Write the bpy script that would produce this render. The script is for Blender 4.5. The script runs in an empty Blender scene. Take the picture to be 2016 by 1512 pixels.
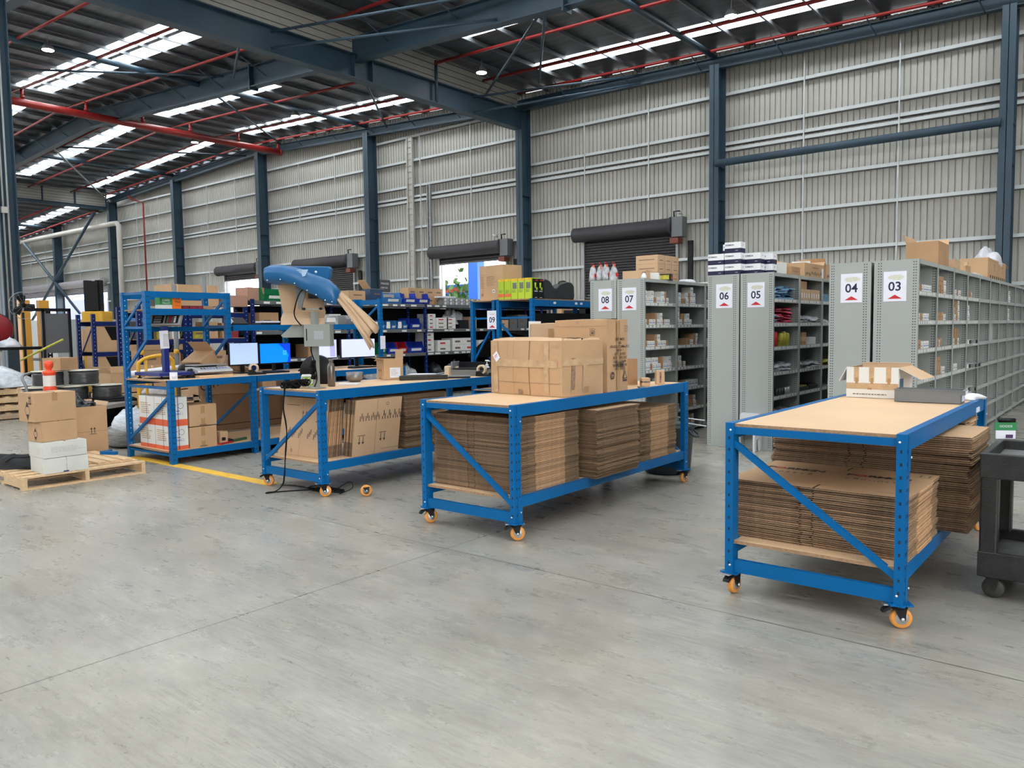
import bpy, math, random
from math import sin, cos, pi, radians
from mathutils import Vector, Matrix

C = bpy.context.scene.collection
S = bpy.context.scene

# ---------------------------------------------------------------- camera
cam_data = bpy.data.cameras.new('camera')
cam = bpy.data.objects.new('camera', cam_data)
C.objects.link(cam)
cam_data.sensor_width = 36.0
cam_data.lens = 27.452
cam_data.clip_end = 400
_f, _yaw, _p, _r = 1537.33, 0.682254, 0.0704144, -0.0134591
_fwd = Vector((-sin(_yaw)*cos(_p), cos(_yaw)*cos(_p), -sin(_p)))
_right = Vector((cos(_yaw), sin(_yaw), 0))
_up = _right.cross(_fwd)
_r2 = _right*cos(_r) + _up*sin(_r)
_u2 = -_right*sin(_r) + _up*cos(_r)
_m = Matrix((_r2, _u2, -_fwd)).transposed().to_4x4()
_m.translation = Vector((0, 0, 1.5))
cam.matrix_world = _m
S.camera = cam

# ---------------------------------------------------------------- light
world = bpy.data.worlds.new('sky')
S.world = world
world.use_nodes = True
_bg = world.node_tree.nodes['Background']
_bg.inputs[0].default_value = (1.0, 0.99, 0.965, 1)
_bg.inputs[1].default_value = 8.5
S.view_settings.view_transform = 'Standard'
S.view_settings.look = 'None'
S.view_settings.gamma = 1
S.view_settings.use_curve_mapping = False
S.view_settings.exposure = 0.0
S.cycles.use_denoising = True
S.cycles.max_bounces = 6
S.cycles.diffuse_bounces = 4
S.cycles.glossy_bounces = 3
S.cycles.transmission_bounces = 4
S.cycles.transparent_max_bounces = 6
S.cycles.sample_clamp_indirect = 6
S.cycles.caustics_reflective = False
S.cycles.caustics_refractive = False

RNG = random.Random(7)

# ---------------------------------------------------------------- materials
_mats = {}
def mat(name, col, rough=0.5, metal=0.0, var=0.0, scale=3.0, bump=0.0, bscale=40.0, col2=None, stretch=None, spec=None, emit=0.0, alpha=None, trans=0.0):
    if name in _mats: return _mats[name]
    m = bpy.data.materials.new(name); m.use_nodes = True
    nt = m.node_tree; b = nt.nodes['Principled BSDF']
    b.inputs['Base Color'].default_value = (*col, 1)
    b.inputs['Roughness'].default_value = rough
    b.inputs['Metallic'].default_value = metal
    if spec is not None: b.inputs['Specular IOR Level'].default_value = spec
    if trans: b.inputs['Transmission Weight'].default_value = trans
    if alpha is not None: b.inputs['Alpha'].default_value = alpha
    if emit:
        b.inputs['Emission Color'].default_value = (*col, 1); b.inputs['Emission Strength'].default_value = emit
    if var or col2 or bump:
        tc = nt.nodes.new('ShaderNodeTexCoord'); mp = nt.nodes.new('ShaderNodeMapping')
        nt.links.new(tc.outputs['Object'], mp.inputs[0])
        if stretch: mp.inputs['Scale'].default_value = stretch
    if var or col2:
        n = nt.nodes.new('ShaderNodeTexNoise'); n.inputs['Scale'].default_value = scale; n.inputs['Detail'].default_value = 5
        n.inputs['Roughness'].default_value = 0.6
        nt.links.new(mp.outputs[0], n.inputs['Vector'])
        r = nt.nodes.new('ShaderNodeValToRGB')
        r.color_ramp.elements[0].position = 0.32; r.color_ramp.elements[1].position = 0.68
        a = col2 if col2 else tuple(c*(1-var) for c in col)
        z = col if col2 else tuple(min(1, c*(1+var)) for c in col)
        r.color_ramp.elements[0].color = (*a, 1); r.color_ramp.elements[1].color = (*z, 1)
        nt.links.new(n.outputs['Fac'], r.inputs[0]); nt.links.new(r.outputs[0], b.inputs['Base Color'])
    if bump:
        n2 = nt.nodes.new('ShaderNodeTexNoise'); n2.inputs['Scale'].default_value = bscale; n2.inputs['Detail'].default_value = 3
        nt.links.new(mp.outputs[0], n2.inputs['Vector'])
        bm_ = nt.nodes.new('ShaderNodeBump'); bm_.inputs['Strength'].default_value = bump; bm_.inputs['Distance'].default_value = 0.01
        nt.links.new(n2.outputs['Fac'], bm_.inputs['Height']); nt.links.new(bm_.outputs[0], b.inputs['Normal'])
    _mats[name] = m
    return m

BLUE = mat('blue_powdercoat', (0.0, 0.112, 0.33), 0.42, var=0.06, scale=2, spec=0.22)
NAVY = mat('navy_powdercoat', (0.004, 0.016, 0.105), 0.45, var=0.1, spec=0.25)
RACKGREY = mat('dark_grey_steel', (0.11, 0.115, 0.12), 0.45, var=0.1)
HOLE = mat('punched_hole', (0.006, 0.012, 0.03), 0.8)
GHOLE = mat('punched_hole_grey', (0.03, 0.033, 0.035), 0.8)
BOLT = mat('zinc_bolt', (0.75, 0.78, 0.82), 0.3, 0.6)
SHELFGREY = mat('pale_grey_shelving', (0.365, 0.385, 0.37), 0.42, var=0.03, scale=1.2)
SHELFSHADE = mat('grey_shelving_painted_shade', (0.19, 0.21, 0.205), 0.5, var=0.04)  # same shelving paint, darkened to put interior shade on the back panels
BOARD = mat('particle_board_top', (0.74, 0.50, 0.30), 0.42, var=0.05, scale=1.5, bump=0.02, bscale=200)
BOARDEDGE = mat('particle_board_edge', (0.33, 0.20, 0.115), 0.85, var=0.25, scale=60)
def obj_random(m, lo=0.7, hi=1.25):
    nt = m.node_tree; b = nt.nodes['Principled BSDF']; l = b.inputs['Base Color'].links
    oi = nt.nodes.new('ShaderNodeObjectInfo'); mr = nt.nodes.new('ShaderNodeMapRange'); mr.inputs[3].default_value = lo; mr.inputs[4].default_value = hi
    nt.links.new(oi.outputs['Random'], mr.inputs[0]); x = nt.nodes.new('ShaderNodeMix'); x.data_type = 'RGBA'; x.blend_type = 'MULTIPLY'; x.inputs[0].default_value = 1
    if l: nt.links.new(l[0].from_socket, x.inputs[6])
    else: x.inputs[6].default_value = b.inputs['Base Color'].default_value
    nt.links.new(mr.outputs[0], x.inputs[7]); nt.links.new(x.outputs[2], b.inputs['Base Color'])
WHITE = mat('white_gloss', (0.82, 0.83, 0.86), 0.4)
PAPER = mat('white_paper', (0.78, 0.79, 0.88), 0.6, var=0.02)
INKNAVY = mat('navy_ink', (0.01, 0.012, 0.05), 0.6)
INKRED = mat('red_ink', (0.55, 0.02, 0.03), 0.6)
INK = mat('black_ink', (0.05, 0.035, 0.03), 0.8)
INKSOFT = mat('faded_ink', (0.17, 0.11, 0.08), 0.8)
BLACK = mat('black_plastic', (0.008, 0.008, 0.010), 0.42, var=0.2, spec=0.25)
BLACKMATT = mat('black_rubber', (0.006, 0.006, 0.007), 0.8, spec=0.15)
GREYPL = mat('grey_plastic', (0.16, 0.17, 0.18), 0.45)
ORANGEW = mat('orange_polyurethane', (0.80, 0.33, 0.07), 0.35, var=0.08)
ALU = mat('brushed_aluminium', (0.55, 0.56, 0.58), 0.35, 0.8)
KRAFT = mat('kraft_cardboard', (0.50, 0.315, 0.175), 0.72, var=0.07, scale=2.5, bump=0.05, bscale=30)
KRAFT2 = mat('pale_kraft_cardboard', (0.56, 0.37, 0.225), 0.72, var=0.06, scale=2.0, bump=0.05, bscale=25)
KRAFT3 = mat('brown_cardboard', (0.40, 0.235, 0.125), 0.75, var=0.08, scale=3.0)
KRAFTPALE = mat('cream_cardboard', (0.66, 0.53, 0.36), 0.7, var=0.04)
KEDGE = mat('corrugated_edge', (0.235, 0.15, 0.095), 0.9, var=0.3, scale=55)
obj_random(KEDGE, 0.6, 1.45)
KFOLD = mat('folded_cardboard_edge', (0.55, 0.33, 0.18), 0.8, var=0.12, scale=25)
obj_random(KFOLD, 0.75, 1.2)
KSLIT = mat('cardboard_gap', (0.05, 0.03, 0.02), 0.95)
KTAPE = mat('brown_packing_tape', (0.42, 0.25, 0.12), 0.25)
CTAPE = mat('clear_packing_tape', (0.53, 0.36, 0.215), 0.15, var=0.14, scale=12, bump=0.3, bscale=25)
CARTONWHITE = mat('white_carton', (0.72, 0.72, 0.70), 0.6, var=0.03)
PINE = mat('pine_timber', (0.66, 0.46, 0.27), 0.7, var=0.14, scale=5, stretch=(1, 6, 6), bump=0.1, bscale=40)
PINEDARK = mat('weathered_timber', (0.42, 0.30, 0.20), 0.8, var=0.2, scale=5, stretch=(1, 6, 6))
STEELBLUE = mat('slate_blue_steel', (0.035, 0.070, 0.105), 0.48, var=0.15, scale=0.8)
GALV = mat('galvanised_steel', (0.36, 0.375, 0.39), 0.4, 0.35, var=0.08, scale=2)
PURLIN = mat('galvanised_purlin', (0.22, 0.235, 0.255), 0.45, 0.45, var=0.12, scale=1)
REDPIPE = mat('red_painted_pipe', (0.27, 0.014, 0.013), 0.38, var=0.1)
DRUM = mat('charcoal_roller_shutter', (0.045, 0.043, 0.050), 0.5, var=0.08)
FILM = mat('stretch_film', (0.62, 0.66, 0.72), 0.22, var=0.22, scale=9, stretch=(1, 1, 3), bump=0.7, bscale=22)
YELLOW = mat('yellow_paint', (0.75, 0.45, 0.02), 0.45)
SCREEN_W = None

# ---------------------------------------------------------------- mesh builder
class MB:
    def __init__(s): s.v = []; s.f = []; s.mi = []; s.mats = []; s.sm = []
    def m(s, mt):
        if mt not in s.mats: s.mats.append(mt)
        return s.mats.index(mt)
    def add(s, vs, fs, mt, smooth=False):
        o = len(s.v); k = s.m(mt); s.v += [tuple(v) for v in vs]
        for f in fs: s.f.append(tuple(o+i for i in f)); s.mi.append(k); s.sm.append(smooth)
    def box(s, x0, x1, y0, y1, z0, z1, mt, M=None, top=None):
        vs = [(x0,y0,z0),(x1,y0,z0),(x1,y1,z0),(x0,y1,z0),(x0,y0,z1),(x1,y0,z1),(x1,y1,z1),(x0,y1,z1)]
        if M is not None: vs = [M @ Vector(v) for v in vs]
        F = [(0,3,2,1),(4,5,6,7),(0,1,5,4),(1,2,6,5),(2,3,7,6),(3,0,4,7)]
        if top is None: s.add(vs, F, mt)
        else:
            s.add(vs, F[:1]+F[2:], mt); s.add(vs, F[1:2], top)
    def bar(s, p, q, w, h, mt, up=(0,0,1)):
        p = Vector(p); q = Vector(q); d = (q-p).normalized(); u = Vector(up)
        if abs(d.dot(u)) > 0.98: u = Vector((1,0,0))
        a = d.cross(u).normalized()*w/2; b = a.cross(d).normalized()*h/2
        vs = [p-a-b,p+a-b,p+a+b,p-a+b,q-a-b,q+a-b,q+a+b,q-a+b]
        s.add(vs, [(0,1,2,3),(7,6,5,4),(0,4,5,1),(1,5,6,2),(2,6,7,3),(3,7,4,0)], mt)
    def tube(s, path, r, mt, n=8, closed=False, radii=None):
        P = [Vector(p) for p in path]; rings = []; prev = None
        for i, p in enumerate(P):
            if closed: d = (P[(i+1) % len(P)]-P[i-1]).normalized()
            else: d = (P[min(i+1, len(P)-1)]-P[max(i-1, 0)]).normalized()
            if prev is None:
                u = Vector((0,0,1)) if abs(d.z) < 0.9 else Vector((1,0,0))
                a = d.cross(u).normalized()
            else: a = (prev-d*prev.dot(d)).normalized()
            prev = a; b = d.cross(a); rr = radii[i] if radii else r
            rings.append([p+(a*cos(t)+b*sin(t))*rr for t in [2*pi*k/n for k in range(n)]])
        vs = [v for R in rings for v in R]; fs = []
        L = len(P)
        for i in range(L if closed else L-1):
            j = (i+1) % L
            for k in range(n): fs.append((i*n+k, i*n+(k+1) % n, j*n+(k+1) % n, j*n+k))
        if not closed: fs += [tuple(range(n))[::-1], tuple((L-1)*n+k for k in range(n))]
        s.add(vs, fs, mt, True)
    def lathe(s, prof, mt, n=24, c=(0,0,0), axis='z', cap=True, M=None, smooth=True):
        vs = []
        for r, z in prof:
            for k in range(n):
                t = 2*pi*k/n
                if axis == 'z': v = (c[0]+r*cos(t), c[1]+r*sin(t), c[2]+z)
                elif axis == 'x': v = (c[0]+z, c[1]+r*cos(t), c[2]+r*sin(t))
                else: v = (c[0]+r*cos(t), c[1]+z, c[2]-r*sin(t))
                vs.append(M @ Vector(v) if M is not None else v)
        fs = []
        for i in range(len(prof)-1):
            for k in range(n): fs.append((i*n+k, i*n+(k+1) % n, (i+1)*n+(k+1) % n, (i+1)*n+k))
        if cap: fs += [tuple(range(n))[::-1], tuple((len(prof)-1)*n+k for k in range(n))]
        s.add(vs, fs, mt, smooth)
    def prism(s, poly, t0, t1, mt, axis='y', M=None):
        def P(a, b, t): return (a, t, b) if axis == 'y' else ((t, a, b) if axis == 'x' else (a, b, t))
        n = len(poly); vs = [P(a, b, t0) for a, b in poly]+[P(a, b, t1) for a, b in poly]
        if M is not None: vs = [M @ Vector(v) for v in vs]
        fs = [tuple(range(n)), tuple(range(n, 2*n))[::-1]]+[(i, n+i, n+(i+1) % n, (i+1) % n) for i in range(n)]
        s.add(vs, fs, mt)
    def quad(s, a, b, c, d, mt): s.add([a,b,c,d], [(0,1,2,3)], mt)
    def rect(s, o, u, v, a, b, w, h, mt):      # flat mark on a face: origin, unit axes, offset, size
        o = Vector(o)+u*a+v*b
        s.add([o, o+u*w, o+u*w+v*h, o+v*h], [(0,1,2,3)], mt)
    def text(s, txt, size, mt, M, bold=0.0):
        vs, fs = text_mesh(txt, size, bold); s.add([M @ v for v in vs], fs, mt)
    def build(s, name, parent=None, loc=None, bevel=0.0, seg=1, rotz=0.0):
        me = bpy.data.meshes.new(name); me.from_pydata(s.v, [], s.f)
        for mt in s.mats: me.materials.append(mt)
        me.polygons.foreach_set('material_index', s.mi); me.polygons.foreach_set('use_smooth', s.sm)
        me.update()
        o = bpy.data.objects.new(name, me); C.objects.link(o)
        if parent is not None: o.parent = parent
        if loc is not None: o.location = loc
        if rotz: o.rotation_euler = (0, 0, rotz)
        if bevel:
            b = o.modifiers.new('soft_edges', 'BEVEL'); b.width = bevel; b.segments = seg; b.limit_method = 'ANGLE'
            b.angle_limit = radians(50)
        return o

_tc = {}
def text_mesh(txt, size, bold=0.0):
    k = (txt, size, bold)
    if k in _tc: return _tc[k]
    cu = bpy.data.curves.new('lettering', 'FONT'); cu.body = txt; cu.size = size; cu.offset = bold
    cu.align_x = 'CENTER'; cu.align_y = 'CENTER'; cu.resolution_u = 3
    ob = bpy.data.objects.new('lettering', cu); C.objects.link(ob)
    me = bpy.data.meshes.new_from_object(ob.evaluated_get(bpy.context.evaluated_depsgraph_get()))
    r = ([v.co.copy() for v in me.vertices], [tuple(p.vertices) for p in me.polygons])
    bpy.data.objects.remove(ob); bpy.data.curves.remove(cu); bpy.data.meshes.remove(me)
    _tc[k] = r
    return r

def facing(o, u, v):        # matrix putting text (x right, y up) on a face at o with right axis u and up axis v
    u = Vector(u).normalized(); v = Vector(v).normalized(); n = u.cross(v)
    M = Matrix((u, v, n)).transposed().to_4x4(); M.translation = Vector(o); return M

_DG = ['zero', 'one', 'two', 'three', 'four', 'five', 'six', 'seven', 'eight', 'nine']
def say(t):
    for k in range(10): t = t.replace('0%d' % k, 'zero-'+_DG[k])
    return t
def tag(o, label, cat, group=None, kind=None):
    o['label'] = say(label); o['category'] = cat
    if group: o['group'] = group
    if kind: o['kind'] = kind
    return o
def thing(name, label, cat, loc=(0,0,0), rotz=0.0, group=None):
    o = bpy.data.objects.new(name, None); C.objects.link(o); o.location = loc; o.rotation_euler = (0,0,rotz)
    o.empty_display_size = 0.1
    return tag(o, label, cat, group)
def struct(mb, name, label=None, **k):
    o = mb.build(name, **k); o['kind'] = 'structure'
    if label: o['label'] = label
    return o
def sgroup(name, label):
    o = bpy.data.objects.new(name, None); C.objects.link(o); o['kind'] = 'structure'; o['label'] = label; return o
KIDS = {}
def dup(root, loc, rotz=None, label=None, group=None):
    r = root.copy(); C.objects.link(r); r.location = loc
    if rotz is not None: r.rotation_euler = (0, 0, rotz)
    if label: r['label'] = say(label)
    if group: r['group'] = group
    for ch in list(root.children):
        c = ch.copy(); C.objects.link(c); c.parent = r
        for g in list(ch.children):
            d = g.copy(); C.objects.link(d); d.parent = c
    return r
UX, UY, UZ = Vector((1,0,0)), Vector((0,1,0)), Vector((0,0,1))
# ================================================================ SETTING
WALLY = 28.0
def roofz(x):
    xs = [-95, -62, -42, -21.5, 0, 30]; zs = [10.6, 12.15, 12.95, 11.95, 11.3, 10.4]
    for i in range(5):
        if x <= xs[i+1]: return zs[i]+(zs[i+1]-zs[i])*(x-xs[i])/(xs[i+1]-xs[i])
    return zs[-1]

# ---- floor: polished concrete, power-trowel mottling, tyre scuffs and saw-cut joints
def floor_mat():
    m = bpy.data.materials.new('polished_concrete'); m.use_nodes = True; nt = m.node_tree; N = nt.nodes; L = nt.links
    b = N['Principled BSDF']; tc = N.new('ShaderNodeTexCoord')
    def noise(scale, det=5, stretch=None, rot=0, rough=0.6):
        mp = N.new('ShaderNodeMapping'); L.new(tc.outputs['Object'], mp.inputs[0])
        if stretch: mp.inputs['Scale'].default_value = stretch
        mp.inputs['Rotation'].default_value = (0, 0, rot)
        n = N.new('ShaderNodeTexNoise'); n.inputs['Scale'].default_value = scale; n.inputs['Detail'].default_value = det
        n.inputs['Roughness'].default_value = rough
        L.new(mp.outputs[0], n.inputs['Vector']); return n.outputs['Fac']
    def ramp(f, p0, c0, p1, c1):
        r = N.new('ShaderNodeValToRGB'); r.color_ramp.elements[0].position = p0; r.color_ramp.elements[1].position = p1
        r.color_ramp.elements[0].color = (*c0, 1); r.color_ramp.elements[1].color = (*c1, 1); L.new(f, r.inputs[0]); return r.outputs[0]
    def mix(a, bb, fac, mode='MULTIPLY'):
        x = N.new('ShaderNodeMix'); x.data_type = 'RGBA'; x.blend_type = mode
        if isinstance(fac, float): x.inputs[0].default_value = fac
        else: L.new(fac, x.inputs[0])
        L.new(a, x.inputs[6]); L.new(bb, x.inputs[7]); return x.outputs[2]
    base = ramp(noise(0.45, 6), 0.30, (0.305, 0.292, 0.262), 0.70, (0.440, 0.420, 0.375))
    tint = ramp(noise(0.8, 4, (1, 1.6, 1)), 0.35, (0.96, 0.97, 1.0), 0.65, (1.0, 0.985, 0.935))
    c = mix(base, tint, 0.9)
    cl = ramp(noise(1.7, 7, (0.8, 2.2, 1), 0.12, 0.68), 0.30, (0.72, 0.715, 0.71), 0.62, (1.04, 1.04, 1.04)); c = mix(c, cl, 0.85)
    fine = ramp(noise(9, 8, (1, 3.2, 1), 0.1, 0.75), 0.30, (0.74, 0.73, 0.72), 0.66, (1.06, 1.06, 1.05)); c = mix(c, fine, 0.8)
    mask = ramp(noise(0.7, 3), 0.38, (0.25, 0.25, 0.25), 0.62, (1, 1, 1))
    for k, (sc, st, ro, p0, p1, dk, am) in enumerate([(2.2, (1.3, 26, 1), 0.06, 0.30, 0.54, 0.50, 0.85), (3.0, (1.2, 40, 1), -0.16, 0.28, 0.42, 0.42, 0.8), (3.0, (1.1, 46, 1), 0.30, 0.28, 0.39, 0.42, 0.75), (3.5, (34, 1.2, 1), 0.15, 0.24, 0.34, 0.55, 0.5), (4.0, (1.4, 40, 1), 0.75, 0.24, 0.33, 0.5, 0.5)]):
        s = ramp(noise(sc, 6, st, ro, 0.78), p0, (dk, dk, dk*0.99), p1, (1, 1, 1))
        s2 = mix(c, s, am); x = N.new('ShaderNodeMix'); x.data_type = 'RGBA'; x.blend_type = 'MIX'; L.new(mask, x.inputs[0]); L.new(c, x.inputs[6]); L.new(s2, x.inputs[7]); c = x.outputs[2]
    sp = ramp(noise(16, 2, None, 0, 0.5), 0.225, (0.45, 0.42, 0.38), 0.245, (1, 1, 1)); c = mix(c, sp, 0.8)
    # joints: thin lines at x = -3.69 + 7.5 n and y = 11.3 + 7.5 n
    sep = N.new('ShaderNodeSeparateXYZ'); L.new(tc.outputs['Object'], sep.inputs[0])
    def M(op, a, v=None):
        q = N.new('ShaderNodeMath'); q.operation = op
        L.new(a, q.inputs[0]) if not isinstance(a, float) else None
        if v is not None:
            if isinstance(v, float): q.inputs[1].default_value = v
            else: L.new(v, q.inputs[1])
        return q.outputs[0]
    js = []
    for ax, off in ((0, 3.69), (1, -11.3)):
        t = M('ADD', sep.outputs[ax], off); t = M('PINGPONG', t, 3.75); js.append(M('LESS_THAN', t, 0.0045))
    j = M('MAXIMUM', js[0], js[1])
    dark = N.new('ShaderNodeRGB'); dark.outputs[0].default_value = (0.30, 0.28, 0.25, 1)
    c = mix(c, dark.outputs[0], j)
    L.new(c, b.inputs['Base Color'])
    rr = ramp(noise(2.5, 8, (1, 2.5, 1), 0.1, 0.7), 0.3, (0.42, 0.42, 0.42), 0.7, (0.20, 0.20, 0.20)); L.new(rr, b.inputs['Roughness'])
    b.inputs['Specular IOR Level'].default_value = 0.75
    bp = N.new('ShaderNodeBump'); bp.inputs['Strength'].default_value = 0.10; bp.inputs['Distance'].default_value = 0.02
    L.new(noise(7, 5), bp.inputs['Height']); L.new(bp.outputs[0], b.inputs['Normal'])
    return m
fb = MB(); fb.box(-95, 22, -14.2, WALLY, -0.3, 0, floor_mat()); struct(fb, 'floor', 'polished grey concrete slab with scuffs and a saw-cut joint')
gb = MB(); gb.box(-110, 40, WALLY, 70, -0.4, -0.05, mat('outside_asphalt', (0.12,0.12,0.12), 0.9)); struct(gb, 'ground', 'pale yard surface outside the roller doors')
yl = MB(); yl.box(-9.6, -6.66, 4.36, 4.49, 0.0, 0.004, mat('yellow_floor_tape', (0.80,0.47,0.05), 0.5, var=0.12, scale=8)); struct(yl, 'trim_1', 'yellow line marked on the concrete floor')

# ---- corrugated wall with door openings
WALLM = mat('grey_corrugated_cladding', (0.49, 0.485, 0.45), 0.42, 0.0, var=0.05, scale=0.6)
DOORS = [(-18.57, -14.31, 5.38, 5.40), (-27.08, -22.88, 5.25, 4.72), (-38.12, -33.6, 5.35, 5.36), (-46.44, -42.19, 5.45, 4.86), (-72.2, -63.2, 5.60, 4.86), (-81.0, -72.9, 5.60, 4.88)]
DTOP = 5.05
def wtop(x): return roofz(x)+(-0.9 if x < -61.5 else 0)-0.055
def corr(mb, x0, x1, z0, z1, mt, pitch=0.1905, y=WALLY, d=0.05):
    xs = []; x = x0
    while x < x1-1e-6:
        for a, q in ((0, 0), (0.148, 0), (0.156, 1), (0.180, 1)):
            if x+a < x1: xs.append((x+a, q))
        x += pitch
    xs.append((x1, 0))
    vs = []; fs = []
    for xx, q in xs:
        zt = z1(xx) if callable(z1) else z1
        vs += [(xx, y+q*d, z0), (xx, y+q*d, zt)]
    for i in range(len(xs)-1): fs.append((2*i, 2*i+2, 2*i+3, 2*i+1))
    mb.add(vs, fs, mt)
wb = MB(); edges = sorted(DOORS); cur = -95.0
for (a, b_, zr, zc) in edges:
    corr(wb, cur, a, 0, wtop, WALLM)
    corr(wb, a, b_, DTOP, wtop, WALLM); cur = b_
corr(wb, cur, 22, 0, wtop, WALLM)
for (a, b_, zr, zc) in edges: wb.box(a-0.02, a, 27.98, 28.2, 0, DTOP, GALV); wb.box(b_, b_+0.02, 27.98, 28.2, 0, DTOP, GALV)
struct(wb, 'wall_back', 'tall grey corrugated metal wall with roller doors')
lw = MB(); lw.box(-95.2, -95, 0, 28, 0, 11, mat('pale_end_wall', (0.62,0.62,0.64), 0.6, var=0.05)); struct(lw, 'wall_left', 'pale end wall far down the shed')
nw = MB(); nw.box(-95, 22, -14.2, -14, 0, 10.2, WALLM); struct(nw, 'wall_front_blocker', 'unseen near-side wall added to cut front light')  # added behind the camera to keep sky light off front faces
rw = MB(); corr(rw, -2, 28, 0, 10.9, WALLM); o = struct(rw, 'wall_right', 'grey corrugated side wall'); o.rotation_euler = (0, 0, -pi/2); o.location = (22-28, 28-2+1, 0); o.location = (-6.0, 26.0, 0)

BRIGHT = mat('bright_zinc_steel', (0.62, 0.66, 0.68), 0.35, 0.1, var=0.05)
# girts: front lip + horizontal web, one object per height; hanging rods between them
GZ = [11.10, 9.92, 8.65, 8.13, 7.92, 6.60, 5.45, 4.03, 2.6, 1.3]
COLX = [6.4, -3.38, -12.45, -21.5, -31.6, -41.4, -51.4, -61.0, -71.3, -81.3]
n = 0
for gz in GZ:
    g = MB(); segs = []
    if gz > 10.6: segs = [(-95, 8)]
    elif gz > DTOP: segs = [(-95, 22)]
    else:
        cur = -95
        for (a, b_, *_r) in edges: segs.append((cur, a)); cur = b_
        segs.append((cur, 22))
    for a, b_ in segs:
        # the top girt stops where the roof drops below it
        if b_-a < 0.05: continue
        g.box(a, b_, 27.78, 27.79, gz, gz+0.11, BRIGHT); g.box(a, b_, 27.79, 28.0, gz-0.004, gz+0.004, PURLIN)  # web coloured darker than the lip to imitate shade under the girt
    n += 1; struct(g, 'trim_%d' % (n+1), 'galvanised horizontal girt along the back wall')
for i in range(len(COLX)-1):
    for t in (1/3, 2/3):
        x = COLX[i]+(COLX[i+1]-COLX[i])*t
        g = MB(); zt = min(roofz(x)-0.9, 11.1); zb = 5.5
        g.box(x-0.02, x+0.02, 27.74, 27.78, zb if any(a < x < b_ for a, b_, *_r in edges) else 1.3, zt, BRIGHT)
        n += 1; struct(g, 'trim_%d' % (n+1), 'thin galvanised bridging rod between girts')

# ---- columns (I-sections), wall head beams, girders, rafters
def isec(mb, x, y, z0, z1, wx, dy, t=0.02, mt=STEELBLUE):     # vertical column, flanges facing -y / +y
    mb.box(x-wx/2, x+wx/2, y-dy/2, y-dy/2+t, z0, z1, mt); mb.box(x-wx/2, x+wx/2, y+dy/2-t, y+dy/2, z0, z1, mt)
    mb.box(x-t/2, x+t/2, y-dy/2, y+dy/2, z0, z1, mt)
for i, x in enumerate(COLX):
    c = MB(); zt = roofz(x)-0.75
    isec(c, x, 27.45, 0, zt, 0.36, 0.62)
    for z in (7.3, 6.1, 4.6): c.box(x-0.17, x+0.17, 27.16, 27.74, z, z+0.02, STEELBLUE)
    c.box(x-0.22, x+0.22, 27.1, 27.8, 0, 0.03, STEELBLUE)
    struct(c, 'column_%d' % (i+1), 'slate blue steel column against the corrugated wall')
def beam_path(mb, pts, depth, w, t=0.03, mt=STEELBLUE):       # pts: bottom line (x,y,z)
    for p, q in zip(pts[:-1], pts[1:]):
        p = Vector(p); q = Vector(q)
        mb.bar(p+UZ*t/2, q+UZ*t/2, w, t, mt); mb.bar(p+UZ*(depth-t/2), q+UZ*(depth-t/2), w, t, mt)
        mb.bar(p+UZ*depth/2, q+UZ*depth/2, t, depth-2*t, mt)
b = MB(); beam_path(b, [(22, 27.4, 10.2), (-3.4, 27.4, 10.62), (-21.5, 27.4, 11.0), (-42, 27.4, 12.05), (-62, 27.4, 11.3), (-95, 27.4, 9.9)], 0.42, 0.25); struct(b, 'beam_1', 'slate blue steel beam along the head of the wall')
b = MB(); beam_path(b, [(-21.5, 27.1, 10.12), (-21.5, -4, 10.12)], 0.83, 0.42, 0.035)
for y in (27.0, 18.75, 17.95, 8.0): b.box(-21.7, -21.3, y-0.012, y+0.012, 10.15, 10.9, STEELBLUE)
for y in (18.35, 18.75): b.box(-21.68, -21.25, y-0.03, y+0.03, 10.9, 11.3, STEELBLUE)
struct(b, 'beam_2', 'deep slate blue girder running to the wall column')
b = MB(); beam_path(b, [(22, 18.1, 8.4), (-12.6, 18.1, 10.22)], 0.86, 0.34); beam_path(b, [(-12.6, 18.1, 10.22), (-21.5, 18.1, 10.72), (-42, 18.1, 11.98), (-61, 18.1, 11.05)], 0.80, 0.34)
b.box(-12.64, -12.58, 17.9, 18.3, 10.1, 11.2, STEELBLUE); b.box(-27.64, -27.56, 17.9, 18.3, 11.0, 11.95, STEELBLUE)
struct(b, 'beam_3', 'slate blue rafter crossing over the deep girder')
b = MB(); beam_path(b, [(-61, 18.1, 11.05), (-78, 18.1, 10.2), (-95, 18.1, 9.5)], 0.7, 0.3); struct(b, 'beam_4', 'slate blue rafter of the lower roof bay beyond the step')
b = MB(); beam_path(b, [(-21.5, 9.0, 10.72), (-42, 9.0, 11.98), (-61, 9.0, 11.05)], 0.78, 0.34); struct(b, 'beam_5', 'slate blue rafter hidden behind the near column')
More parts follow.
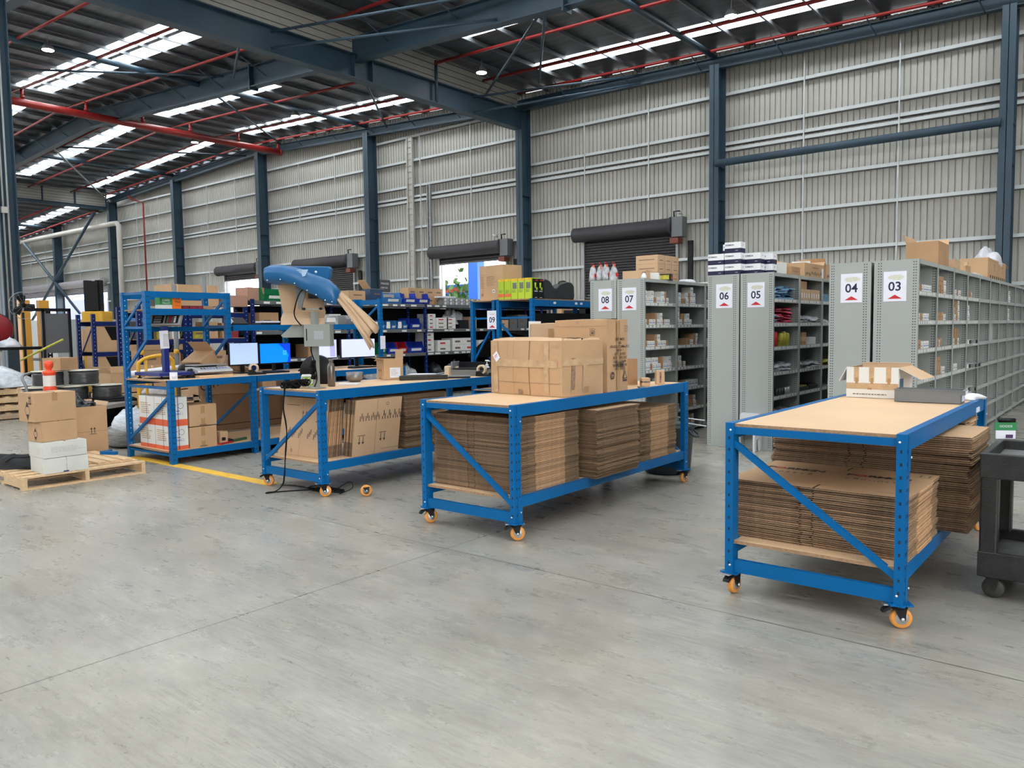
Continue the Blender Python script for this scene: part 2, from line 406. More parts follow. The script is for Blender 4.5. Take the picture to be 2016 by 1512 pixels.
# roof surface underside with skylight strips cut out
ROOFM = mat('foil_roof_underside', (0.115, 0.125, 0.14), 0.38, 0.55, var=0.35, scale=1.5, stretch=(0.4, 3, 1), bump=0.25, bscale=6)
STRIPS = [(14.05, 14.75, -40.2, -22), (14.95, 15.65, -40.2, -22), (20.35, 21.25, -40.2, -30.2), (25.0, 25.25, -40.2, -22.2), (25.45, 26.25, -40.2, -22.2),
          (20.35, 21.25, -59.0, -43.2), (25.2, 26.0, -60.2, -43.4), (15.0, 15.8, -59.0, -43.2), (10.2, 11.0, -59.0, -43.2),
          (20.45, 21.35, -19.3, 10), (25.10, 25.32, -19.0, 10), (25.50, 26.15, -19.0, 10), (14.6, 15.5, -19.3, 10),
          (25.3, 26.2, -80, -62.8), (20.4, 21.2, -80, -62.8), (15.2, 16.2, -80, -62.8)]
STRIPS += [(y, y+0.85, x0, x1) for y in (9.2, 6.0, 2.8, -0.4, -3.6, -6.8, -10.0) for x0, x1 in ((-40.2, -22), (-19.3, 16))]  # extra skylight strips, mostly out of view, added for stronger top light
Y0R = -14.0  # roof carried on unseen behind the camera to block sky light
xb = [-95, -62, -42, -21.5, 0, 22]
rb = MB(); ys = sorted({Y0R, WALLY+0.9} | {s[0] for s in STRIPS} | {s[1] for s in STRIPS}); xs = sorted(set(xb) | {s[2] for s in STRIPS} | {s[3] for s in STRIPS})
SKY = mat('translucent_skylight', (0.9, 0.95, 1.0), 0.6)
nt = SKY.node_tree; nt.nodes.remove(nt.nodes['Principled BSDF'])
_a = nt.nodes.new('ShaderNodeBsdfTransparent'); _b = nt.nodes.new('ShaderNodeBsdfTranslucent'); _x = nt.nodes.new('ShaderNodeMixShader'); _x.inputs[0].default_value = 0.35
_a.inputs[0].default_value = (0.88, 0.95, 0.99, 1); _b.inputs[0].default_value = (0.9, 0.96, 1.0, 1)
nt.links.new(_a.outputs[0], _x.inputs[1]); nt.links.new(_b.outputs[0], _x.inputs[2]); nt.links.new(_x.outputs[0], nt.nodes['Material Output'].inputs[0])
def drop(x): return -0.9 if x < -61.5 else 0
for i in range(len(xs)-1):
    for j in range(len(ys)-1):
        x0, x1, y0, y1 = xs[i], xs[i+1], ys[j], ys[j+1]; cx, cy = (x0+x1)/2, (y0+y1)/2
        if any(a < cy < b_ and c_ < cx < d for a, b_, c_, d in STRIPS): continue
        dz = drop(cx)
        rb.quad((x0, y0, roofz(x0)+dz), (x0, y1, roofz(x0)+dz), (x1, y1, roofz(x1)+dz), (x1, y0, roofz(x1)+dz), ROOFM)
struct(rb, 'ceiling', 'dark foil-lined sheet roof underside')
for k, (a, b_, x0, x1) in enumerate(STRIPS):
    g = MB(); pts = [x0]+[x for x in xb if x0 < x < x1]+[x1]
    for p, q in zip(pts[:-1], pts[1:]):
        dz = drop((p+q)/2)+0.03; g.quad((p, a, roofz(p)+dz), (p, b_, roofz(p)+dz), (q, b_, roofz(q)+dz), (q, a, roofz(q)+dz), SKY)
    struct(g, 'window_%d' % (k+1), 'bright translucent skylight strip in the roof')  # covers the seen skylights and the strips added for light
# daylight gaps between purlins above the wall beam are left open: cladding stops 0.42 m below the sheets
# purlins along y every 1.5 m
def purlin_x():
    x = 8.0
    while x > -93:
        yield x
        x -= 1.5
tn = 60
for x in purlin_x():
    dz = drop(x); z = roofz(x)+dz-0.02
    g = MB(); h_ = 0.17 if x > -21.5 else 0.12; g.box(x-0.006, x+0.006, Y0R, 28.05, z-h_, z, PURLIN); g.box(x-0.006, x+0.06, Y0R, 28.05, z-h_-0.008, z-h_, PURLIN); g.box(x-0.075, x, Y0R, 28.2, z-0.008, z, PURLIN)
    tn += 1; struct(g, 'trim_%d' % tn, 'galvanised roof purlin')
g = MB()
for x in purlin_x():
    z = roofz(x)+drop(x); g.box(x-0.22, x+0.22, 28.02, 28.06, z-0.25, z-0.01, DRUM)
tn += 1; struct(g, 'trim_%d' % tn, 'dark closure pieces above the wall')
# round struts along y, fly braces, roof bracing
def strut(x, y0, y1, r=0.11, off=-0.42, lab='round slate blue roof strut'):
    global tn
    z = roofz(x)+drop(x)+off
    g = MB(); g.tube([(x, y0, z), (x, y1, z)], r, STEELBLUE, 10); tn += 1; struct(g, 'trim_%d' % tn, lab)
for x in (-12.5, -31.6, -51.4, -71.0): strut(x, 3, 27.3)
def rod(p, q, r=0.045, lab='diagonal steel roof brace', mt=STEELBLUE):
    global tn
    g = MB(); g.tube([p, q], r, mt, 8); tn += 1; struct(g, 'trim_%d' % tn, lab)
rod((-13.4, 18.3, 11.0), (-19.2, 25.6, 11.3)); rod((-13.0, 18.3, 11.0), (-21.3, 24.8, 11.1))
rod((-21.3, 14.67, 10.75), (-13.0, 18.0, 11.0)); rod((-21.3, 14.65, 10.25), (-15.0, 18.0, 10.5))
rod((-21.3, 24.0, 10.8), (-15.5, 27.2, 11.2)); rod((-21.3, 24.0, 10.2), (-15.5, 27.2, 10.9))
rod((-21.3, 21.9, 10.15), (-21.3, 21.9, 11.7), 0.06)
rod((-22.0, 14.2, 11.3), (-28.5, 17.8, 11.6)); rod((-38.5, 10, 12.3), (-29.2, 17.8, 11.8)); rod((-31.6, 18.3, 12.0), (-39.0, 27.2, 12.3))
rod((-48, 18.3, 12.2), (-61, 27.2, 11.5), 0.05, mt=GALV); rod((-42.5, 27.2, 12.1), (-49, 18.3, 12.2), 0.05); rod((-22, 18.5, 11.1), (-30, 27.2, 11.7), 0.05)
for i in range(12):                              # short fly braces from rafter to purlins
    x = -23.5-i*3.0; z = roofz(x)
    rod((x, 17.95, z-0.9), (x-0.5, 17.2, z-0.25), 0.022, 'short fly brace beside the rafter')
for i in range(14):
    x = -1.0-i*3.0; z = roofz(x); rod((x, 27.25, z-0.85), (x-0.25, 26.7, z-0.25), 0.02, 'short fly brace above the wall beam')
for x in (-16.5, -19.6, -13.6): rod((x, 17.95, roofz(x)-0.95), (x-0.45, 17.1, roofz(x)-0.25), 0.025, 'short fly brace beside the rafter')
# cream cladding strip beside the deep girder, and the roof step fascia at x = -61
CREAM = mat('cream_ribbed_cladding', (0.52, 0.51, 0.47), 0.45, var=0.05)
g = MB()
for k in range(4): g.box(-21.62-0.01*(k % 2), -21.58, 2, 27.2, 10.98+k*0.23, 10.98+(k+1)*0.23-0.02, CREAM); g.box(-21.60, -21.57, 2, 27.2, 10.98+(k+1)*0.23-0.02, 10.98+(k+1)*0.23, DRUM)
tn += 1; struct(g, 'trim_%d' % tn, 'cream ribbed strip above the deep girder')
g = MB()
for k in range(6): g.box(-61.55, -61.5, 2, 27.2, 11.05+k*0.2, 11.05+k*0.2+0.17, CREAM); g.box(-61.53, -61.49, 2, 27.2, 11.05+k*0.2+0.17, 11.05+(k+1)*0.2, PURLIN)
for y in [3+2.2*k for k in range(12)]: g.box(-61.48, -61.4, y, y+0.09, 11.0, 12.2, STEELBLUE)
tn += 1; struct(g, 'trim_%d' % tn, 'cream ribbed fascia at the step in the roof')
b = MB(); beam_path(b, [(-61.4, 27.2, 10.85), (-61.4, 2, 10.85)], 0.25, 0.2); struct(b, 'beam_6', 'slate blue beam under the roof step fascia')

# ---- sprinkler pipes
def pipe(name, label, path, r, mt=REDPIPE, n=10):
    g = MB(); g.tube(path, r, mt, n); return tag(g.build(name), label, 'pipe')
XS = [8, -5, -12.5, -21.2]; XL = [-21.8, -31, -38, -42, -50, -60.8]
def bz(x): return roofz(x)-0.40
names = ['red sprinkler pipe hugging the wall head beam', 'red sprinkler pipe crossing the narrow skylight nearest the wall', 'red sprinkler pipe midway between the two right skylights',
         'red sprinkler pipe just wall-side of the rafter', 'red sprinkler pipe on the camera side of the rafter', 'red sprinkler pipe below the double skylight', 'red sprinkler pipe nearest the tall left column']
ROWY = [26.75, 24.5, 21.75, 19.25, 16.6, 13.9, 11.2]
for k, y in enumerate(ROWY):
    if k < 5: pipe('sprinkler_pipe', names[k]+', right of girder', [(x, y, bz(x)) for x in XS], 0.055)
    pipe('sprinkler_pipe', names[k]+', left of girder', [(x, y, bz(x)) for x in XL], 0.055)
for y, nm in ((26.6, 'red sprinkler pipe of the far lower roof, nearest the wall'), (23.6, 'red sprinkler pipe of the far lower roof, second from the wall'), (19.5, 'red sprinkler pipe of the far lower roof, third from the wall')):
    pipe('sprinkler_pipe', nm, [(-62, y, roofz(-62)-1.4), (-92, y, roofz(-92)-1.4)], 0.06)
g = MB(); g.tube([(-39, 3, 11.78), (-39, 27.2, 11.78)], 0.17, REDPIPE, 14)
g.lathe([(0.19, 0), (0.19, 0.12)], REDPIPE, 14, (-39, 27.1, 11.78), 'y')
mp_ = tag(g.build('sprinkler_main'), 'thick red sprinkler main pipe slanting across the upper left', 'pipe')
for y in (27.05, 24.5, 21.75, 19.25, 16.6, 13.9):
    g = MB(); g.tube([(-39, y, 11.9), (-39, y, bz(-39))], 0.075, REDPIPE, 8); g.lathe([(0.1, 0), (0.1, 0.1)], REDPIPE, 10, (-39, y, 11.98)); g.build('riser', mp_)
pipe('sprinkler_drop_pipe', 'thin red pipe dropping down the far wall from the roof', [(-57.2, 26.9, 11.4), (-57.2, 27.2, 11.2), (-56.4, 27.6, 10.9), (-56.4, 27.6, 2.0)], 0.06)
g = MB(); g.tube([(-92, 27.0, 9.85), (-60, 27.0, 9.70), (-59.3, 27.0, 9.66), (-59.0, 27.0, 9.45), (-59.0, 27.0, 8.9), (-59.0, 27.0, 0.3)], 0.19, mat('cream_pvc', (0.66, 0.64, 0.60), 0.4), 12)
tag(g.build('downpipe'), 'fat cream pipe running along the far wall and down', 'pipe')
g = MB(); g.tube([(-12.3, 27.0, 7.36), (-3.5, 27.0, 7.32)], 0.13, STEELBLUE, 14); struct(g, 'trim_300', 'dark round tie between the two right-hand wall columns')
for p, q in (((-76.0, 26.6, 9.5), (-65.5, 26.6, 3.2)), ((-62.0, 26.6, 10.7), (-75.5, 26.6, 2.6))):
    g = MB(); g.tube([p, q], 0.11, STEELBLUE, 8); tn += 1; struct(g, 'trim_%d' % tn, 'dark diagonal of the wall cross bracing at far left')

# ---- high bay lamps
LAMPM = mat('led_lens', (1.0, 0.98, 0.95), 0.3, emit=60)
for (x, y), nm in zip([(-19.8, 22.8), (-10.1, 23.2), (-30.8, 11.9), (-31.7, 23.0), (-41.9, 23.6), (-53.1, 23.9), (-64.5, 24.0)],
        ['right of the deep girder', 'beside the far right skylight', 'near the tall left column', 'just left of the deep girder', 'behind the thick red main pipe', 'before the roof step', 'beyond the roof step']):
    z = roofz(x)+drop(x)-0.75
    t = thing('high_bay_lamp', 'bright round high bay lamp '+nm, 'lamp', (x, y, z))
    g = MB(); g.lathe([(0.05, 0.22), (0.12, 0.2), (0.2, 0.06), (0.21, 0.0)], GREYPL, 20); g.tube([(0,0,0.2), (0,0,0.5)], 0.012, GALV, 6); g.build('housing', t)
    g = MB(); g.lathe([(0.19, -0.002), (0.19, -0.012)], LAMPM, 20); g.build('lens', t)

# ---- roller doors
def roller(i, a, b_, zr, zc):
    d = sgroup('door_%d' % (i+1), ['closed charcoal roller door, right of the wall column', 'half open roller door showing the yard', 'closed charcoal roller door behind the paper machine', 'roller door open on a white glare', 'pale roller door at the far left, nearer one', 'pale roller door at the far left, furthest one'][i])
    mt = DRUM if i < 4 else mat('pale_roller_shutter', (0.50, 0.49, 0.53), 0.45, var=0.05)
    g = MB(); g.lathe([(0.02, 0), (0.30, 0), (0.31, 0.03), (0.30, 0.06), (0.30, b_-a+0.2), (0.34, b_-a+0.22), (0.34, b_-a+0.3)], mt, 20, (a-0.3, 27.55, zr), 'x'); g.build('shutter_drum', d)
    g = MB(); z = DTOP+0.25 if zc < DTOP else DTOP+0.3; zb = 0.0 if i in (0, 2) else zc
    z = zr; k = 0
    while z > zb+0.01:
        z2 = max(zb, z-0.11)
        g.add([(a, 27.86, z), (b_, 27.86, z), (b_, 27.90, z-0.03), (a, 27.90, z-0.03), (b_, 27.90, z2+0.02), (a, 27.90, z2+0.02), (b_, 27.86, z2), (a, 27.86, z2)], [(0,1,2,3),(3,2,4,5),(5,4,6,7)], mt); z = z2
    g.box(a, b_, 27.85, 27.9, zb-0.06, zb, GREYPL); g.build('curtain', d)
    g = MB(); g.box(a-0.1, a, 27.8, 27.95, 0, zr-0.2, GALV); g.box(b_, b_+0.1, 27.8, 27.95, 0, zr-0.2, GALV); g.build('side_guides', d)
    if i < 4:
        g = MB(); g.box(b_+0.05, b_+0.5, 27.35, 27.75, zr-0.45, zr+0.3, GREYPL); g.tube([(b_+0.15, 27.4, zr+0.2), (b_+0.15, 27.35, zr+0.5), (b_+0.4, 27.35, zr+0.5)], 0.03, BLACK, 6); g.box(b_+0.0, b_+0.35, 27.3, 27.7, zr-0.7, zr-0.5, mat('red_oxide', (0.2,0.05,0.03), 0.5)); g.build('motor', d)
        g = MB(); g.box(b_+0.55, b_+0.75, 27.7, 27.8, 0, zr-0.6, BLACK); g.build('cable_duct', d)
for i, (a, b_, zr, zc) in enumerate(DOORS): roller(i, a, b_, zr, zc)

# ---- the yard seen through the open doors
PBLUE = mat('yard_blue_paint', (0.03, 0.16, 0.75), 0.5); PPALE = mat('pale_blue_cladding', (0.32, 0.46, 0.80), 0.6, var=0.05); PDARK = mat('dark_blue_cladding', (0.02, 0.04, 0.17), 0.5)
g = MB(); g.box(-29.9, -29.2, 33, 33.6, 0, 9, PBLUE); tag(g.build('yard_post'), 'blue post standing outside the half open roller door', 'post')
t = thing('yard_canopy', 'pale canopy with red beams outside the half open door', 'canopy', (0,0,0))
g = MB()
for k in range(6): g.bar((-42, 36+k*2.2, 6.8+k*0.1), (-22, 36+k*2.2, 6.8+k*0.1), 0.2, 0.3, mat('yard_red_paint', (0.6, 0.07, 0.06), 0.5)); 
g.build('canopy_beams', t)
g = MB(); g.box(-44, -18, 34, 48, 7.4, 7.5, mat('canopy_sheet', (0.5,0.5,0.52), 0.6)); g.build('canopy_sheet', t)
for x in (-40.5, -20.5):
    g = MB(); g.box(x, x+0.4, 36, 36.4, 0, 7.3, GREYPL); g.build('leg', t)
t = thing('yard_shed', 'pale blue and dark shed wall outside the far left doors', 'building', (0,0,0))
g = MB(); g.box(-130, -74, 40, 46, 0, 6.9, PPALE); g.build('shed_wall', t)
for a, b_ in ((-103, -95), (-91, -86), (-82, -78)):
    g = MB(); g.box(a, b_, 39.9, 40, 0, 5.6, PDARK); g.build('shed_door', t)
g = MB(); g.box(-40, -30.5, 37, 43, 0, 4.4, PBLUE); g.box(-40, -30.5, 36.98, 37, 3.9, 4.2, mat('yard_red_paint', (0.6, 0.07, 0.06), 0.5)); tag(g.build('shipping_container'), 'blue container with a red band outside the half open door', 'container')
g = MB(); rr = random.Random(3)
for k in range(160):
    c = Vector((-32.5+rr.gauss(0, 0.7), 35.2+rr.gauss(0, 0.4), 3.6+rr.gauss(0, 0.8))); a = Vector((rr.uniform(-1,1), rr.uniform(-1,1), rr.uniform(-1,1))).normalized()*0.22; b2 = a.cross(Vector((rr.uniform(-1,1), 1, 0.3))).normalized()*0.15
    g.add([c-a, c+b2, c+a, c-b2], [(0,1,2,3)], mat('leaf_green', (0.10, 0.22, 0.06), 0.7))
t = thing('shrub', 'leafy green shrub outside the half open roller door', 'shrub', (0,0,0)); g.build('foliage', t); g = MB(); g.tube([(-32.5, 35.2, 0), (-32.5, 35.2, 3.4)], 0.08, PINEDARK, 6); g.build('trunk', t)

# ---- tall near column at the left edge (with conduits)
c = MB(); X, Y = -22.35, 7.45
M0 = Matrix.Translation((X, Y, 0))
c.box(-0.19, 0.19, -0.21, -0.185, 0, 11.0, STEELBLUE, M0); c.box(-0.19, 0.19, 0.185, 0.21, 0, 11.0, STEELBLUE, M0); c.box(-0.012, 0.012, -0.21, 0.21, 0, 11.0, STEELBLUE, M0); c.box(-0.3, 0.3, -0.3, 0.3, 0, 0.03, STEELBLUE, M0)
struct(c, 'column_11', 'tall slate blue column at the left edge of the picture')
for k, dy in enumerate((0.03, 0.14)):
    g = MB(); g.tube([(X+0.1, Y+dy-0.12, 1.2), (X+0.1, Y+dy-0.12, 11.0)], 0.025, mat('grey_conduit', (0.45,0.46,0.47), 0.45), 8); tag(g.build('conduit'), ['grey electrical conduit running up the near column, the one closer to the flange edge', 'grey electrical conduit running up the middle of the near column'][k], 'conduit')
g = MB(); g.box(X+0.08, X+0.2, Y-0.16, Y-0.02, 4.55, 4.7, CREAM); tag(g.build('junction_box'), 'small cream junction box on the near column', 'box')
# cable tray / ladder risers on the back wall
def ladder(x, z0, z1, w, lab, mt, cut):
    t = thing('cable_ladder', lab, 'cable ladder', (x, 27.7, 0))
    for s in (-w/2, w/2):
        g = MB(); g.box(s-0.03, s+0.03, -0.05, 0.05, z0, z1, mt); g.build('side_rail', t)
    g = MB(); z = z0+0.1
    while z < z1: g.box(-w/2, w/2, -0.02, 0.02, z, z+0.03, GALV); z += 0.3
    g.box(-w/2+0.05, w/2-0.05, 0.02, 0.05, z0, z1, mt); g.build('rungs', t)
ladder(-28.9, 1.5, 11.1, 0.36, 'tall cream cable ladder climbing the back wall', CREAM, 0)
ladder(-27.6, 1.5, 8.6, 0.2, 'shorter grey cable ladder on the back wall beside the half open door', GALV, 0)
for (x, z, nm) in ((-23.2, 5.75, 'above the half open door'), (-14.0, 5.85, 'above the closed door at right')):
    g = MB(); g.lathe([(0.06, -0.15), (0.07, 0.1)], WHITE, 12, (x, 27.5, z), 'y'); g.tube([(x, 27.6, z), (x, 27.8, z+0.12)], 0.02, WHITE, 6); tag(g.build('security_camera'), 'small security camera on the wall '+nm, 'camera')
# ================================================================ WORK TABLES
def upright(mb, x, y, z0, z1, sx, sy, face, w=0.045, d=0.075, mt=BLUE, holes=True, t=0.0025):
    """roll-formed post: outer corner at (x, y); body extends sx*w in x and sy*d in y; teardrop holes on both outer faces"""
    xa, xb_ = sorted((x, x+sx*w)); ya, yb_ = sorted((y, y+sy*d))
    mb.box(xa, xb_, ya, yb_, z0, z1, mt)
    if holes:
        z = z0+0.05
        while z < z1-0.03:
            # holes on the face along x (normal y) and the face along y (normal x)
            mb.box(x+sx*w*0.5-0.005, x+sx*w*0.5+0.005, *sorted((y-sy*0.0008, y+sy*0.001)), z, z+0.016, HOLE)
            for k in (0.32, 0.68):
                mb.box(*sorted((x-sx*0.0008, x+sx*0.001)), y+sy*d*k-0.004, y+sy*d*k+0.004, z, z+0.016, HOLE)
            z += 0.0635
def caster(parent, x, y, rot, brake=True):
    c = bpy.data.objects.new('caster', None)
    g = MB()
    M = Matrix.Translation((x, y, 0)) @ Matrix.Rotation(rot, 4, 'Z')
    g.box(-0.055, 0.055, -0.05, 0.05, 0.124, 0.130, BLUE, M); g.box(-0.075, 0.06, -0.02, 0.02, 0.118, 0.124, ALU, M)
    for s in (-1, 1):
        vs = [(-0.038, s*0.027, 0.122), (0.036, s*0.027, 0.122), (0.028, s*0.027, 0.085), (0.026, s*0.027, 0.048), (0.010, s*0.027, 0.040), (-0.006, s*0.027, 0.06)]
        g.prism([(a, z) for a, _, z in vs], s*0.027-0.0025, s*0.027+0.0025, BLACK, 'y', M)
        g.lathe([(0.009, -0.003), (0.009, 0.003)], BOLT, 10, (0.012, s*0.031, 0.053), 'y', M=M)
    g.lathe([(0.042, 0), (0.042, 0.014)], BLACK, 16, (0, 0, 0.105), 'z', M=M)
    if brake: g.prism([(-0.04, 0.118), (-0.075, 0.098), (-0.082, 0.082), (-0.070, 0.082), (-0.035, 0.104)], -0.018, 0.018, BLACK, 'y', M)
    o = g.build('caster', parent)
    g = MB(); prof = [(0.030, -0.016), (0.046, -0.016), (0.0515, -0.010), (0.053, 0), (0.0515, 0.010), (0.046, 0.016), (0.030, 0.016)]
    g.lathe(prof, ORANGEW, 28, (0.012, 0, 0.053), 'y', cap=False, M=M)
    for s in (-1, 1): g.lathe([(0.033, 0), (0.030, s*0.004), (0.012, s*0.002), (0.003, s*0.006)] if s > 0 else [(0.003, -0.006), (0.012, -0.002), (0.030, -0.004), (0.033, 0)], ALU, 24, (0.012, s*0.013, 0.053), 'y', M=M, cap=False)
    for s in (-1, 1): g.lathe([(0.036, -0.001), (0.036, 0.001)], BLACK, 24, (0.012, s*0.0155, 0.053), 'y', M=M, cap=False)
    g.build('wheel', o)
    return o
def table(name, label, x0, x1, y0, y1, zt=0.965, z0=0.128, ztb=0.0, zsh=0.31, casters=True, brace='down_right', rots=(0.3, 0.6, 0.2, 1.4), group=None, lipw=0.05, endrail=True, mids=()):
    t = thing(name, label, 'workbench', (x0, y0, 0), 0, group)
    W, D = x1-x0, y1-y0
    legs = [(0, 0, 1, 1), (W, 0, -1, 1), (0, D, 1, -1), (W, D, -1, -1)]
    for lx, ly, sx, sy in legs:
        g = MB(); upright(g, lx, ly, z0, zt+0.004, sx, sy, 0)
        g.box(min(lx-0.01*sx, lx+0.065*sx), max(lx-0.01*sx, lx+0.065*sx), min(ly-0.01*sy, ly+0.085*sy), max(ly-0.01*sy, ly+0.085*sy), z0-0.006, z0, BLUE if casters else STEELBLUE)
        g.build('leg', t)
    for my in mids:
        for lx, sx in ((0, 1), (W, -1)):
            g = MB(); upright(g, lx, my-y0, z0, zt-0.0, sx, 1, 0); g.build('leg', t)
    def beam(x, sx, za, zb, nm, lab=None):
        g = MB(); xa, xb_ = sorted((x, x+sx*0.04)); g.box(xa, xb_, 0.075, D-0.075, za, zb, BLUE)
        xo = x+sx*0.0015 if sx < 0 else x+sx*0.0015
        # end connector plates
        for yy, s in ((0.078, 1), (D-0.078, -1)):
            ya, yb_ = sorted((yy-s*0.045, yy+s*0.004)); xa, xb_ = sorted((x-sx*0.007, x+sx*0.002)); g.box(xa, xb_, ya, yb_, za-0.10, zb+0.0, BLUE)
            g.lathe([(0.006, 0), (0.006, 0.005)], BOLT, 8, (x-sx*0.012, yy-s*0.02, za-0.03), 'x')
        return g.build(nm, t)
    for za, zb in ((zt-0.083, zt-0.004), (zsh-0.075, zsh)):
        beam(0.004, 1, za, zb, 'side_beam'); beam(W-0.004, -1, za, zb, 'side_beam')
    for y, s in ((0.012, 1), (D-0.012, -1)):
        ya, yb_ = sorted((y, y+s*0.03))
        g = MB(); g.box(0.045, W-0.045, ya, yb_, zt-0.058, zt-0.018, BLUE)
        for xx in (0.03, W-0.03): g.lathe([(0.006, -0.004), (0.006, 0.004)], BOLT, 8, (xx, y-s*0.013, zt-0.035), 'y')
        g.build('end_rail', t)
        if endrail:
            g = MB(); g.box(0.045, W-0.045, ya, yb_, z0+0.004, z0+0.076, BLUE)
            for xx in (0.03, W-0.03): g.lathe([(0.006, -0.004), (0.006, 0.004)], BOLT, 8, (xx, y-s*0.013, z0+0.045), 'y')
            g.build('end_rail', t)
        else:
            g = MB(); g.box(0.045, W-0.045, ya, yb_, z0+0.03, z0+0.055, BLUE); g.build('end_rail', t)
        g = MB(); za, zb = zt-0.105, z0+0.13
        if brace == 'down_right': g.bar((0.035, y+s*0.015, za), (W-0.035, y+s*0.015, zb), 0.026, 0.034, BLUE)
        else: g.bar((W-0.035, y+s*0.015, za), (0.035, y+s*0.015, zb), 0.026, 0.034, BLUE)
        g.build('diagonal_brace', t)
    g = MB(); g.box(0.044, W-0.044, 0.02, D-0.02, zt-0.022, zt-0.001, BOARDEDGE, top=BOARD); g.build('table_top', t)
    g = MB()
    for xx in (0.004, W-0.044): g.box(xx, xx+0.04, 0.075, D-0.075, zt-0.0045, zt+0.002, BLUE)
    g.build('beam_lip', t)
    g = MB(); g.box(0.044, W-0.044, 0.02, D-0.02, zsh-0.018, zsh, BOARDEDGE, top=BOARD); g.build('lower_shelf', t)
    if casters:
        for (lx, ly, sx, sy), r in zip(legs, rots): caster(t, lx+sx*0.03, ly+sy*0.045, r)
    return t
T1 = table('workbench', 'blue mobile workbench at the right holding the white carton and grey tray', -1.79, -0.875, 4.07, 6.47, zt=0.965, rots=(1.45, 0.55, 0.3, 1.2), group='blue mobile workbenches')
T2 = table('workbench', 'blue mobile workbench in the middle carrying the big battered cartons', -4.325, -3.40, 4.20, 6.87, zt=0.965, rots=(1.15, 0.75, 0.3, 1.35), group='blue mobile workbenches')
T3 = table('workbench', 'blue mobile workbench carrying the paper dispensing machine', -6.675, -5.735, 4.32, 7.00, zt=0.965, brace='down_left', rots=(0.45, 0.75, 0.3, 1.4), group='blue mobile workbenches')
# (small maker sticker on the far beam of the right bench)
st = MB(); st.box(0.9125, 0.9175, 1.98, 2.10, 0.893, 0.925, PAPER); st.build('sticker', T1)['label'] = 'small pale sticker on the beam'
# loose caster lying on the floor
lc = thing('orange_caster', 'loose orange caster wheel standing on the floor behind the bench leg', 'caster', (-5.46, 4.60, 0), 0.9)
g = MB(); g.lathe([(0.030, -0.016), (0.046, -0.016), (0.0515, -0.010), (0.053, 0), (0.0515, 0.010), (0.046, 0.016), (0.030, 0.016)], ORANGEW, 28, (0, 0, 0.053), 'y', cap=False); g.build('tread', lc)
g = MB()
for s in (-1, 1): g.lathe([(0.033, -0.002), (0.033, 0.002)], ALU, 20, (0, s*0.012, 0.053), 'y')
g.build('wheel_hub', lc)
g = MB()
for s in (-1, 1): g.prism([(-0.03, 0.085), (0.03, 0.09), (0.014, 0.045), (-0.004, 0.045)], s*0.022-0.002, s*0.022+0.002, BLACK, 'y')
g.lathe([(0.008, -0.03), (0.008, 0.03)], BOLT, 10, (0.004, 0, 0.055), 'y'); g.build('fork', lc)

# ---- flattened cartons
def sheet_mesh(seed, W, D, th, style):
    """one flattened carton lying flat: two plies with a gap, slotted flaps, rough cut edges. W along x, D along y"""
    r = random.Random(seed); g = MB(); ply = th*0.27
    for L in (0, 1):
        z0 = 0.0004 if L == 0 else th-ply-0.0004; z1 = z0+ply
        cx = W*(0.42 if L == 0 else 0.50)+r.uniform(-0.01, 0.01); sl = 0.012
        fl = D*0.16
        pieces = [(0.004*L, cx-sl/2, 0, fl), (cx+sl/2, W-0.004*L, 0, fl), (0, W, fl, D-fl), (0.002*L, cx-sl/2, D-fl, D), (cx+sl/2, W, D-fl, D)]
        for i, (a, b_, c_, d) in enumerate(pieces):
            j = 0 if i == 2 else r.uniform(0, 0.007); k = 0 if i == 2 else r.uniform(0, 0.006)
            y0_, y1_ = c_+(j if c_ == 0 else 0), d-(k if abs(d-D) < 1e-6 else 0)
            g.box(a, b_, y0_, y1_, z0, z1, KEDGE, top=KRAFT)
    g.box(0.014, W-0.014, 0.014, D-0.014, 0.0006+ply*0.9, th-ply, KSLIT)
    if style:     # folded edges at +-x, middle part proud and paler
        for xx, s in ((0, -1), (W, 1)):
            xa, xb_ = sorted((xx-s*0.004, xx+s*0.006)); g.box(xa, xb_, D*0.27, D*0.74, th*0.22, th*0.78, KFOLD)
    return g
def stack(name, label_s, group, x0, y0, z0, W, D, th, n, seed, style=1, top_print=None, jit=0.008, top_label=None):
    protos = []; r = random.Random(seed); objs = []
    for k in range(3): protos.append(None)
    drift = 0
    for i in range(n):
        k = r.randrange(3)
        if protos[k] is None:
            o = sheet_mesh(seed*10+k, W, D, th, style).build(name); protos[k] = o
        else:
            o = protos[k].copy(); C.objects.link(o)
        drift = 0.5*drift+r.uniform(-jit, jit)
        o.location = (x0+drift, y0+r.uniform(-jit, jit)*0.6, z0+i*th)
        tag(o, label_s, 'flattened carton', group); objs.append(o)
    if top_label: objs[-1]['label'] = top_label
    return objs
# right bench
A = stack('flattened_carton', 'flattened carton in the front stack under the right bench', 'flattened cartons, front stack of the right bench', -1.815, 4.19, 0.3105, 0.925, 0.72, 0.0113, 28, 11, style=1, top_label=None)
tp = sheet_mesh(901, 0.94, 0.73, 0.0113, 1)
Mt = lambda x, y, s=1: facing((x, y, 0.0118), (-1, 0, 0), (0, -1, 0)) @ Matrix.Diagonal((1,1,1,1))
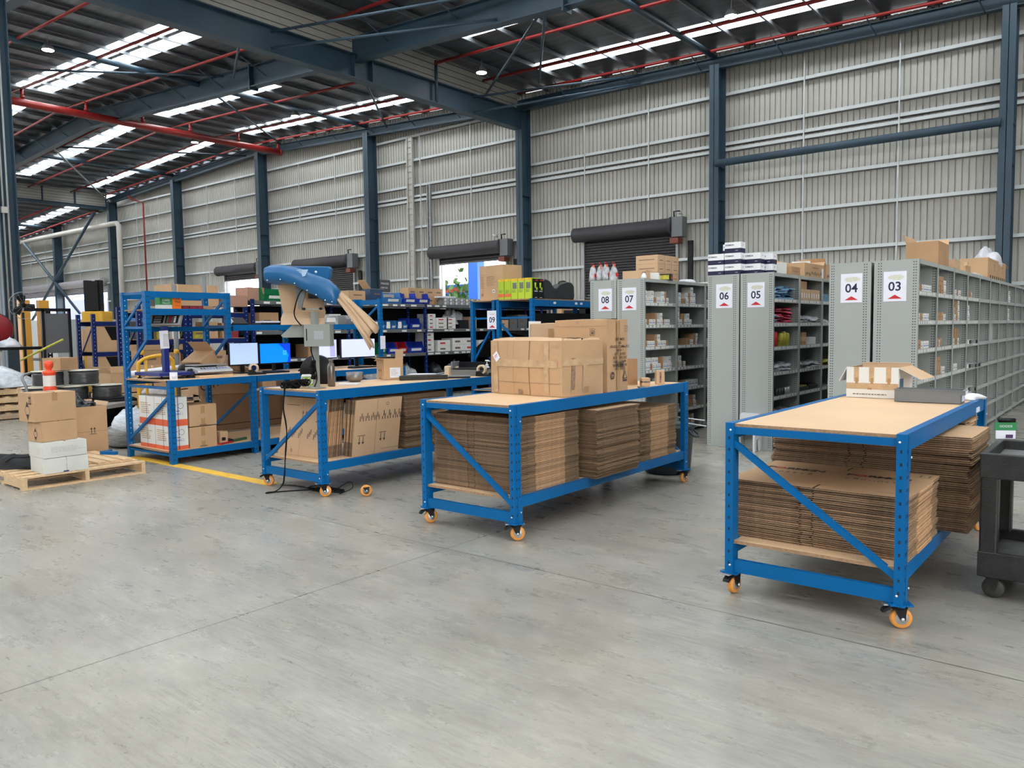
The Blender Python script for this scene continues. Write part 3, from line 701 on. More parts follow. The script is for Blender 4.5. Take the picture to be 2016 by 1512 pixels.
# printing on the uppermost sheet reads from the left end of the bench (faces +y): marks along x
def arrows(g, o, u, v, h, mt=INK, n=2, gap=0.045, base=True, down=False):
    o = Vector(o); s = -1 if down else 1
    for k in range(n):
        a = o+u*(k*gap)
        st_ = a if not down else a+v*h
        g.add([st_-u*0.004, st_+u*0.004, st_+u*0.004+v*(s*h*0.7), st_-u*0.004+v*(s*h*0.7)], [(0,1,2,3)], mt)
        g.add([st_-u*0.016+v*(s*h*0.68), st_+u*0.016+v*(s*h*0.68), st_+v*(s*h)], [(0,1,2)], mt)
    if base:
        b0 = o-u*0.022-v*0.012 if not down else o-u*0.022+v*(h+0.006)
        g.add([b0, b0+u*(gap*(n-1)+0.044), b0+u*(gap*(n-1)+0.044)+v*0.006, b0+v*0.006], [(0,1,2,3)], mt)
for xx in (0.20, 0.66):
    Mf = Matrix.Translation((xx, 0.30, 0.0117)) @ Matrix.Rotation(0.0, 4, 'Z')
    for q, ch in enumerate('FORMGN'):
        vs, fs = text_mesh('O' if ch == 'O' else ch, 0.075, 0.003)
        Ml = Matrix.Translation((xx-0.135+0.055*q+(0.012 if q > 1 else 0), 0.49, 0.0119)) @ Matrix.Diagonal((1.15, 1.0, 1.0, 1.0))
        tp.add([Ml @ v for v in vs], fs, INKRED if ch == 'O' else INK)
    for k in range(7):
        a = xx-0.13+k*0.042; q = RNG.uniform(0.015, 0.03)
        tp.box(a, a+q, 0.36, 0.36+RNG.uniform(0.02, 0.045), 0.01165, 0.0119, INKSOFT)
        tp.box(a+0.006, a+q-0.006, 0.365, 0.37+q*0.4, 0.0119, 0.0120, KRAFT)
arrows(tp, (0.86, 0.62, 0.0118), UX, UY, 0.07, INKSOFT)
tp.box(0.77, 0.86, 0.08, 0.085, 0.0117, 0.0119, INKSOFT)
o = tp.build('flattened_carton'); o.location = (-1.82, 4.18, 0.3105+28*0.0113); o.rotation_euler = (0, 0, 0.0)
tag(o, 'printed flattened carton topping the front stack under the right bench', 'flattened carton')
stack('flattened_carton', 'flattened carton in the tall overhanging stack under the right bench', 'flattened cartons, rear stack of the right bench', -1.86, 4.97, 0.3105, 1.12, 0.60, 0.0122, 45, 12, style=0, jit=0.011, top_label='pale flattened carton topping the overhanging stack under the right bench')
stack('flattened_carton', 'flattened carton in the far stack under the right bench', 'flattened cartons, far stack of the right bench', -1.72, 5.70, 0.3105, 0.84, 0.45, 0.022, 25, 13, style=1)
# middle bench
stack('flattened_carton', 'flattened carton in the stack at the near end of the middle bench', 'flattened cartons, near stack of the middle bench', -4.275, 4.29, 0.3105, 0.83, 0.78, 0.0115, 48, 21, style=1, jit=0.005)
stack('flattened_carton', 'flattened carton in the overhanging middle stack under the middle bench', 'flattened cartons, middle stack of the middle bench', -4.10, 5.13, 0.3105, 0.78, 0.66, 0.0118, 46, 22, style=0, jit=0.010)
stack('flattened_carton', 'flattened carton in the far stack under the middle bench', 'flattened cartons, far stack of the middle bench', -4.22, 6.02, 0.3105, 0.78, 0.68, 0.0125, 37, 23, style=1, jit=0.007)
# paper-machine bench: far stack, leaning sheets
stack('flattened_carton', 'flattened carton in the stack behind the leaning sheets of the third bench', 'flattened cartons, stack of the paper machine bench', -6.55, 5.36, 0.3105, 0.80, 0.62, 0.0135, 40, 31, style=0, jit=0.011)
def leaning(n, base, W, H, group, lab, frontlab, axis, tilt, step, front_marks):
    """flattened cartons standing on edge and leaning; first one faces the viewer. axis: normal direction angle about z"""
    r = random.Random(n); proto = None; seq = list(range(n))
    for i in seq:
        if i == 0:
            g = MB(); g.box(0, W, 0, 0.006, 0, H, KRAFT2); g.box(0.002, W-0.004, 0.006, 0.009, 0.003, H-0.003, KSLIT); g.box(0, W, 0.009, 0.014, 0.002, H-0.004, KRAFT2)
            g.box(W*0.46, W*0.46+0.003, -0.0004, 0.0002, 0, H, KEDGE)
            front_marks(g, W, H); o = g.build('flattened_carton'); tag(o, frontlab, 'flattened carton')
        else:
            if proto is None:
                g = MB(); g.box(0, W, 0, 0.005, 0, H, KEDGE, top=KEDGE); g.box(0.003, W-0.003, 0.005, 0.008, 0.003, H-0.006, KSLIT); g.box(0, W, 0.008, 0.013, 0, H, KEDGE)
                g.box(-0.0006, 0.0004, 0.001, 0.012, H*0.25, H*0.75, KFOLD); g.box(W-0.0004, W+0.0006, 0.001, 0.012, H*0.2, H*0.78, KFOLD)
                o = g.build('flattened_carton'); proto = o
            else: o = proto.copy(); C.objects.link(o)
            tag(o, lab, 'flattened carton', group)
        off = Vector((cos(axis), sin(axis), 0)).cross(UZ)*(-1)   # depth direction
        d = Vector((-sin(axis), cos(axis), 0))*(i*step)
        o.location = Vector(base)+d+Vector((r.uniform(-1, 1)*0.006, 0, 0)); o.rotation_euler = (-tilt*(1-0.03*i) if True else 0, 0, axis)
def marks1(g, W, H):
    u, v = UX, UZ
    for a in (0.10, 0.22, 0.34, 0.44):
        for q in range(3): g.rect((0, -0.0006, 0), u, v, W*a+q*0.018, H*(0.62+0.05*(q % 2)), 0.012, 0.05, INKSOFT)
    for a in (0.58, 0.70, 0.82, 0.92):
        for q in range(3): g.rect((0, -0.0006, 0), u, v, W*a+q*0.016, H*(0.62+0.06*(q % 2)), 0.010, 0.055 if q else 0.03, INK)
    arrows(g, (W*0.12, -0.0006, H*0.20), u, v, 0.08, INK, down=True); arrows(g, (W*0.58, -0.0006, H*0.22), u, v, 0.08, INK, down=True)
    g.rect((0, -0.0006, 0), u, v, W*0.60, H*0.07, 0.22, 0.004, INKSOFT)
    g.lathe([(0.012, 0), (0.017, 0)], INKSOFT, 14, (W*0.68, -0.0006, H*0.9), 'y', cap=False)
leaning(9, (-5.79, 4.72, 0.312), 0.56, 0.545, 'cartons leaning with printed side out', 'flattened carton on edge behind the printed one, third bench', 'printed flattened carton leaning on edge beneath the carton with two arrows', radians(88), radians(-9), 0.0165, marks1)
def marks2(g, W, H):
    u, v = UX, UZ
    for a in (0.15, 0.28, 0.42, 0.62, 0.75):
        for q in range(3): g.rect((0, -0.0006, 0), u, v, W*a+q*0.02, H*(0.30+0.04*q), 0.013, 0.05, INKSOFT)
    arrows(g, (W*0.80, -0.0006, H*0.62), u, v, 0.09, INK)
    arrows(g, (W*0.48, -0.0006, H*0.62), u, v, 0.09, INKSOFT)
    g.rect((0, -0.0006, 0), u, v, W*0.08, H*0.86, 0.20, 0.006, INKSOFT)
    g.lathe([(0.010, 0), (0.015, 0)], INKSOFT, 14, (W*0.30, -0.0006, H*0.08), 'y', cap=False)
leaning(14, (-6.60, 4.46, 0.312), 0.66, 0.56, 'cartons leaning at the open end', 'flattened carton on edge in the leaning row, end of third bench', 'printed flattened carton leaning behind the hanging black cord', radians(3), radians(10), 0.0165, marks2)
# ================================================================ CARTONS
def carton_mesh(W, D, H, mt, seed=0, bulge=0.004, noise=0.0015, tape=None, seam=True, open_top=False):
    """closed carton, base centre at origin; W along x, D along y. faces subdivided and gently bowed"""
    r = random.Random(seed); g = MB(); n = 6
    ph = [r.uniform(0, 6.28) for _ in range(8)]
    def wob(a, b, k): return noise*(sin(a*3.1+ph[k % 8])+sin(b*4.3+ph[(k+3) % 8]))
    def face(o, u, v, nn, lu, lv, k, m2=mt):
        vs = []; fs = []
        for i in range(n+1):
            for j in range(n+1):
                a, b = i/n, j/n
                w = bulge*sin(pi*a)*sin(pi*b)+(wob(a*3, b*3, k)*sin(pi*a)*sin(pi*b))
                vs.append(Vector(o)+u*(a*lu)+v*(b*lv)+nn*w)
        for i in range(n):
            for j in range(n): fs.append((i*(n+1)+j, (i+1)*(n+1)+j, (i+1)*(n+1)+j+1, i*(n+1)+j+1))
        g.add(vs, fs, m2, True)
    w, d = W/2, D/2
    face((-w, -d, 0), UX, UZ, -UY, W, H, 0); face((w, -d, 0), UY, UZ, UX, D, H, 1)
    face((w, d, 0), -UX, UZ, UY, W, H, 2); face((-w, d, 0), -UY, UZ, -UX, D, H, 3)
    face((-w, d, 0), UX, -UY, -UZ, W, D, 5)
    if not open_top: face((-w, -d, H), UX, UY, UZ, W, D, 4)
    if seam and not open_top:
        g.box(-w, w, -0.0015, 0.0015, H+bulge*0.2, H+bulge+0.001, KSLIT)
    if tape:
        z = H+bulge+0.0015
        g.box(-w-0.001, w+0.001, -0.025, 0.025, z-0.001, z, tape)
        for s in (-1, 1): xa, xb_ = sorted((s*w, s*(w+bulge*0.5+0.001))); g.box(xa, xb_, -0.025, 0.025, H*0.78, z, tape)
    return g
def put(g, name, label, loc, rot=0, cat='carton', group=None, parent=None):
    o = g.build(name, parent, loc, rotz=rot)
    return tag(o, label, cat, group) if parent is None else o
def marks_lines(g, o, u, v, w, h, rows, seed, mt=INKSOFT, rowh=0.4):
    r = random.Random(seed); dz = h/rows
    for i in range(rows):
        x = 0
        while x < w*r.uniform(0.6, 1.0):
            q = r.uniform(0.015, 0.05)*w*2
            g.rect(o, u, v, x, h-(i+1)*dz, min(q, w-x), dz*rowh, mt); x += q+0.02*w

# ---- middle bench: the big battered cartons
TZ = 0.967
g = carton_mesh(0.80, 0.50, 0.437, KRAFT, 5, bulge=0.016, noise=0.0022)
w, d = 0.40, 0.25; f = -0.2505
def on_front(x, z): return (x, -d-0.0165*sin(pi*min(1, max(0, (x+w)/0.8)))*sin(pi*z/0.437)-0.0045, z)
def strip_front(g, x0, x1, z0, z1, mt, nseg=10):
    vs = []; fs = []
    for i in range(nseg+1):
        x = x0+(x1-x0)*i/nseg
        for j in range(5):
            z = z0+(z1-z0)*j/4; vs.append(on_front(x, z))
    for i in range(nseg):
        for j in range(4): fs.append((i*5+j, (i+1)*5+j, (i+1)*5+j+1, i*5+j+1))
    g.add(vs, fs, mt, True)
strip_front(g, -0.36, 0.36, 0.225, 0.285, CTAPE); strip_front(g, 0.22, 0.27, 0.02, 0.43, CTAPE, 2); strip_front(g, -0.36, -0.31, 0.01, 0.43, CTAPE, 2)
strip_front(g, 0.06, 0.064, 0.0, 0.437, KSLIT, 1); strip_front(g, -0.12, -0.118, 0.0, 0.437, KEDGE, 1); strip_front(g, -0.19, -0.188, 0.30, 0.437, KEDGE, 1); strip_front(g, -0.36, 0.38, 0.098, 0.101, KEDGE, 8)
strip_front(g, -0.07, -0.02, 0.005, 0.045, KEDGE, 2)
for x0_, x1_ in ((0.404, 0.4055),):
    def on_side(y, z): return (w+0.0165*sin(pi*(y+d)/0.5)*sin(pi*z/0.437)+0.0045, y, z)
    def strip_side(y0, y1, z0, z1, mt, n=6):
        vs = []; fs = []
        for i in range(n+1):
            for j in range(n+1): vs.append(on_side(y0+(y1-y0)*i/n, z0+(z1-z0)*j/n))
        for i in range(n):
            for j in range(n): fs.append((i*(n+1)+j, (i+1)*(n+1)+j, (i+1)*(n+1)+j+1, i*(n+1)+j+1))
        g.add(vs, fs, mt, True)
strip_side(-0.25, 0.25, 0.24, 0.29, CTAPE); strip_side(-0.15, -0.11, 0.05, 0.30, KEDGE, 2); strip_side(-0.02, 0.03, 0.03, 0.26, CTAPE, 3); strip_side(0.0, 0.06, 0.02, 0.07, KTAPE, 2)
big = put(g, 'battered_carton', 'biggest battered taped carton at the front of the middle bench', (-3.862, 5.205, TZ), radians(-6.5))
g = MB(); lab_M = Matrix.Translation(Vector(on_front(-0.32, 0.305))+Vector((0, -0.004, 0))) @ Matrix.Rotation(radians(-38), 4, 'Y')
g.box(-0.03, 0.03, -0.0005, 0.0005, -0.035, 0.035, PAPER, lab_M); g.box(-0.02, 0.02, -0.001, -0.0006, 0.008, 0.014, INKRED, lab_M); g.box(-0.02, 0.015, -0.001, -0.0006, -0.004, 0.0, INKRED, lab_M)
o = g.build('shipping_label', big); o['label'] = 'small white label stuck at an angle'
g = MB(); r = random.Random(4)               # torn top edge and raised flap
vs = []; 
for i in range(13): x = -0.40+0.8*i/12; vs += [(x, -0.245, 0.43), (x, -0.20+r.uniform(-0.02, 0.02), 0.452+0.014*sin(pi*i/12)+r.uniform(-0.002, 0.002))]
g.add(vs, [(2*i, 2*i+2, 2*i+3, 2*i+1) for i in range(12)], KRAFT2, True)
vs = []
for i in range(9): y = -0.24+0.46*i/8; vs += [(0.398, y, 0.425), (0.40-0.03*(i % 2)*0.4-0.012, y, 0.452+r.uniform(-0.006, 0.006))]
g.add(vs, [(2*i, 2*i+2, 2*i+3, 2*i+1) for i in range(8)], KRAFT2, True)
g.build('top_flap', big)

g = carton_mesh(0.52, 0.33, 0.60, KRAFT, 9, bulge=0.008, noise=0.0018)
u, v = UX, UZ; side = (0.2705, -0.165, 0)
F = lambda a, b, c_, d_, m2: g.rect((0.2715, -0.165, 0), UY, UZ, a, b, c_, d_, m2)
g.rect((0.2720, -0.165, 0), UY, UZ, 0.135, 0.02, 0.055, 0.57, KTAPE)
rows = ['NET  MEAS', 'NO.', 'FRAGILE STORM 6 PCS', 'REF N  7', 'QTY.  32 PCS', 'BOX    SPEC NO', 'LOT   7 27 AM', 'SERIAL 7 NO 106', 'N.W. 10 KGS']
for i, tx in enumerate(rows): g.text(tx, 0.030, INK, facing((0.2732, 0.02, 0.435-i*0.031), UY, UZ), 0.0006)
for k in range(14): g.rect((0.2732, -0.05, 0.205), UY, UZ, 0.01+k*0.009, 0, 0.004+0.003*(k % 3 == 0), 0.040, INK)
g.rect((0.2730, -0.05, 0.202), UY, UZ, 0.0, 0.0, 0.14, 0.0025, INK); g.rect((0.2730, -0.05, 0.247), UY, UZ, 0.0, 0.0, 0.14, 0.0025, INK)
g.lathe([(0.022, 0), (0.031, 0)], INK, 20, (0.2730, -0.10, 0.135), 'x', cap=False); g.text('C', 0.045, INK, facing((0.2732, -0.10, 0.135), UY, UZ), 0.001)
g.add([(0.2730, 0.065, 0.10), (0.2730, 0.135, 0.10), (0.2730, 0.10, 0.175)], [(0,1,2)], INK); g.add([(0.2734, 0.080, 0.108), (0.2734, 0.120, 0.108), (0.2734, 0.10, 0.155)], [(0,1,2)], KRAFT); g.rect((0.2730, 0.065, 0.08), UY, UZ, 0, 0, 0.07, 0.014, INK)
for o_, u_ in (((0.2730, 0.095, 0.50), UY),):
    g.rect(o_, u_, UZ, 0, 0, 0.05, 0.003, INK); g.rect(o_, u_, UZ, 0, 0.045, 0.05, 0.003, INK); g.rect(o_, u_, UZ, 0, 0, 0.003, 0.048, INK); g.rect(o_, u_, UZ, 0.047, 0, 0.003, 0.048, INK); g.text('UP', 0.02, INK, facing(Vector(o_)+Vector((0, 0.025, 0.024)), UY, UZ))
fr = -0.1765
o_ = (0.10, fr, 0.47)
for a, b, c_, d_ in ((0, 0, 0.05, 0.003), (0, 0.052, 0.05, 0.003), (0, 0, 0.003, 0.055), (0.047, 0, 0.003, 0.055)): g.rect(o_, UX, UZ, a, b, c_, d_, INK)
g.lathe([(0.008, 0), (0.012, 0)], INK, 12, (0.125, fr, 0.505), 'y', cap=False); g.rect(o_, UX, UZ, 0.015, 0.012, 0.02, 0.01, INK)
g.text('MADE IN PRC', 0.022, INK, facing((-0.06, fr-0.0005, 0.445), UX, UZ), 0.0006)
g.text('T/1', 0.03, INKSOFT, facing((-0.02, fr-0.0005, 0.575), UX, UZ))
g.rect((-0.26, fr+0.002, 0.545), UX, UZ, 0, 0, 0.52, 0.003, KEDGE)
put(g, 'tall_carton', 'tall battered carton with printed side and brown tape on the middle bench', (-3.70, 5.64, TZ), radians(0.5))
g = MB()
for i in range(8):
    g.tube([(-3.95+i*0.07, 5.47+0.01*sin(i*2.3), TZ+0.60+0.010*sin(i*1.7)), (-3.95+(i+1)*0.07-0.004, 5.47+0.01*sin((i+1)*2.3), TZ+0.603+0.012*sin((i+1)*1.7))], 0.006, KRAFT2, 5)
g = carton_mesh(0.50, 0.36, 0.575, KRAFT2, 12, bulge=0.010, noise=0.005)
g.rect((-0.035, -0.1915, 0.44), UX, UZ, 0, 0, 0.055, 0.09, KTAPE)
put(g, 'plain_carton', 'plain taped carton standing behind the biggest carton, middle bench', (-4.13, 5.85, TZ), radians(-2))
g = MB(); g.box(-0.005, 0.0, -0.16, 0.02, 0, 0.60, WHITE); put(g, 'white_sheet', 'white sheet edge standing behind the plain carton', (-4.395, 5.83, TZ), 0, 'sheet')
g = MB()
M = Matrix.Rotation(radians(6), 4, 'Y')
g.box(-0.012, 0.0, -0.12, 0.12, 0, 0.245, KRAFT3, M); g.box(0.0005, 0.001, -0.06, 0.0, 0.17, 0.18, INK, M); g.box(0.0005, 0.001, -0.02, 0.03, 0.06, 0.12, INKNAVY, M)
put(g, 'cardboard_sleeve', 'pinkish cardboard sleeve standing behind the tall printed carton', (-3.76, 6.29, TZ), radians(-60), 'carton')
def label_box(W, D, H, name, label, loc, rot, txt, tsz):
    g = MB(); g.box(-W/2, W/2, -D/2, D/2, 0, H, KRAFT2)
    g.text(txt, tsz, INKNAVY, facing((W*0.18 if H < W else -W*0.05, -D/2-0.0006, H/2), (0, 0, 1) if H > W else UX, (-1, 0, 0) if H > W else UZ), 0.0008)
    g.text(txt, tsz*0.8, INKNAVY, facing((W/2+0.0006, 0, H/2), (0, 0, 1) if H > W else UY, (0, -1, 0) if H > W else UZ), 0.0008)
    return tag(g.build(name, None, loc, bevel=0.001, rotz=rot), label, 'box')
label_box(0.10, 0.075, 0.072, 'small_box', 'low small brown box at the far end of the middle bench', (-3.545, 6.29, TZ), radians(-48), 'FORMGN', 0.022)
label_box(0.085, 0.075, 0.125, 'small_box', 'taller small brown box with upright lettering, far end of middle bench', (-3.54, 6.56, TZ), radians(-50), 'FORMGN', 0.03)
g = MB(); g.box(-0.05, 0.05, -0.025, 0.025, 0, 0.008, GREYPL); put(g, 'dark_slab', 'thin dark grey block lying before the small brown boxes', (-3.46, 6.08, TZ), radians(-46), 'block')

# ---- right bench: white open carton, grey tray, crumpled bag
def open_carton(name, label, loc, rot, W, D, H, mo, mi, flaps, extra=None, t=0.004):
    c = thing(name, label, 'carton', loc, rot)
    g = MB(); w, d = W/2, D/2
    g.box(-w, w, -d, -d+t, 0, H, mo); g.box(-w, w, d-t, d, 0, H, mo); g.box(-w, -w+t, -d+t, d-t, 0, H, mo); g.box(w-t, w, -d+t, d-t, 0, H, mo)
    g.box(-w+t, w-t, -d+t, d-t, 0, 0.004, mi)
    for s, a in ((-1, 0), (1, 0)): g.quad((-w+t+0.0005, -d+t+0.0005, H), (-w+t+0.0005, d-t, H), (-w+t+0.0005, d-t, 0.004), (-w+t+0.0005, -d+t, 0.004), mi)
    g.quad((-w+t, d-t-0.0005, H), (w-t, d-t-0.0005, H), (w-t, d-t-0.0005, 0.004), (-w+t, d-t-0.0005, 0.004), mi)
    if extra: extra(g, W, D, H)
    g.build('carton_body', c)
    for side, ang, L in flaps:
        g = MB()
        if side in 'NS':
            yy = d if side == 'N' else -d; s = 1 if side == 'N' else -1
            M = Matrix.Translation((0, yy, H)) @ Matrix.Rotation(s*radians(-ang), 4, 'X')
            g.box(-w+0.003, w-0.003, *sorted((0, s*0.004)), 0, L, mo, M); g.box(-w+0.003, w-0.003, *sorted((-s*0.0005, 0)), 0, L, mi, M)
        else:
            xx = w if side == 'E' else -w; s = 1 if side == 'E' else -1
            M = Matrix.Translation((xx, 0, H)) @ Matrix.Rotation(s*radians(ang), 4, 'Y')
            g.box(*sorted((0, s*0.004)), -d+0.003, d-0.003, 0, L, mo, M); g.box(*sorted((-s*0.0006, 0)), -d+0.003, d-0.003, 0, L, mi, M)
        g.build('flap', c)
    return c
def ex_white(g, W, D, H):
    f = -D/2-0.0012
    for a in (-0.125, -0.02, 0.095): g.rect((0, f, 0), UX, UZ, a, H*0.52, 0.035, H*0.48, CTAPE); g.rect((0, f-0.0004, 0), UX, UZ, a+0.010, H*0.45, 0.02, H*0.2, KTAPE)
    g.rect((0, f-0.0002, 0), UX, UZ, -W/2, H*0.28, W, H*0.20, CTAPE); g.rect((0, f-0.001, 0), UX, UZ, -0.03, H*0.27, 0.03, 0.012, KTAPE)
    marks_lines(g, (-0.13, f-0.0004, H*0.10), UX, UZ, 0.26, 0.008, 1, 3, INKSOFT, 0.8)
    g.rect((W/2+0.0008, -D/2, 0), UY, UZ, 0.03, 0.02, 0.10, 0.12, mat('printed_blue_panel', (0.08, 0.16, 0.30), 0.5))
open_carton('white_carton', 'open white carton patched with brown tape on the right bench', (-1.527, 6.20, TZ), radians(-1.5), 0.355, 0.37, 0.222, CARTONWHITE, KRAFT2, [('E', 118, 0.17), ('W', 152, 0.12), ('N', -12, 0.02)], ex_white)
g = MB(); L, Wd, H = 0.40, 0.17, 0.088
g.box(-L/2, L/2, -Wd/2, -Wd/2+0.003, 0, H, GREYPL); g.box(-L/2, L/2, Wd/2-0.003, Wd/2, 0, H, GREYPL); g.box(-L/2, -L/2+0.003, -Wd/2, Wd/2, 0, H, GREYPL); g.box(L/2-0.003, L/2, -Wd/2, Wd/2, 0, H*0.62, GREYPL); g.box(-L/2, L/2, -Wd/2, Wd/2, 0, 0.003, GREYPL)
g.box(-L/2-0.003, L/2+0.02, -Wd/2-0.003, -Wd/2, H-0.006, H, GREYPL); g.box(L/2, L/2+0.022, -Wd/2, Wd/2, H*0.68, H*0.98, GREYPL); g.box(L/2+0.001, L/2+0.003, -0.05, 0.05, 0.012, H*0.6, PAPER); g.box(L/2+0.022, L/2+0.024, -0.05, 0.05, H*0.7, H*0.95, PAPER)
put(g, 'storage_tray', 'long dark grey plastic tray beside the white carton', (-1.135, 5.90, TZ), radians(1.5), 'tray')
def blob(mb, c, rx, ry, rz, mt, seed, amp=0.25, n=14, m=9, flat=True, M=None):
    r = random.Random(seed); P = [(r.uniform(2, 5), r.uniform(2, 5), r.uniform(0, 6), r.uniform(0, 6)) for _ in range(6)]
    vs = []; 
    for j in range(m+1):
        ph = pi*j/m
        for i in range(n):
            t = 2*pi*i/n; q = 1+amp*sum(sin(a*t+c1)*sin(b_*ph+d1) for a, b_, c1, d1 in [(round(p[0]), p[1], p[2], p[3]) for p in P])/3
            z = cos(ph)*rz*q
            if flat and z < -0.001: z = max(z, -0.0*rz)
            v = Vector((c[0]+rx*q*sin(ph)*cos(t), c[1]+ry*q*sin(ph)*sin(t), c[2]+max(0, z)))
            vs.append(M @ v if M is not None else v)
    fs = [(j*n+i, j*n+(i+1) % n, (j+1)*n+(i+1) % n, (j+1)*n+i) for j in range(m) for i in range(n)]
    mb.add(vs, fs, mt, True)
BAG = mat('white_plastic_bag', (0.66, 0.66, 0.72), 0.3, var=0.1, scale=20, bump=0.8, bscale=30)
g = MB(); blob(g, (0, 0, 0.0), 0.12, 0.10, 0.045, BAG, 3, 0.35, 24, 12); put(g, 'plastic_bag', 'crumpled white bag at the far corner of the right bench', (-0.99, 6.25, TZ), 0, 'bag')

# ---- paper machine bench: things on the top
def ex_arrow(g, W, D, H):
    arrows(g, (-0.03, -D/2-0.0008, 0.02), UX, UZ, 0.105, INK, 2, 0.055)
    g.rect((W/2+0.0008, -D/2, 0), UY, UZ, D*0.30, 0.02, D*0.55, 0.11, PAPER); marks_lines(g, (W/2+0.0013, -D/2+D*0.36, 0.05), UY, UZ, D*0.4, 0.07, 4, 8, INK, 0.2)
open_carton('arrow_carton', 'open carton printed with two up arrows on the third bench', (-6.47, 5.83, TZ), radians(-22), 0.24, 0.22, 0.225, KRAFT, KRAFT2, [('W', 108, 0.09), ('N', 2, 0.10), ('S', 78, 0.06)], ex_arrow)
g = MB(); pts = []
R_ = 0.45
poly = [(0.0, 0.0), (0.52, 0.0), (0.52, 0.06), (0.46, 0.16), (0.33, 0.23), (0.17, 0.22), (0.05, 0.14), (0, 0.06)]
g.prism(poly, 0, 0.045, mat('dark_olive_foam', (0.035, 0.033, 0.028), 0.85, var=0.2, scale=30), 'z'); put(g, 'foam_pad', 'dark rounded foam pad lying on the third bench', (-6.17, 5.70, TZ), radians(55), 'pad')
g = MB(); g.box(-0.12, 0.12, -0.09, 0.09, 0, 0.012, BLACK); g.box(-0.12, 0.12, -0.09, 0.09, 0.014, 0.024, GREYPL); put(g, 'flat_case', 'thin black folder near the far end of third bench', (-5.92, 6.36, TZ), radians(40), 'folder')
def tape_dispenser(name, label, loc, rot, s=1.0, ringcol=KRAFTPALE):
    t = thing(name, label, 'tape dispenser', loc, rot)
    g = MB(); g.prism([(-0.10*s, 0), (0.10*s, 0), (0.105*s, 0.035*s), (0.07*s, 0.045*s), (0.05*s, 0.02*s), (0.0, 0.02*s), (-0.05*s, 0.06*s), (-0.095*s, 0.055*s)], -0.035*s, 0.035*s, BLACK, 'y'); g.build('dispenser_base', t, bevel=0.004)
    g = MB(); g.lathe([(0.035*s, -0.024*s), (0.055*s, -0.024*s), (0.055*s, 0.024*s), (0.035*s, 0.024*s), (0.035*s, -0.024*s)], ringcol, 24, (-0.035*s, 0, 0.075*s), 'y', cap=False); g.build('tape_roll', t)
    return t
tape_dispenser('tape_dispenser', 'black tape dispenser at the far corner of the third bench', (-5.86, 6.72, TZ), radians(20), 1.0)
g = MB(); g.lathe([(0.030, 0), (0.036, 0.004), (0.036, 0.19), (0.030, 0.215), (0.016, 0.23), (0.016, 0.235), (0.02, 0.236), (0.02, 0.262), (0.012, 0.266)], mat('brushed_steel_flask', (0.20, 0.18, 0.165), 0.35, 0.75), 20)
put(g, 'steel_bottle', 'brushed steel drink bottle beside the paper machine pole', (-6.16, 4.79, TZ), 0, 'bottle')
GREENBOX = mat('lime_green_print', (0.25, 0.50, 0.03), 0.5); 
g = MB(); g.box(-0.15, 0.15, -0.07, 0.07, 0, 0.105, CARTONWHITE); g.box(0.1505, 0.151, -0.06, 0.06, 0.01, 0.095, GREENBOX); g.text('NX', 0.085, PAPER, facing((0.1520, 0.01, 0.052), UY, UZ), 0.003); g.box(-0.13, 0.13, -0.0705, -0.070, 0.02, 0.085, CARTONWHITE)
put(g, 'green_carton', 'white and lime green NX carton behind the machine pole', (-6.42, 4.72, TZ), radians(-38), 'box')
g = MB(); g.lathe([(0.06, 0), (0.085, 0.03), (0.09, 0.10), (0.085, 0.10)], mat('steel_mesh_cup', (0.25, 0.24, 0.24), 0.4, 0.6), 20); put(g, 'mesh_cup', 'short steel mesh cup behind the bottle', (-6.49, 5.35, TZ), 0, 'cup')
g = MB(); g.box(-0.10, 0.10, -0.07, 0.07, 0, 0.012, PAPER); put(g, 'paper_pad', 'white paper pad beside the mesh cup', (-6.20, 5.05, TZ-0.0), radians(30), 'paper')
g = MB()
for k in range(2): g.box(-0.09+0.003*k, 0.09, -0.06, 0.06, k*0.052, k*0.052+0.05, KRAFTPALE)
put(g, 'cream_box', 'two-tier cream box at the back of the third bench', (-6.38, 6.72, TZ), radians(-30), 'box')
g = MB(); g.box(-0.12, 0.12, -0.08, 0.08, 0, 0.004, PAPER, Matrix.Rotation(radians(-9), 4, 'Y')); put(g, 'paper_sheet', 'white paper sheet curling beside the cream box', (-6.42, 6.48, TZ+0.02), radians(20), 'paper')
g = MB(); g.box(-0.14, 0.14, -0.10, 0.10, 0, 0.04, PAPER, None); put(g, 'paper_stack', 'stack of white paper behind the dark foam pad', (-6.35, 6.2, TZ-0.0), radians(30), 'paper')
g = MB(); g.box(-0.22, 0.22, -0.13, 0.13, 0, 0.07, GREYPL); g.box(-0.22, -0.20, -0.13, 0.13, 0.07, 0.16, GREYPL); g.box(-0.22, 0.22, -0.13, 0.13, 0.075, 0.085, BLACK); g.box(-0.20, 0.22, 0.11, 0.13, 0.085, 0.15, BLACK)
put(g, 'document_tray', 'dark grey stacked document trays on the third bench', (-6.12, 6.80, TZ), radians(25), 'tray')
t = thing('pump_bottle', 'white pump bottle near the document trays', 'bottle', (-5.98, 6.90, TZ))
g = MB(); g.lathe([(0.03, 0), (0.034, 0.01), (0.034, 0.09), (0.014, 0.11)], mat('clear_soap', (0.5, 0.55, 0.6), 0.2), 16); g.build('bottle_body', t)
g = MB(); g.lathe([(0.018, 0.108), (0.018, 0.125), (0.006, 0.127), (0.006, 0.16), (0.022, 0.162), (0.020, 0.175)], WHITE, 12); g.bar((0, 0, 0.168), (0.045, 0, 0.162), 0.012, 0.010, WHITE); g.build('pump', t)
g = MB(); r = random.Random(6); p = []
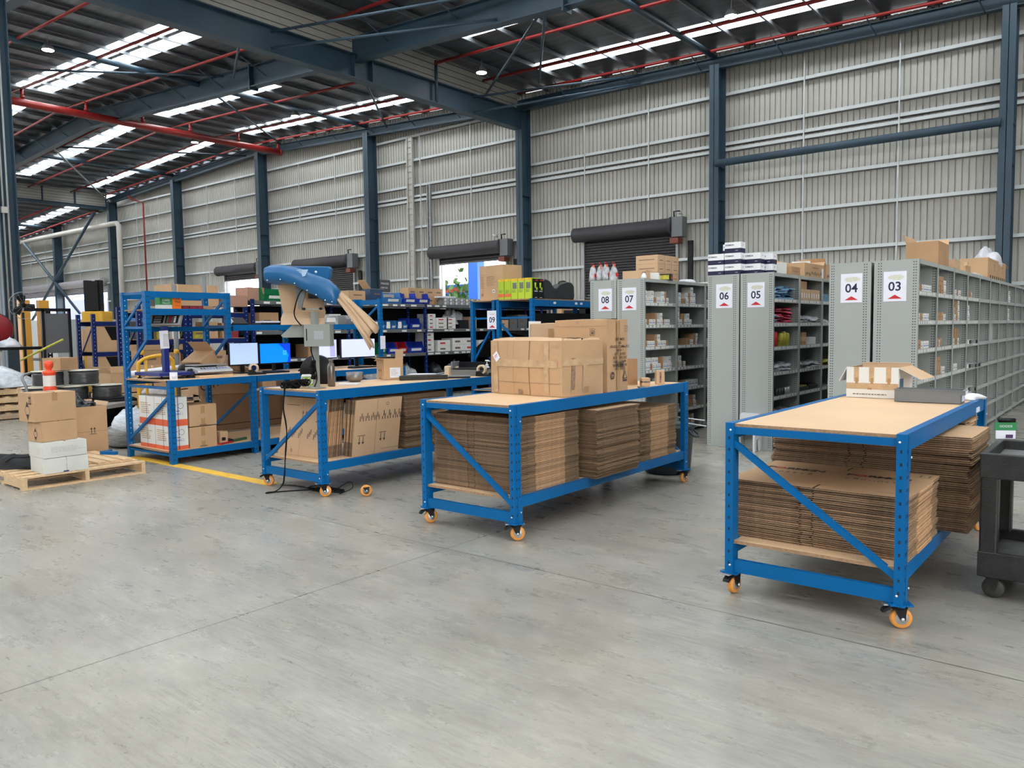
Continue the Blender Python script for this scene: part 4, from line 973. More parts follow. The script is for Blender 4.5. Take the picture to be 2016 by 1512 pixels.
for k in range(90): a = k*0.55; p.append((0.12*cos(a)*(0.6+0.4*sin(k*0.21)), 0.10*sin(a)*(0.7+0.3*cos(k*0.33)), 0.03+0.028*sin(k*0.7)))
g.tube(p, 0.0055, BLACKMATT, 6); p2 = [(x*0.7+0.1, y*0.8+0.06, z+0.02) for x, y, z in p[::-1]]; g.tube(p2, 0.0055, BLACKMATT, 6)
put(g, 'coiled_cable', 'tangled black cable heap on the third bench', (-6.32, 4.43, TZ), 0, 'cable')
# hanging cord from the machine to the floor
g = MB(); p = [(-6.22, 4.36, 0.99), (-6.22, 4.30, 0.99), (-6.22, 4.29, 0.93), (-6.235, 4.288, 0.78), (-6.205, 4.288, 0.66), (-6.20, 4.288, 0.54), (-6.225, 4.288, 0.42), (-6.24, 4.288, 0.30), (-6.25, 4.285, 0.16), (-6.26, 4.27, 0.07), (-6.30, 4.22, 0.012), (-6.33, 4.15, 0.008), (-6.30, 4.12, 0.008), (-6.25, 4.25, 0.008), (-6.10, 4.45, 0.008)]
def smooth(p, n=6):
    P = [Vector(q) for q in p]; out = []
    for i in range(len(P)-1):
        p0, p1, p2, p3 = P[max(i-1, 0)], P[i], P[i+1], P[min(i+2, len(P)-1)]
        for k in range(n):
            t = k/n; out.append(0.5*((2*p1)+(-p0+p2)*t+(2*p0-5*p1+4*p2-p3)*t*t+(-p0+3*p1-3*p2+p3)*t**3))
    return out+[P[-1]]
g.tube(smooth(p), 0.005, BLACKMATT, 6); g.tube(smooth([(a+0.012*sin(i*1.3), b, c) for i, (a, b, c) in enumerate(p)]), 0.004, BLACKMATT, 6)
put(g, 'power_cord', 'black power cord hanging off the end of the third bench', (0, 0, 0), 0, 'cord')
g = MB(); p = []
for k in range(70): a = k*0.5; p.append((-6.0+0.17*cos(a)+k*0.002, 4.52+0.07*sin(a*1.1), 0.008+0.02*abs(sin(k*0.37))))
g.tube(p, 0.005, BLACKMATT, 6); g.tube(smooth([(-6.15, 4.5, 0.006), (-6.4, 4.5, 0.006), (-6.52, 4.42, 0.006)]), 0.004, BLACKMATT, 5); g.tube(smooth([(-5.86, 4.55, 0.01), (-5.72, 4.62, 0.10), (-5.66, 4.60, 0.05), (-5.72, 4.5, 0.006)]), 0.004, BLACKMATT, 5)
put(g, 'floor_cable', 'black cable bundle on the floor under the third bench', (0, 0, 0), 0, 'cable')

# ---- paper cushioning machine on its pole
PMB = mat('machine_blue_plastic', (0.004, 0.10, 0.27), 0.3, spec=0.5)
PMG = mat('machine_grey', (0.26, 0.275, 0.26), 0.4)
m = thing('paper_dispenser', 'blue-headed paper cushioning machine on a grey pole', 'packing machine', (-6.05, 4.53, TZ))
def L3(x, y, z): return (x, y, z-0.0)
g = MB(); g.box(-0.028, 0.028, -0.02, 0.02, 0.0, 0.72, PMG); g.box(-0.06, 0.06, -0.06, 0.06, 0, 0.012, PMG); g.build('pole', m)
g = MB(); A = radians(35); MM = Matrix.Rotation(A, 4, 'Z')     # local x points along the visible right
g.box(-0.075, 0.17, -0.09, 0.03, 0.395, 0.60, PMG, MM); g.box(0.02, 0.11, -0.0915, -0.090, 0.46, 0.54, mat('panel_sticker', (0.33, 0.35, 0.37), 0.4), MM); g.box(-0.055, -0.045, -0.0915, -0.09, 0.45, 0.56, BLACK, MM); g.build('control_box', m, bevel=0.004)
g = MB(); g.prism([(-0.34, 0.50), (-0.20, 0.62), (0.18, 0.62), (0.18, 0.60), (-0.04, 0.58), (-0.06, 0.48), (-0.32, 0.48)], 0.035, 0.06, PMG, 'y', MM); g.build('paper_guide', m)
g = MB(); g.tube([MM @ Vector(q) for q in ((0.02, -0.03, 1.02), (0.02, -0.03, 0.84))], 0.062, BLACK, 20); g.box(-0.15, -0.06, -0.02, 0.02, 0.90, 1.05, GREYPL, MM); g.prism([(-0.17, 0.99), (-0.13, 1.06), (-0.05, 1.05), (-0.05, 0.96), (-0.10, 0.80), (-0.11, 0.75), (-0.14, 0.75), (-0.15, 0.85)], -0.03, -0.01, GREYPL, 'y', MM); g.box(-0.12, 0.10, -0.01, 0.0, 0.735, 0.75, PMG, MM)
for s in (-0.09, 0.07): g.lathe([(0.012, -0.02), (0.012, 0.02)], BLACK, 10, (s, -0.02, 0.745), 'y', M=MM)
g.build('motor', m)
# head: lofted shell from wide inlet to narrow nozzle
secs = [(-0.40, 0.985, 1.135, 0.19), (-0.36, 0.975, 1.15, 0.20), (-0.24, 0.98, 1.15, 0.20), (-0.12, 0.945, 1.12, 0.165), (-0.02, 0.88, 1.075, 0.125), (0.06, 0.84, 1.05, 0.11), (0.14, 0.79, 1.02, 0.105), (0.20, 0.775, 0.965, 0.09), (0.24, 0.775, 0.92, 0.075)]
g = MB(); n = 16; vs = []
for (x, za, zb, hw) in secs:
    for k in range(n):
        t = 2*pi*k/n; cx_, sx_ = cos(t), sin(t); p_ = 0.55
        vs.append(MM @ Vector((x, hw*math.copysign(abs(cx_)**p_, cx_), (za+zb)/2+(zb-za)/2*math.copysign(abs(sx_)**p_, sx_))))
fs = [(i*n+k, i*n+(k+1) % n, (i+1)*n+(k+1) % n, (i+1)*n+k) for i in range(len(secs)-1) for k in range(n)]+[tuple(range(n))[::-1], tuple((len(secs)-1)*n+k for k in range(n))]
g.add(vs, fs, PMB, True); g.build('machine_head', m)
g = MB(); g.prism([(-0.41, 0.99), (-0.42, 1.145), (-0.40, 1.16), (0.11, 1.145), (0.13, 1.12), (0.11, 1.03), (0.0, 1.0)], 0.12, 0.21, PMB, 'y', MM)
g.build('rear_cover', m, bevel=0.008)
g = MB(); g.prism([(-0.25, 1.10), (0.0, 1.10), (-0.03, 1.04), (-0.10, 1.03)], -0.135, -0.128, mat('pale_blue_label', (0.35, 0.50, 0.68), 0.3), 'y', MM)
for k in range(3): g.box(-0.18, -0.06, -0.1365, -0.135, 1.085-k*0.018, 1.089-k*0.018, PMB, MM)
o = g.build('machine_label', m); o['label'] = 'pale label panel on the blue head'
g = MB()
for (x, za, zb, hw) in secs[1:8]: g.lathe([(0.006, -0.004), (0.006, 0.004)], BOLT, 8, (x, -hw-0.004, za+0.03), 'y', M=MM)
g.lathe([(0.012, -0.006), (0.012, 0.006)], BOLT, 12, (0.03, -0.008, 1.085), 'y', M=MM); g.build('cover_screws', m)
PAPERK = mat('kraft_paper', (0.52, 0.36, 0.23), 0.7, var=0.04, bump=0.15, bscale=12)
# paper web feeding up from behind
g = MB(); vs = []; W2 = 0.20
for i, (x, z) in enumerate([(-0.36, 1.0), (-0.355, 0.86), (-0.33, 0.74), (-0.30, 0.66), (-0.26, 0.60), (-0.16, 0.56)]):
    pass
path = [(0.0, 1.00), (0.015, 0.90), (0.025, 0.80), (0.035, 0.72), (-0.06, 0.66), (-0.10, 0.60)]
for i, (yo, z) in enumerate(path):
    vs += [MM @ Vector((-0.385+0.012*i, 0.10+yo, z)), MM @ Vector((0.02+0.015*i, 0.10+yo, z))]
g.add(vs, [(2*i, 2*i+1, 2*i+3, 2*i+2) for i in range(len(path)-1)], PAPERK); vs2 = [v+Vector((0.001, 0.002, 0)) for v in vs]; g.add(vs2, [(2*i+2, 2*i+3, 2*i+1, 2*i) for i in range(len(path)-1)], PAPERK)
tag(g.build('kraft_paper_web', None, (-6.05, 4.53, TZ)), 'wide brown kraft paper feeding down behind the blue machine head', 'paper')
g = MB(); vs = []; nn = 26; L_ = 9
for i in range(L_+1):
    a = i/L_; x = 0.22+0.33*a; zc = 0.885-0.36*a-0.06*a*a; wz = 0.06+0.12*a
    for k in range(nn+1):
        t = k/nn; y = (t-0.5)*(0.12+0.16*a); zz = zc+wz*(t-0.5)*1.3+0.016*sin(t*22+1.5*sin(a*3))*(0.4+a)
        vs.append(MM @ Vector((x+0.03*sin(t*9)*a, y+0.018*sin(t*30+a)*(0.3+a), zz)))
g.add(vs, [(i*(nn+1)+k, (i+1)*(nn+1)+k, (i+1)*(nn+1)+k+1, i*(nn+1)+k+1) for i in range(L_) for k in range(nn)], PAPERK, True)
oo = g.build('crumpled_paper', None, (-6.05, 4.53, TZ)); so = oo.modifiers.new('ply', 'SOLIDIFY'); so.thickness = 0.002
tag(oo, 'crumpled kraft paper coming out of the machine nozzle', 'paper')
g = MB(); g.tube(smooth([MM @ Vector(q) for q in ((-0.05, -0.08, 0.94), (-0.10, -0.11, 0.88), (-0.145, -0.12, 0.74), (-0.14, -0.12, 0.66), (-0.09, -0.11, 0.59))]), 0.006, BLACKMATT, 6)
g.tube(smooth([MM @ Vector(q) for q in ((-0.03, -0.04, 0.40), (-0.02, -0.05, 0.33), (0.0, -0.05, 0.26), (0.02, -0.04, 0.10), (0.0, -0.06, 0.02))]), 0.006, BLACKMATT, 6)
for k in range(8): g.lathe([(0.02, -0.012), (0.026, 0), (0.02, 0.012)], BLACKMATT, 10, (0.0+0.012*sin(k*2.1), -0.035, 0.10+k*0.022), 'z')
g.build('machine_cable', m)
# black wire reel between the benches, behind the pole
t = thing('black_reel', 'large black cable reel disc behind the machine pole', 'reel', (-6.95, 4.75, 0))
g = MB(); Mr = Matrix.Translation((0.28, 0.06, 1.02)) @ Matrix.Rotation(radians(-50), 4, 'Z'); 
g.lathe([(0.02, -0.03), (0.17, -0.03), (0.175, -0.02), (0.175, 0.02), (0.17, 0.03), (0.02, 0.03)], BLACK, 32, (0, 0, 0.12), 'y', M=Matrix.Translation((0.36, 0.20, TZ)) @ Matrix.Rotation(radians(38), 4, 'Z')); g.build('reel_disc', t)
# ================================================================ GREY SMALL-PARTS SHELVING
def shelf_levels(): return [0.075, 0.345, 0.635, 0.93, 1.235, 1.52, 1.81, 2.115]
HH = 2.13
def side_sheet(mb, y, holes, sx, depth, t=0.012):       # upright sheet in the x-z plane at y; sx = +1: open front at +x
    x0, x1 = (-depth, 0) if sx > 0 else (0, depth)
    mb.box(x0, x1, y, y+t, 0, HH, SHELFGREY)
    f = 0 if sx > 0 else 0
    mb.box(*sorted((-sx*0.0, -sx*0.035)), y-0.0, y+0.0325, 0, HH-0.001, SHELFGREY) if False else None
    if holes:
        for xx in (0.022, 0.042, depth-0.065, depth-0.042):
            z = 0.03; x = -sx*xx
            while z < HH-0.02:
                mb.add([(x-0.005, y-0.0008, z), (x+0.005, y-0.0008, z), (x+0.005, y-0.0008, z+0.009), (x-0.005, y-0.0008, z+0.009)], [(0,1,2,3)], GHOLE); z += 0.0265
def inner_holes(mb, y, sx, z1=HH):
    for xx in (0.022, 0.042):
        z = 0.03; x = -sx*xx
        while z < z1-0.02:
            mb.add([(x-0.005, y, z), (x+0.005, y, z), (x+0.005, y, z+0.009), (x-0.005, y, z+0.009)], [(0,1,2,3)], GHOLE); z += 0.0265
_bayp = {}
def bay(x, y, sx, label, group, depth=0.405, width=0.90, first=False, tags=True, last=False):
    key = (sx, first, tags, last)
    if key in _bayp: return dup(_bayp[key], (x, y, 0), label=label, group=group)
    t = thing('shelving_bay', label, 'shelving', (x, y, 0), 0, group)
    g = MB(); side_sheet(g, 0.0, first, sx, depth)
    g.box(*sorted((0, sx*0.003)), 0.0, 0.034, 0, HH, SHELFGREY)              # front flange of the near upright
    g.box(*sorted((0, sx*0.004)), 0.015, 0.0165, 0, HH, GHOLE)
    g.build('upright_panel', t)
    g = MB(); side_sheet(g, width-0.014, False, sx, depth); g.box(*sorted((0, sx*0.003)), width-0.032, width-0.001, 0, HH, SHELFGREY)
    inner_holes(g, width-0.0150, sx); g.build('upright_panel', t)
    g = MB(); xb = -sx*(depth-0.004); g.box(*sorted((xb, xb+sx*0.003)), 0.012, width-0.014, 0.03, HH-0.01, SHELFSHADE); g.build('back_panel', t)
    for k, z in enumerate(shelf_levels()):
        g = MB(); g.box(*sorted((-sx*0.002, -sx*(depth-0.01))), 0.013, width-0.015, z-0.004, z, SHELFGREY)
        g.box(*sorted((-sx*0.003, 0.0)), 0.034, width-0.032, z-0.036 if k < 7 else z-0.03, z+0.012 if k < 7 else z+0.012, SHELFGREY)
        if tags and k < 7:
            r = random.Random(k); yy = 0.05
            while yy < width-0.1:
                q = r.uniform(0.04, 0.055); g.add([(sx*0.0012, yy, z-0.026), (sx*0.0012, yy+q, z-0.026), (sx*0.0012, yy+q, z+0.004), (sx*0.0012, yy, z+0.004)], [(0,1,2,3)], CARTONWHITE); yy += q+r.choice((0.006, 0.02, 0.05))
        g.build('shelf', t)
    if first:
        g = MB(); g.box(*sorted((-sx*0.0, -sx*depth)), 0.0, width, 0.0, 0.001, SHELFGREY); g.build('base_plate', t)
    _bayp[key] = t
    return t
ORD = ['bottom', 'second lowest', 'third lowest', 'fourth', 'third highest', 'second highest', 'top', 'roof']
RACKS = {'03': (-1.742, 8.44, +1, 11), '04': (-2.580, 8.44, -1, 3), '05': (-3.447, 9.17, +1, 5), '06': (-4.275, 9.17, -1, 3), '07': (-5.043, 8.93, +1, 4), '08': (-5.865, 8.93, -1, 3)}
BN = ['first', 'second', 'third', 'fourth', 'fifth', 'sixth', 'seventh', 'eighth', 'ninth', 'tenth', 'eleventh']
for k, (x, y, sx, n) in RACKS.items():
    for i in range(n):
        bay(x, y+0.9*i, sx, 'grey shelving bay, %s along the row signed %s' % (BN[i], k), 'grey shelving bays of row '+k, first=(i == 0), tags=(k in ('03', '05', '07') and i < 4))
def aisle_sign(num, x, y, z, w=0.21, h=0.295, scuff=True, logo=False, thick=0.002, hang=False):
    t = thing('aisle_sign', 'white aisle sign reading %s above a red triangle' % num, 'sign', (x, y, z))
    g = MB(); g.box(-w/2, w/2, -thick, 0, 0, h, PAPER)
    if scuff: 
        r = random.Random(int(num)); pts = []
        for k in range(18): a = 2*pi*k/18; pts.append((0.01+w*0.36*cos(a)*(1+r.uniform(-0.08, 0.08)), -thick-0.0004, h*0.80+h*0.09*sin(a)*(1+r.uniform(-0.2, 0.2))))
        g.add(pts, [tuple(range(18))], mat('sticker_residue', (0.62, 0.62, 0.52), 0.6, var=0.08, scale=40))
    g.build('sign_panel', t)
    if logo: g = MB(); g.text('FORMGN', 0.024, INKRED, facing((0, -thick-0.0006, h*0.80), UX, UZ)); g.build('sign_logo', t)
    g = MB(); g.text(num, h*0.42, INKNAVY, facing((0, -thick-0.0008, h*0.485), UX, UZ), 0.0022); g.build('number', t)
    g = MB(); g.add([(-w*0.315, -thick-0.0008, h*0.085), (w*0.315, -thick-0.0008, h*0.085), (0, -thick-0.0008, h*0.222)], [(0,1,2)], INKRED); g.build('arrow', t)
    return t
for _n, _x, _y in (('03', -1.952, 8.4385), ('04', -2.362, 8.4385), ('05', -3.657, 9.1685), ('06', -4.060, 9.1685), ('07', -5.262, 8.9285), ('08', -5.630, 8.9285)): aisle_sign(_n, _x, _y, 1.722)

# ---- small cartons on the shelves
_sc = {}
BL = mat('blue_print_band', (0.16, 0.22, 0.42), 0.6)
def smallbox(kind, w, d, h):
    key = (kind, round(w, 3), round(d, 3), round(h, 3))
    if key in _sc: o = _sc[key].copy(); C.objects.link(o); return o
    g = MB()
    if kind == 'white':
        g.box(-d, 0, 0, w, 0, h, CARTONWHITE); g.box(0.0, 0.0006, w*0.08, w*0.92, h*0.36, h*0.50, BL); g.box(0.0, 0.0006, w*0.2, w*0.6, h*0.66, h*0.74, INKSOFT)
    elif kind == 'brown':
        g.box(-d, 0, 0, w, 0, h, KRAFT3); g.box(0.0, 0.0006, w*0.25, w*0.75, h*0.45, h*0.55, INKSOFT); g.box(-d, 0.0004, w*0.48, w*0.50, h*0.0, h, KSLIT)
    o = g.build('small_carton'); _sc[key] = o; return o
def lay(row, bayi, lev, seq, start=0.04, x_in=0.02):
    """seq of (kind, count, stack_height, width)"""
    X, Y, sx, _ = RACKS[row]; z = shelf_levels()[lev]+0.0005; y = Y+0.9*bayi+0.036+start
    r = random.Random(bayi*100+lev*7+int(row))
    for kind, cnt, st_, w in seq:
        if kind is None: y += w; continue
        for c_ in range(cnt):
            zz = z
            for s_ in range(st_):
                h = 0.082 if w < 0.1 else 0.10
                o = smallbox(kind, w, 0.14, h); o.location = (X-x_in-0.005-r.uniform(0, 0.012), y, zz); zz += h+0.0005
                tag(o, '%s small carton on the %s shelf, %s bay of row %s' % (kind, ORD[lev], BN[bayi], row), 'box', 'small cartons of row '+row)
            y += w+0.004
W_, B_ = 'white', 'brown'
lay('07', 0, 6, [(W_,1,2,.055),(None,0,0,.02),(W_,1,1,.075),(W_,1,2,.075),(B_,1,1,.06),(W_,2,1,.07),(W_,1,2,.08),(B_,1,2,.05),(W_,1,1,.07)])
lay('07', 0, 5, [(W_,1,1,.05),(B_,1,1,.05),(W_,2,1,.08),(B_,1,2,.05),(W_,1,1,.075),(W_,1,2,.06),(B_,1,1,.04),(W_,2,1,.08)])
lay('07', 0, 4, [(B_,1,1,.06),(W_,3,1,.065),(B_,1,2,.06),(W_,1,2,.08),(W_,2,1,.08),(B_,1,1,.05)])
lay('07', 0, 3, [(W_,2,2,.065),(B_,1,1,.05),(W_,2,2,.075),(W_,1,1,.08),(B_,1,2,.05),(W_,2,1,.08),(W_,1,2,.07)])
lay('07', 0, 2, [(None,0,0,.45),(W_,1,2,.08),(None,0,0,.04),(W_,1,1,.08)])
lay('07', 0, 1, [(W_,1,1,.07),(None,0,0,.30),(B_,1,1,.10),(W_,1,1,.06),(B_,1,1,.05),(W_,1,1,.06)])
lay('07', 1, 6, [(None,0,0,.03),(W_,1,2,.07),(None,0,0,.06),(B_,1,1,.09),(W_,1,2,.075),(B_,1,2,.06),(W_,1,3,.08),(W_,1,2,.07)])
lay('07', 1, 5, [(W_,1,3,.07),(W_,1,1,.075),(B_,1,2,.05),(W_,1,1,.07),(W_,1,2,.08),(W_,1,1,.08)])
lay('07', 1, 4, [(None,0,0,.28),(B_,1,1,.12),(W_,1,1,.09),(B_,1,2,.07),(W_,1,2,.06)])
lay('07', 1, 3, [(B_,1,1,.06),(W_,1,2,.06),(B_,1,1,.05),(W_,1,1,.06)])
lay('07', 1, 2, [(None,0,0,.14),(B_,1,1,.12),(W_,1,1,.08),(W_,2,1,.10),(W_,1,1,.10)])
lay('07', 1, 1, [(W_,1,1,.05),(None,0,0,.30),(B_,2,2,.07),(W_,1,2,.08),(B_,1,1,.07)])
lay('07', 1, 0, [(W_,1,2,.06),(None,0,0,.22),(B_,2,2,.08),(W_,1,2,.08)])
for lv in (6, 5, 4, 3, 2): lay('07', 2, lv, [(W_,1,1,.07),(B_,1,1,.06),(W_,1,1,.07),(None,0,0,.1),(W_,1,1,.07)])
lay('03', 0, 6, [(W_,2,1,.085),(None,0,0,.03),(B_,1,1,.04),(W_,1,1,.06),(None,0,0,.02),(W_,4,1,.085)], 0.0)
lay('03', 0, 5, [(W_,1,1,.06),(None,0,0,.04),(B_,1,1,.05),(W_,1,1,.07),(B_,1,1,.08),(W_,4,1,.07)], 0.0)
lay('03', 0, 4, [(B_,1,2,.14),(B_,1,1,.14),(W_,4,1,.085)], 0.0)
lay('03', 0, 3, [(None,0,0,.05),(W_,1,1,.06),(B_,1,1,.06),(W_,3,1,.07),(B_,2,1,.07)], 0.0)
lay('03', 1, 6, [(B_,3,2,.14),(None,0,0,.02),(W_,2,2,.08)], 0.0)
lay('03', 1, 5, [(W_,1,1,.08),(B_,3,1,.12),(W_,1,1,.07),(W_,1,1,.06)], 0.0)
lay('03', 1, 4, [(B_,1,1,.08),(W_,1,1,.06),(B_,1,1,.10),(W_,1,1,.05),(B_,1,1,.10)], 0.0)
lay('03', 1, 3, [(B_,3,2,.13),(None,0,0,.04),(W_,2,1,.08)], 0.0)
lay('03', 2, 6, [(W_,2,2,.08),(W_,2,1,.08),(None,0,0,.05),(B_,1,1,.07),(W_,2,1,.08)], 0.0)
lay('03', 2, 5, [(W_,2,1,.06),(B_,1,2,.07),(W_,1,2,.07),(B_,1,3,.14),(W_,1,3,.08)], 0.0)
lay('03', 2, 4, [(W_,1,1,.06),(B_,1,1,.07),(W_,2,1,.07),(B_,2,2,.10),(W_,1,1,.07)], 0.0)
lay('03', 2, 3, [(W_,1,2,.06),(W_,1,1,.05),(B_,1,1,.10),(W_,4,1,.06)], 0.0)
lay('03', 3, 6, [(W_,1,1,.10),(B_,1,1,.14),(W_,1,1,.06),(B_,1,1,.06),(W_,2,1,.06)], 0.0)
lay('03', 3, 5, [(W_,2,2,.14)], 0.05)
lay('03', 7, 6, [(W_,3,2,.14)], 0.05); lay('03', 7, 5, [(W_,3,2,.14)], 0.05)
lay('03', 10, 6, [(B_,3,1,.14)], 0.05)
def on_shelf(g, name, label, row, bayi, lev, yoff, xin=0.2, rot=0, cat='bag', group=None):
    X, Y, sx, _ = RACKS[row]; return put(g, name, label, (X-xin, Y+0.9*bayi+yoff, shelf_levels()[lev]+0.001), rot, cat, group)
g = MB(); g.box(-0.12, 0.12, -0.17, 0.17, 0, 0.27, mat('dull_grey_carton', (0.42,0.43,0.42), 0.6)); on_shelf(g, 'grey_carton', 'pale grey carton alone on the shelf of the sixth bay, row 03', '03', 5, 4, 0.45, 0.16, cat='box')
# grey tools / extrusions in bay 4 of row 03
for lv, nm in ((4, 'silver'), (3, 'pale'), (2, 'grey')):
    for k in range(3 if lv != 3 else 4):
        g = MB(); g.box(-0.30, 0.02+0.05*(k % 2), -0.05, 0.05, 0, 0.05, ALU if k % 2 else CARTONWHITE); g.box(0.02+0.05*(k % 2), 0.03+0.05*(k % 2), -0.045, 0.045, 0.004, 0.046, BLACK)
        on_shelf(g, 'long_profile', '%s %s long profile, %s shelf, fourth bay of row 03' % (BN[k], nm, ORD[lv]), '03', 3, lv, 0.12+0.14*k, 0.0, cat='profile')
# row 05: bags of parts
def bags(row, bayi, lev, cnt, mt, colname, y0=0.10, y1=0.8, layers=3, size=(0.13, 0.10, 0.035), seed=1, x=0.13, cat='bag', nm='parts_bag'):
    r = random.Random(seed); proto = []
    for k in range(3):
        g = MB(); blob(g, (0, 0, 0), size[0], size[1], size[2], mt, seed*5+k, 0.45, 14, 8); 
        for q in range(3): a = r.uniform(0, 6.28); g.add([(size[0]*0.7*cos(a), size[1]*0.7*sin(a), size[2]*0.4), (size[0]*1.25*cos(a), size[1]*1.25*sin(a), size[2]*r.uniform(0.3, 1.4)), (size[0]*0.9*cos(a+0.5), size[1]*0.9*sin(a+0.5), size[2]*0.8)], [(0,1,2)], mt)
        proto.append(g)
    objs = []; n = 0; X, Y, sx, _ = RACKS[row]
    per = max(1, cnt//layers)
    for l in range(layers):
        for k in range(per):
            g = proto[n % 3]; key = ('bag', id(g), row, bayi, lev)
            if key not in _sc: o = g.build(nm); _sc[key] = o; _keep.append(g)
            else: o = _sc[key].copy(); C.objects.link(o)
            yy = y0+(y1-y0)*(k+0.5)/per+r.uniform(-0.02, 0.02)
            o.location = (X-x-r.uniform(0, 0.04), Y+0.9*bayi+yy, shelf_levels()[lev]+0.002+l*size[2]*0.95); o.rotation_euler = (r.uniform(-.1, .1), r.uniform(-.12, .12), r.uniform(0, 6.28))
            tag(o, '%s %s in the pile on the %s shelf, %s bay of row %s' % (colname, nm.replace('_', ' '), ORD[lev], BN[bayi], row), cat, '%s %ss of row %s' % (colname, nm.replace('_', ' '), row)); n += 1
_keep = []
LBL = mat('light_blue_plastic_bag', (0.17, 0.33, 0.50), 0.25, var=0.35, scale=18, bump=0.6, bscale=40)
PKB = mat('red_parts_in_clear_bag', (0.50, 0.06, 0.11), 0.25, var=0.5, scale=14, bump=0.6, bscale=40)
CLB = mat('clear_plastic_bag', (0.42, 0.43, 0.46), 0.2, var=0.35, scale=18, bump=0.8, bscale=30)
YLB = mat('yellow_parts_bag', (0.42, 0.38, 0.05), 0.3, var=0.3, scale=18, bump=0.5)
DKB = mat('dark_parts', (0.035, 0.04, 0.05), 0.3, var=0.4, scale=14)
bags('05', 0, 6, 15, LBL, 'pale blue', 0.06, 0.86, 5, seed=2); bags('05', 0, 5, 12, PKB, 'red', 0.30, 0.80, 6, seed=3); bags('05', 0, 5, 3, LBL, 'small pale blue', 0.04, 0.28, 3, seed=4)
bags('05', 1, 5, 6, CLB, 'clear', 0.08, 0.8, 2, (0.14, 0.13, 0.05), seed=5); bags('05', 0, 3, 4, CLB, 'clear', 0.08, 0.8, 2, (0.13, 0.12, 0.05), seed=6); bags('05', 1, 3, 6, CLB, 'clear', 0.04, 0.84, 2, (0.16, 0.12, 0.045), seed=7)
bags('05', 2, 3, 4, YLB, 'yellow', 0.08, 0.5, 2, (0.12, 0.10, 0.04), seed=8); bags('05', 2, 5, 3, CLB, 'clear', 0.08, 0.5, 1, (0.12, 0.10, 0.06), seed=10); bags('05', 0, 1, 3, CLB, 'clear', 0.25, 0.75, 1, (0.16, 0.13, 0.12), seed=9)
for k in range(5):
    g = MB(); g.lathe([(0.035, 0), (0.035, 0.15+0.02*(k % 2)), (0.02, 0.17+0.02*(k % 2))], [DKB, INKRED, YLB, YLB, YLB][k], 12)
    on_shelf(g, 'parts_tube', ['dark', 'red', 'first yellow', 'second yellow', 'third yellow'][k]+' tube of parts on the third highest shelf, first bay of row 05', '05', 0, 4, 0.10+0.11*k+(0.08 if k > 1 else 0), 0.06, cat='tube')
for k in range(2):
    g = MB(); g.box(-0.15, 0.15, -0.12, 0.12, 0, 0.05, CARTONWHITE); on_shelf(g, 'white_box', ['lower', 'upper'][k]+' flat white box on the third highest shelf, second bay of row 05', '05', 1, 4, 0.62, 0.18, cat='box').location.z += 0.052*k
for k in range(3):
    g = MB(); g.box(-0.12, 0.12, -0.08, 0.08, 0, 0.055, [KRAFT3, KRAFT2, KRAFT3][k]); on_shelf(g, 'brown_box', ['lowest', 'middle', 'topmost'][k]+' brown box of the small pile, second bay of row 05', '05', 1, 4, 0.25, 0.14, cat='box').location.z += 0.057*k
for k in range(2):
    g = MB(); g.box(-0.16, 0.16, -0.18, 0.18, 0, 0.15, KRAFT2)
    for q in range(4): g.box(0.16, 0.1606, -0.15+q*0.09, -0.12+q*0.09, 0.04, 0.10, PAPER)
    on_shelf(g, 'slotted_carton', ['nearer', 'further'][k]+' brown carton with white labels, top shelf, second bay of row 05', '05', 1, 6, 0.26+0.38*k, 0.17, cat='carton')
g = MB(); g.box(-0.14, 0.14, -0.12, 0.12, 0, 0.10, KRAFT3); on_shelf(g, 'brown_box', 'brown box behind the labelled cartons, top shelf, second bay of row 05', '05', 1, 6, 0.24, 0.17, cat='box').location.z += 0.152
for k in range(2):
    g = MB(); g.box(-0.14, 0.14, -0.18, 0.18, 0, 0.06, BLACK); g.box(-0.12, 0.12, -0.15, 0.15, 0.06, 0.075, YLB if k == 0 else BLACK)
    on_shelf(g, 'black_tray', ['nearer', 'further'][k]+' black tray of parts on the third lowest shelf, second bay of row 05', '05', 1, 2, 0.25+0.38*k, 0.15, cat='tray')
for k in range(5):
    g = MB(); g.lathe([(0.025, 0), (0.03, 0.02), (0.03, 0.08), (0.02, 0.09)], DKB if k < 3 else ALU, 10); on_shelf(g, 'small_canister', BN[k]+' small canister on the third lowest shelf, first bay of row 05', '05', 0, 2, 0.30+0.1*k, 0.06, cat='canister')
g = MB(); g.lathe([(0.04, 0), (0.045, 0.01), (0.045, 0.13), (0.03, 0.15)], mat('navy_label_can', (0.02, 0.02, 0.2), 0.4), 16); on_shelf(g, 'blue_can', 'blue can at the front of the low shelf, first bay of row 05', '05', 0, 1, 0.08, 0.06, cat='can')
for k in range(4):
    g = MB(); g.box(-0.06, 0.06, -0.06, 0.06, 0, 0.11, LBL); on_shelf(g, 'pale_blue_box', BN[k]+' pale blue box in the third bay of row 05', '05', 2, 6, 0.08+0.125*k, 0.08, cat='box')

# ---- things on top of the grey racks
TOPZ = 2.128
def top(g, name, label, x, y, rot=0, cat='carton', dz=0, group=None): return put(g, name, label, (x, y, TOPZ+dz), rot, cat, group)
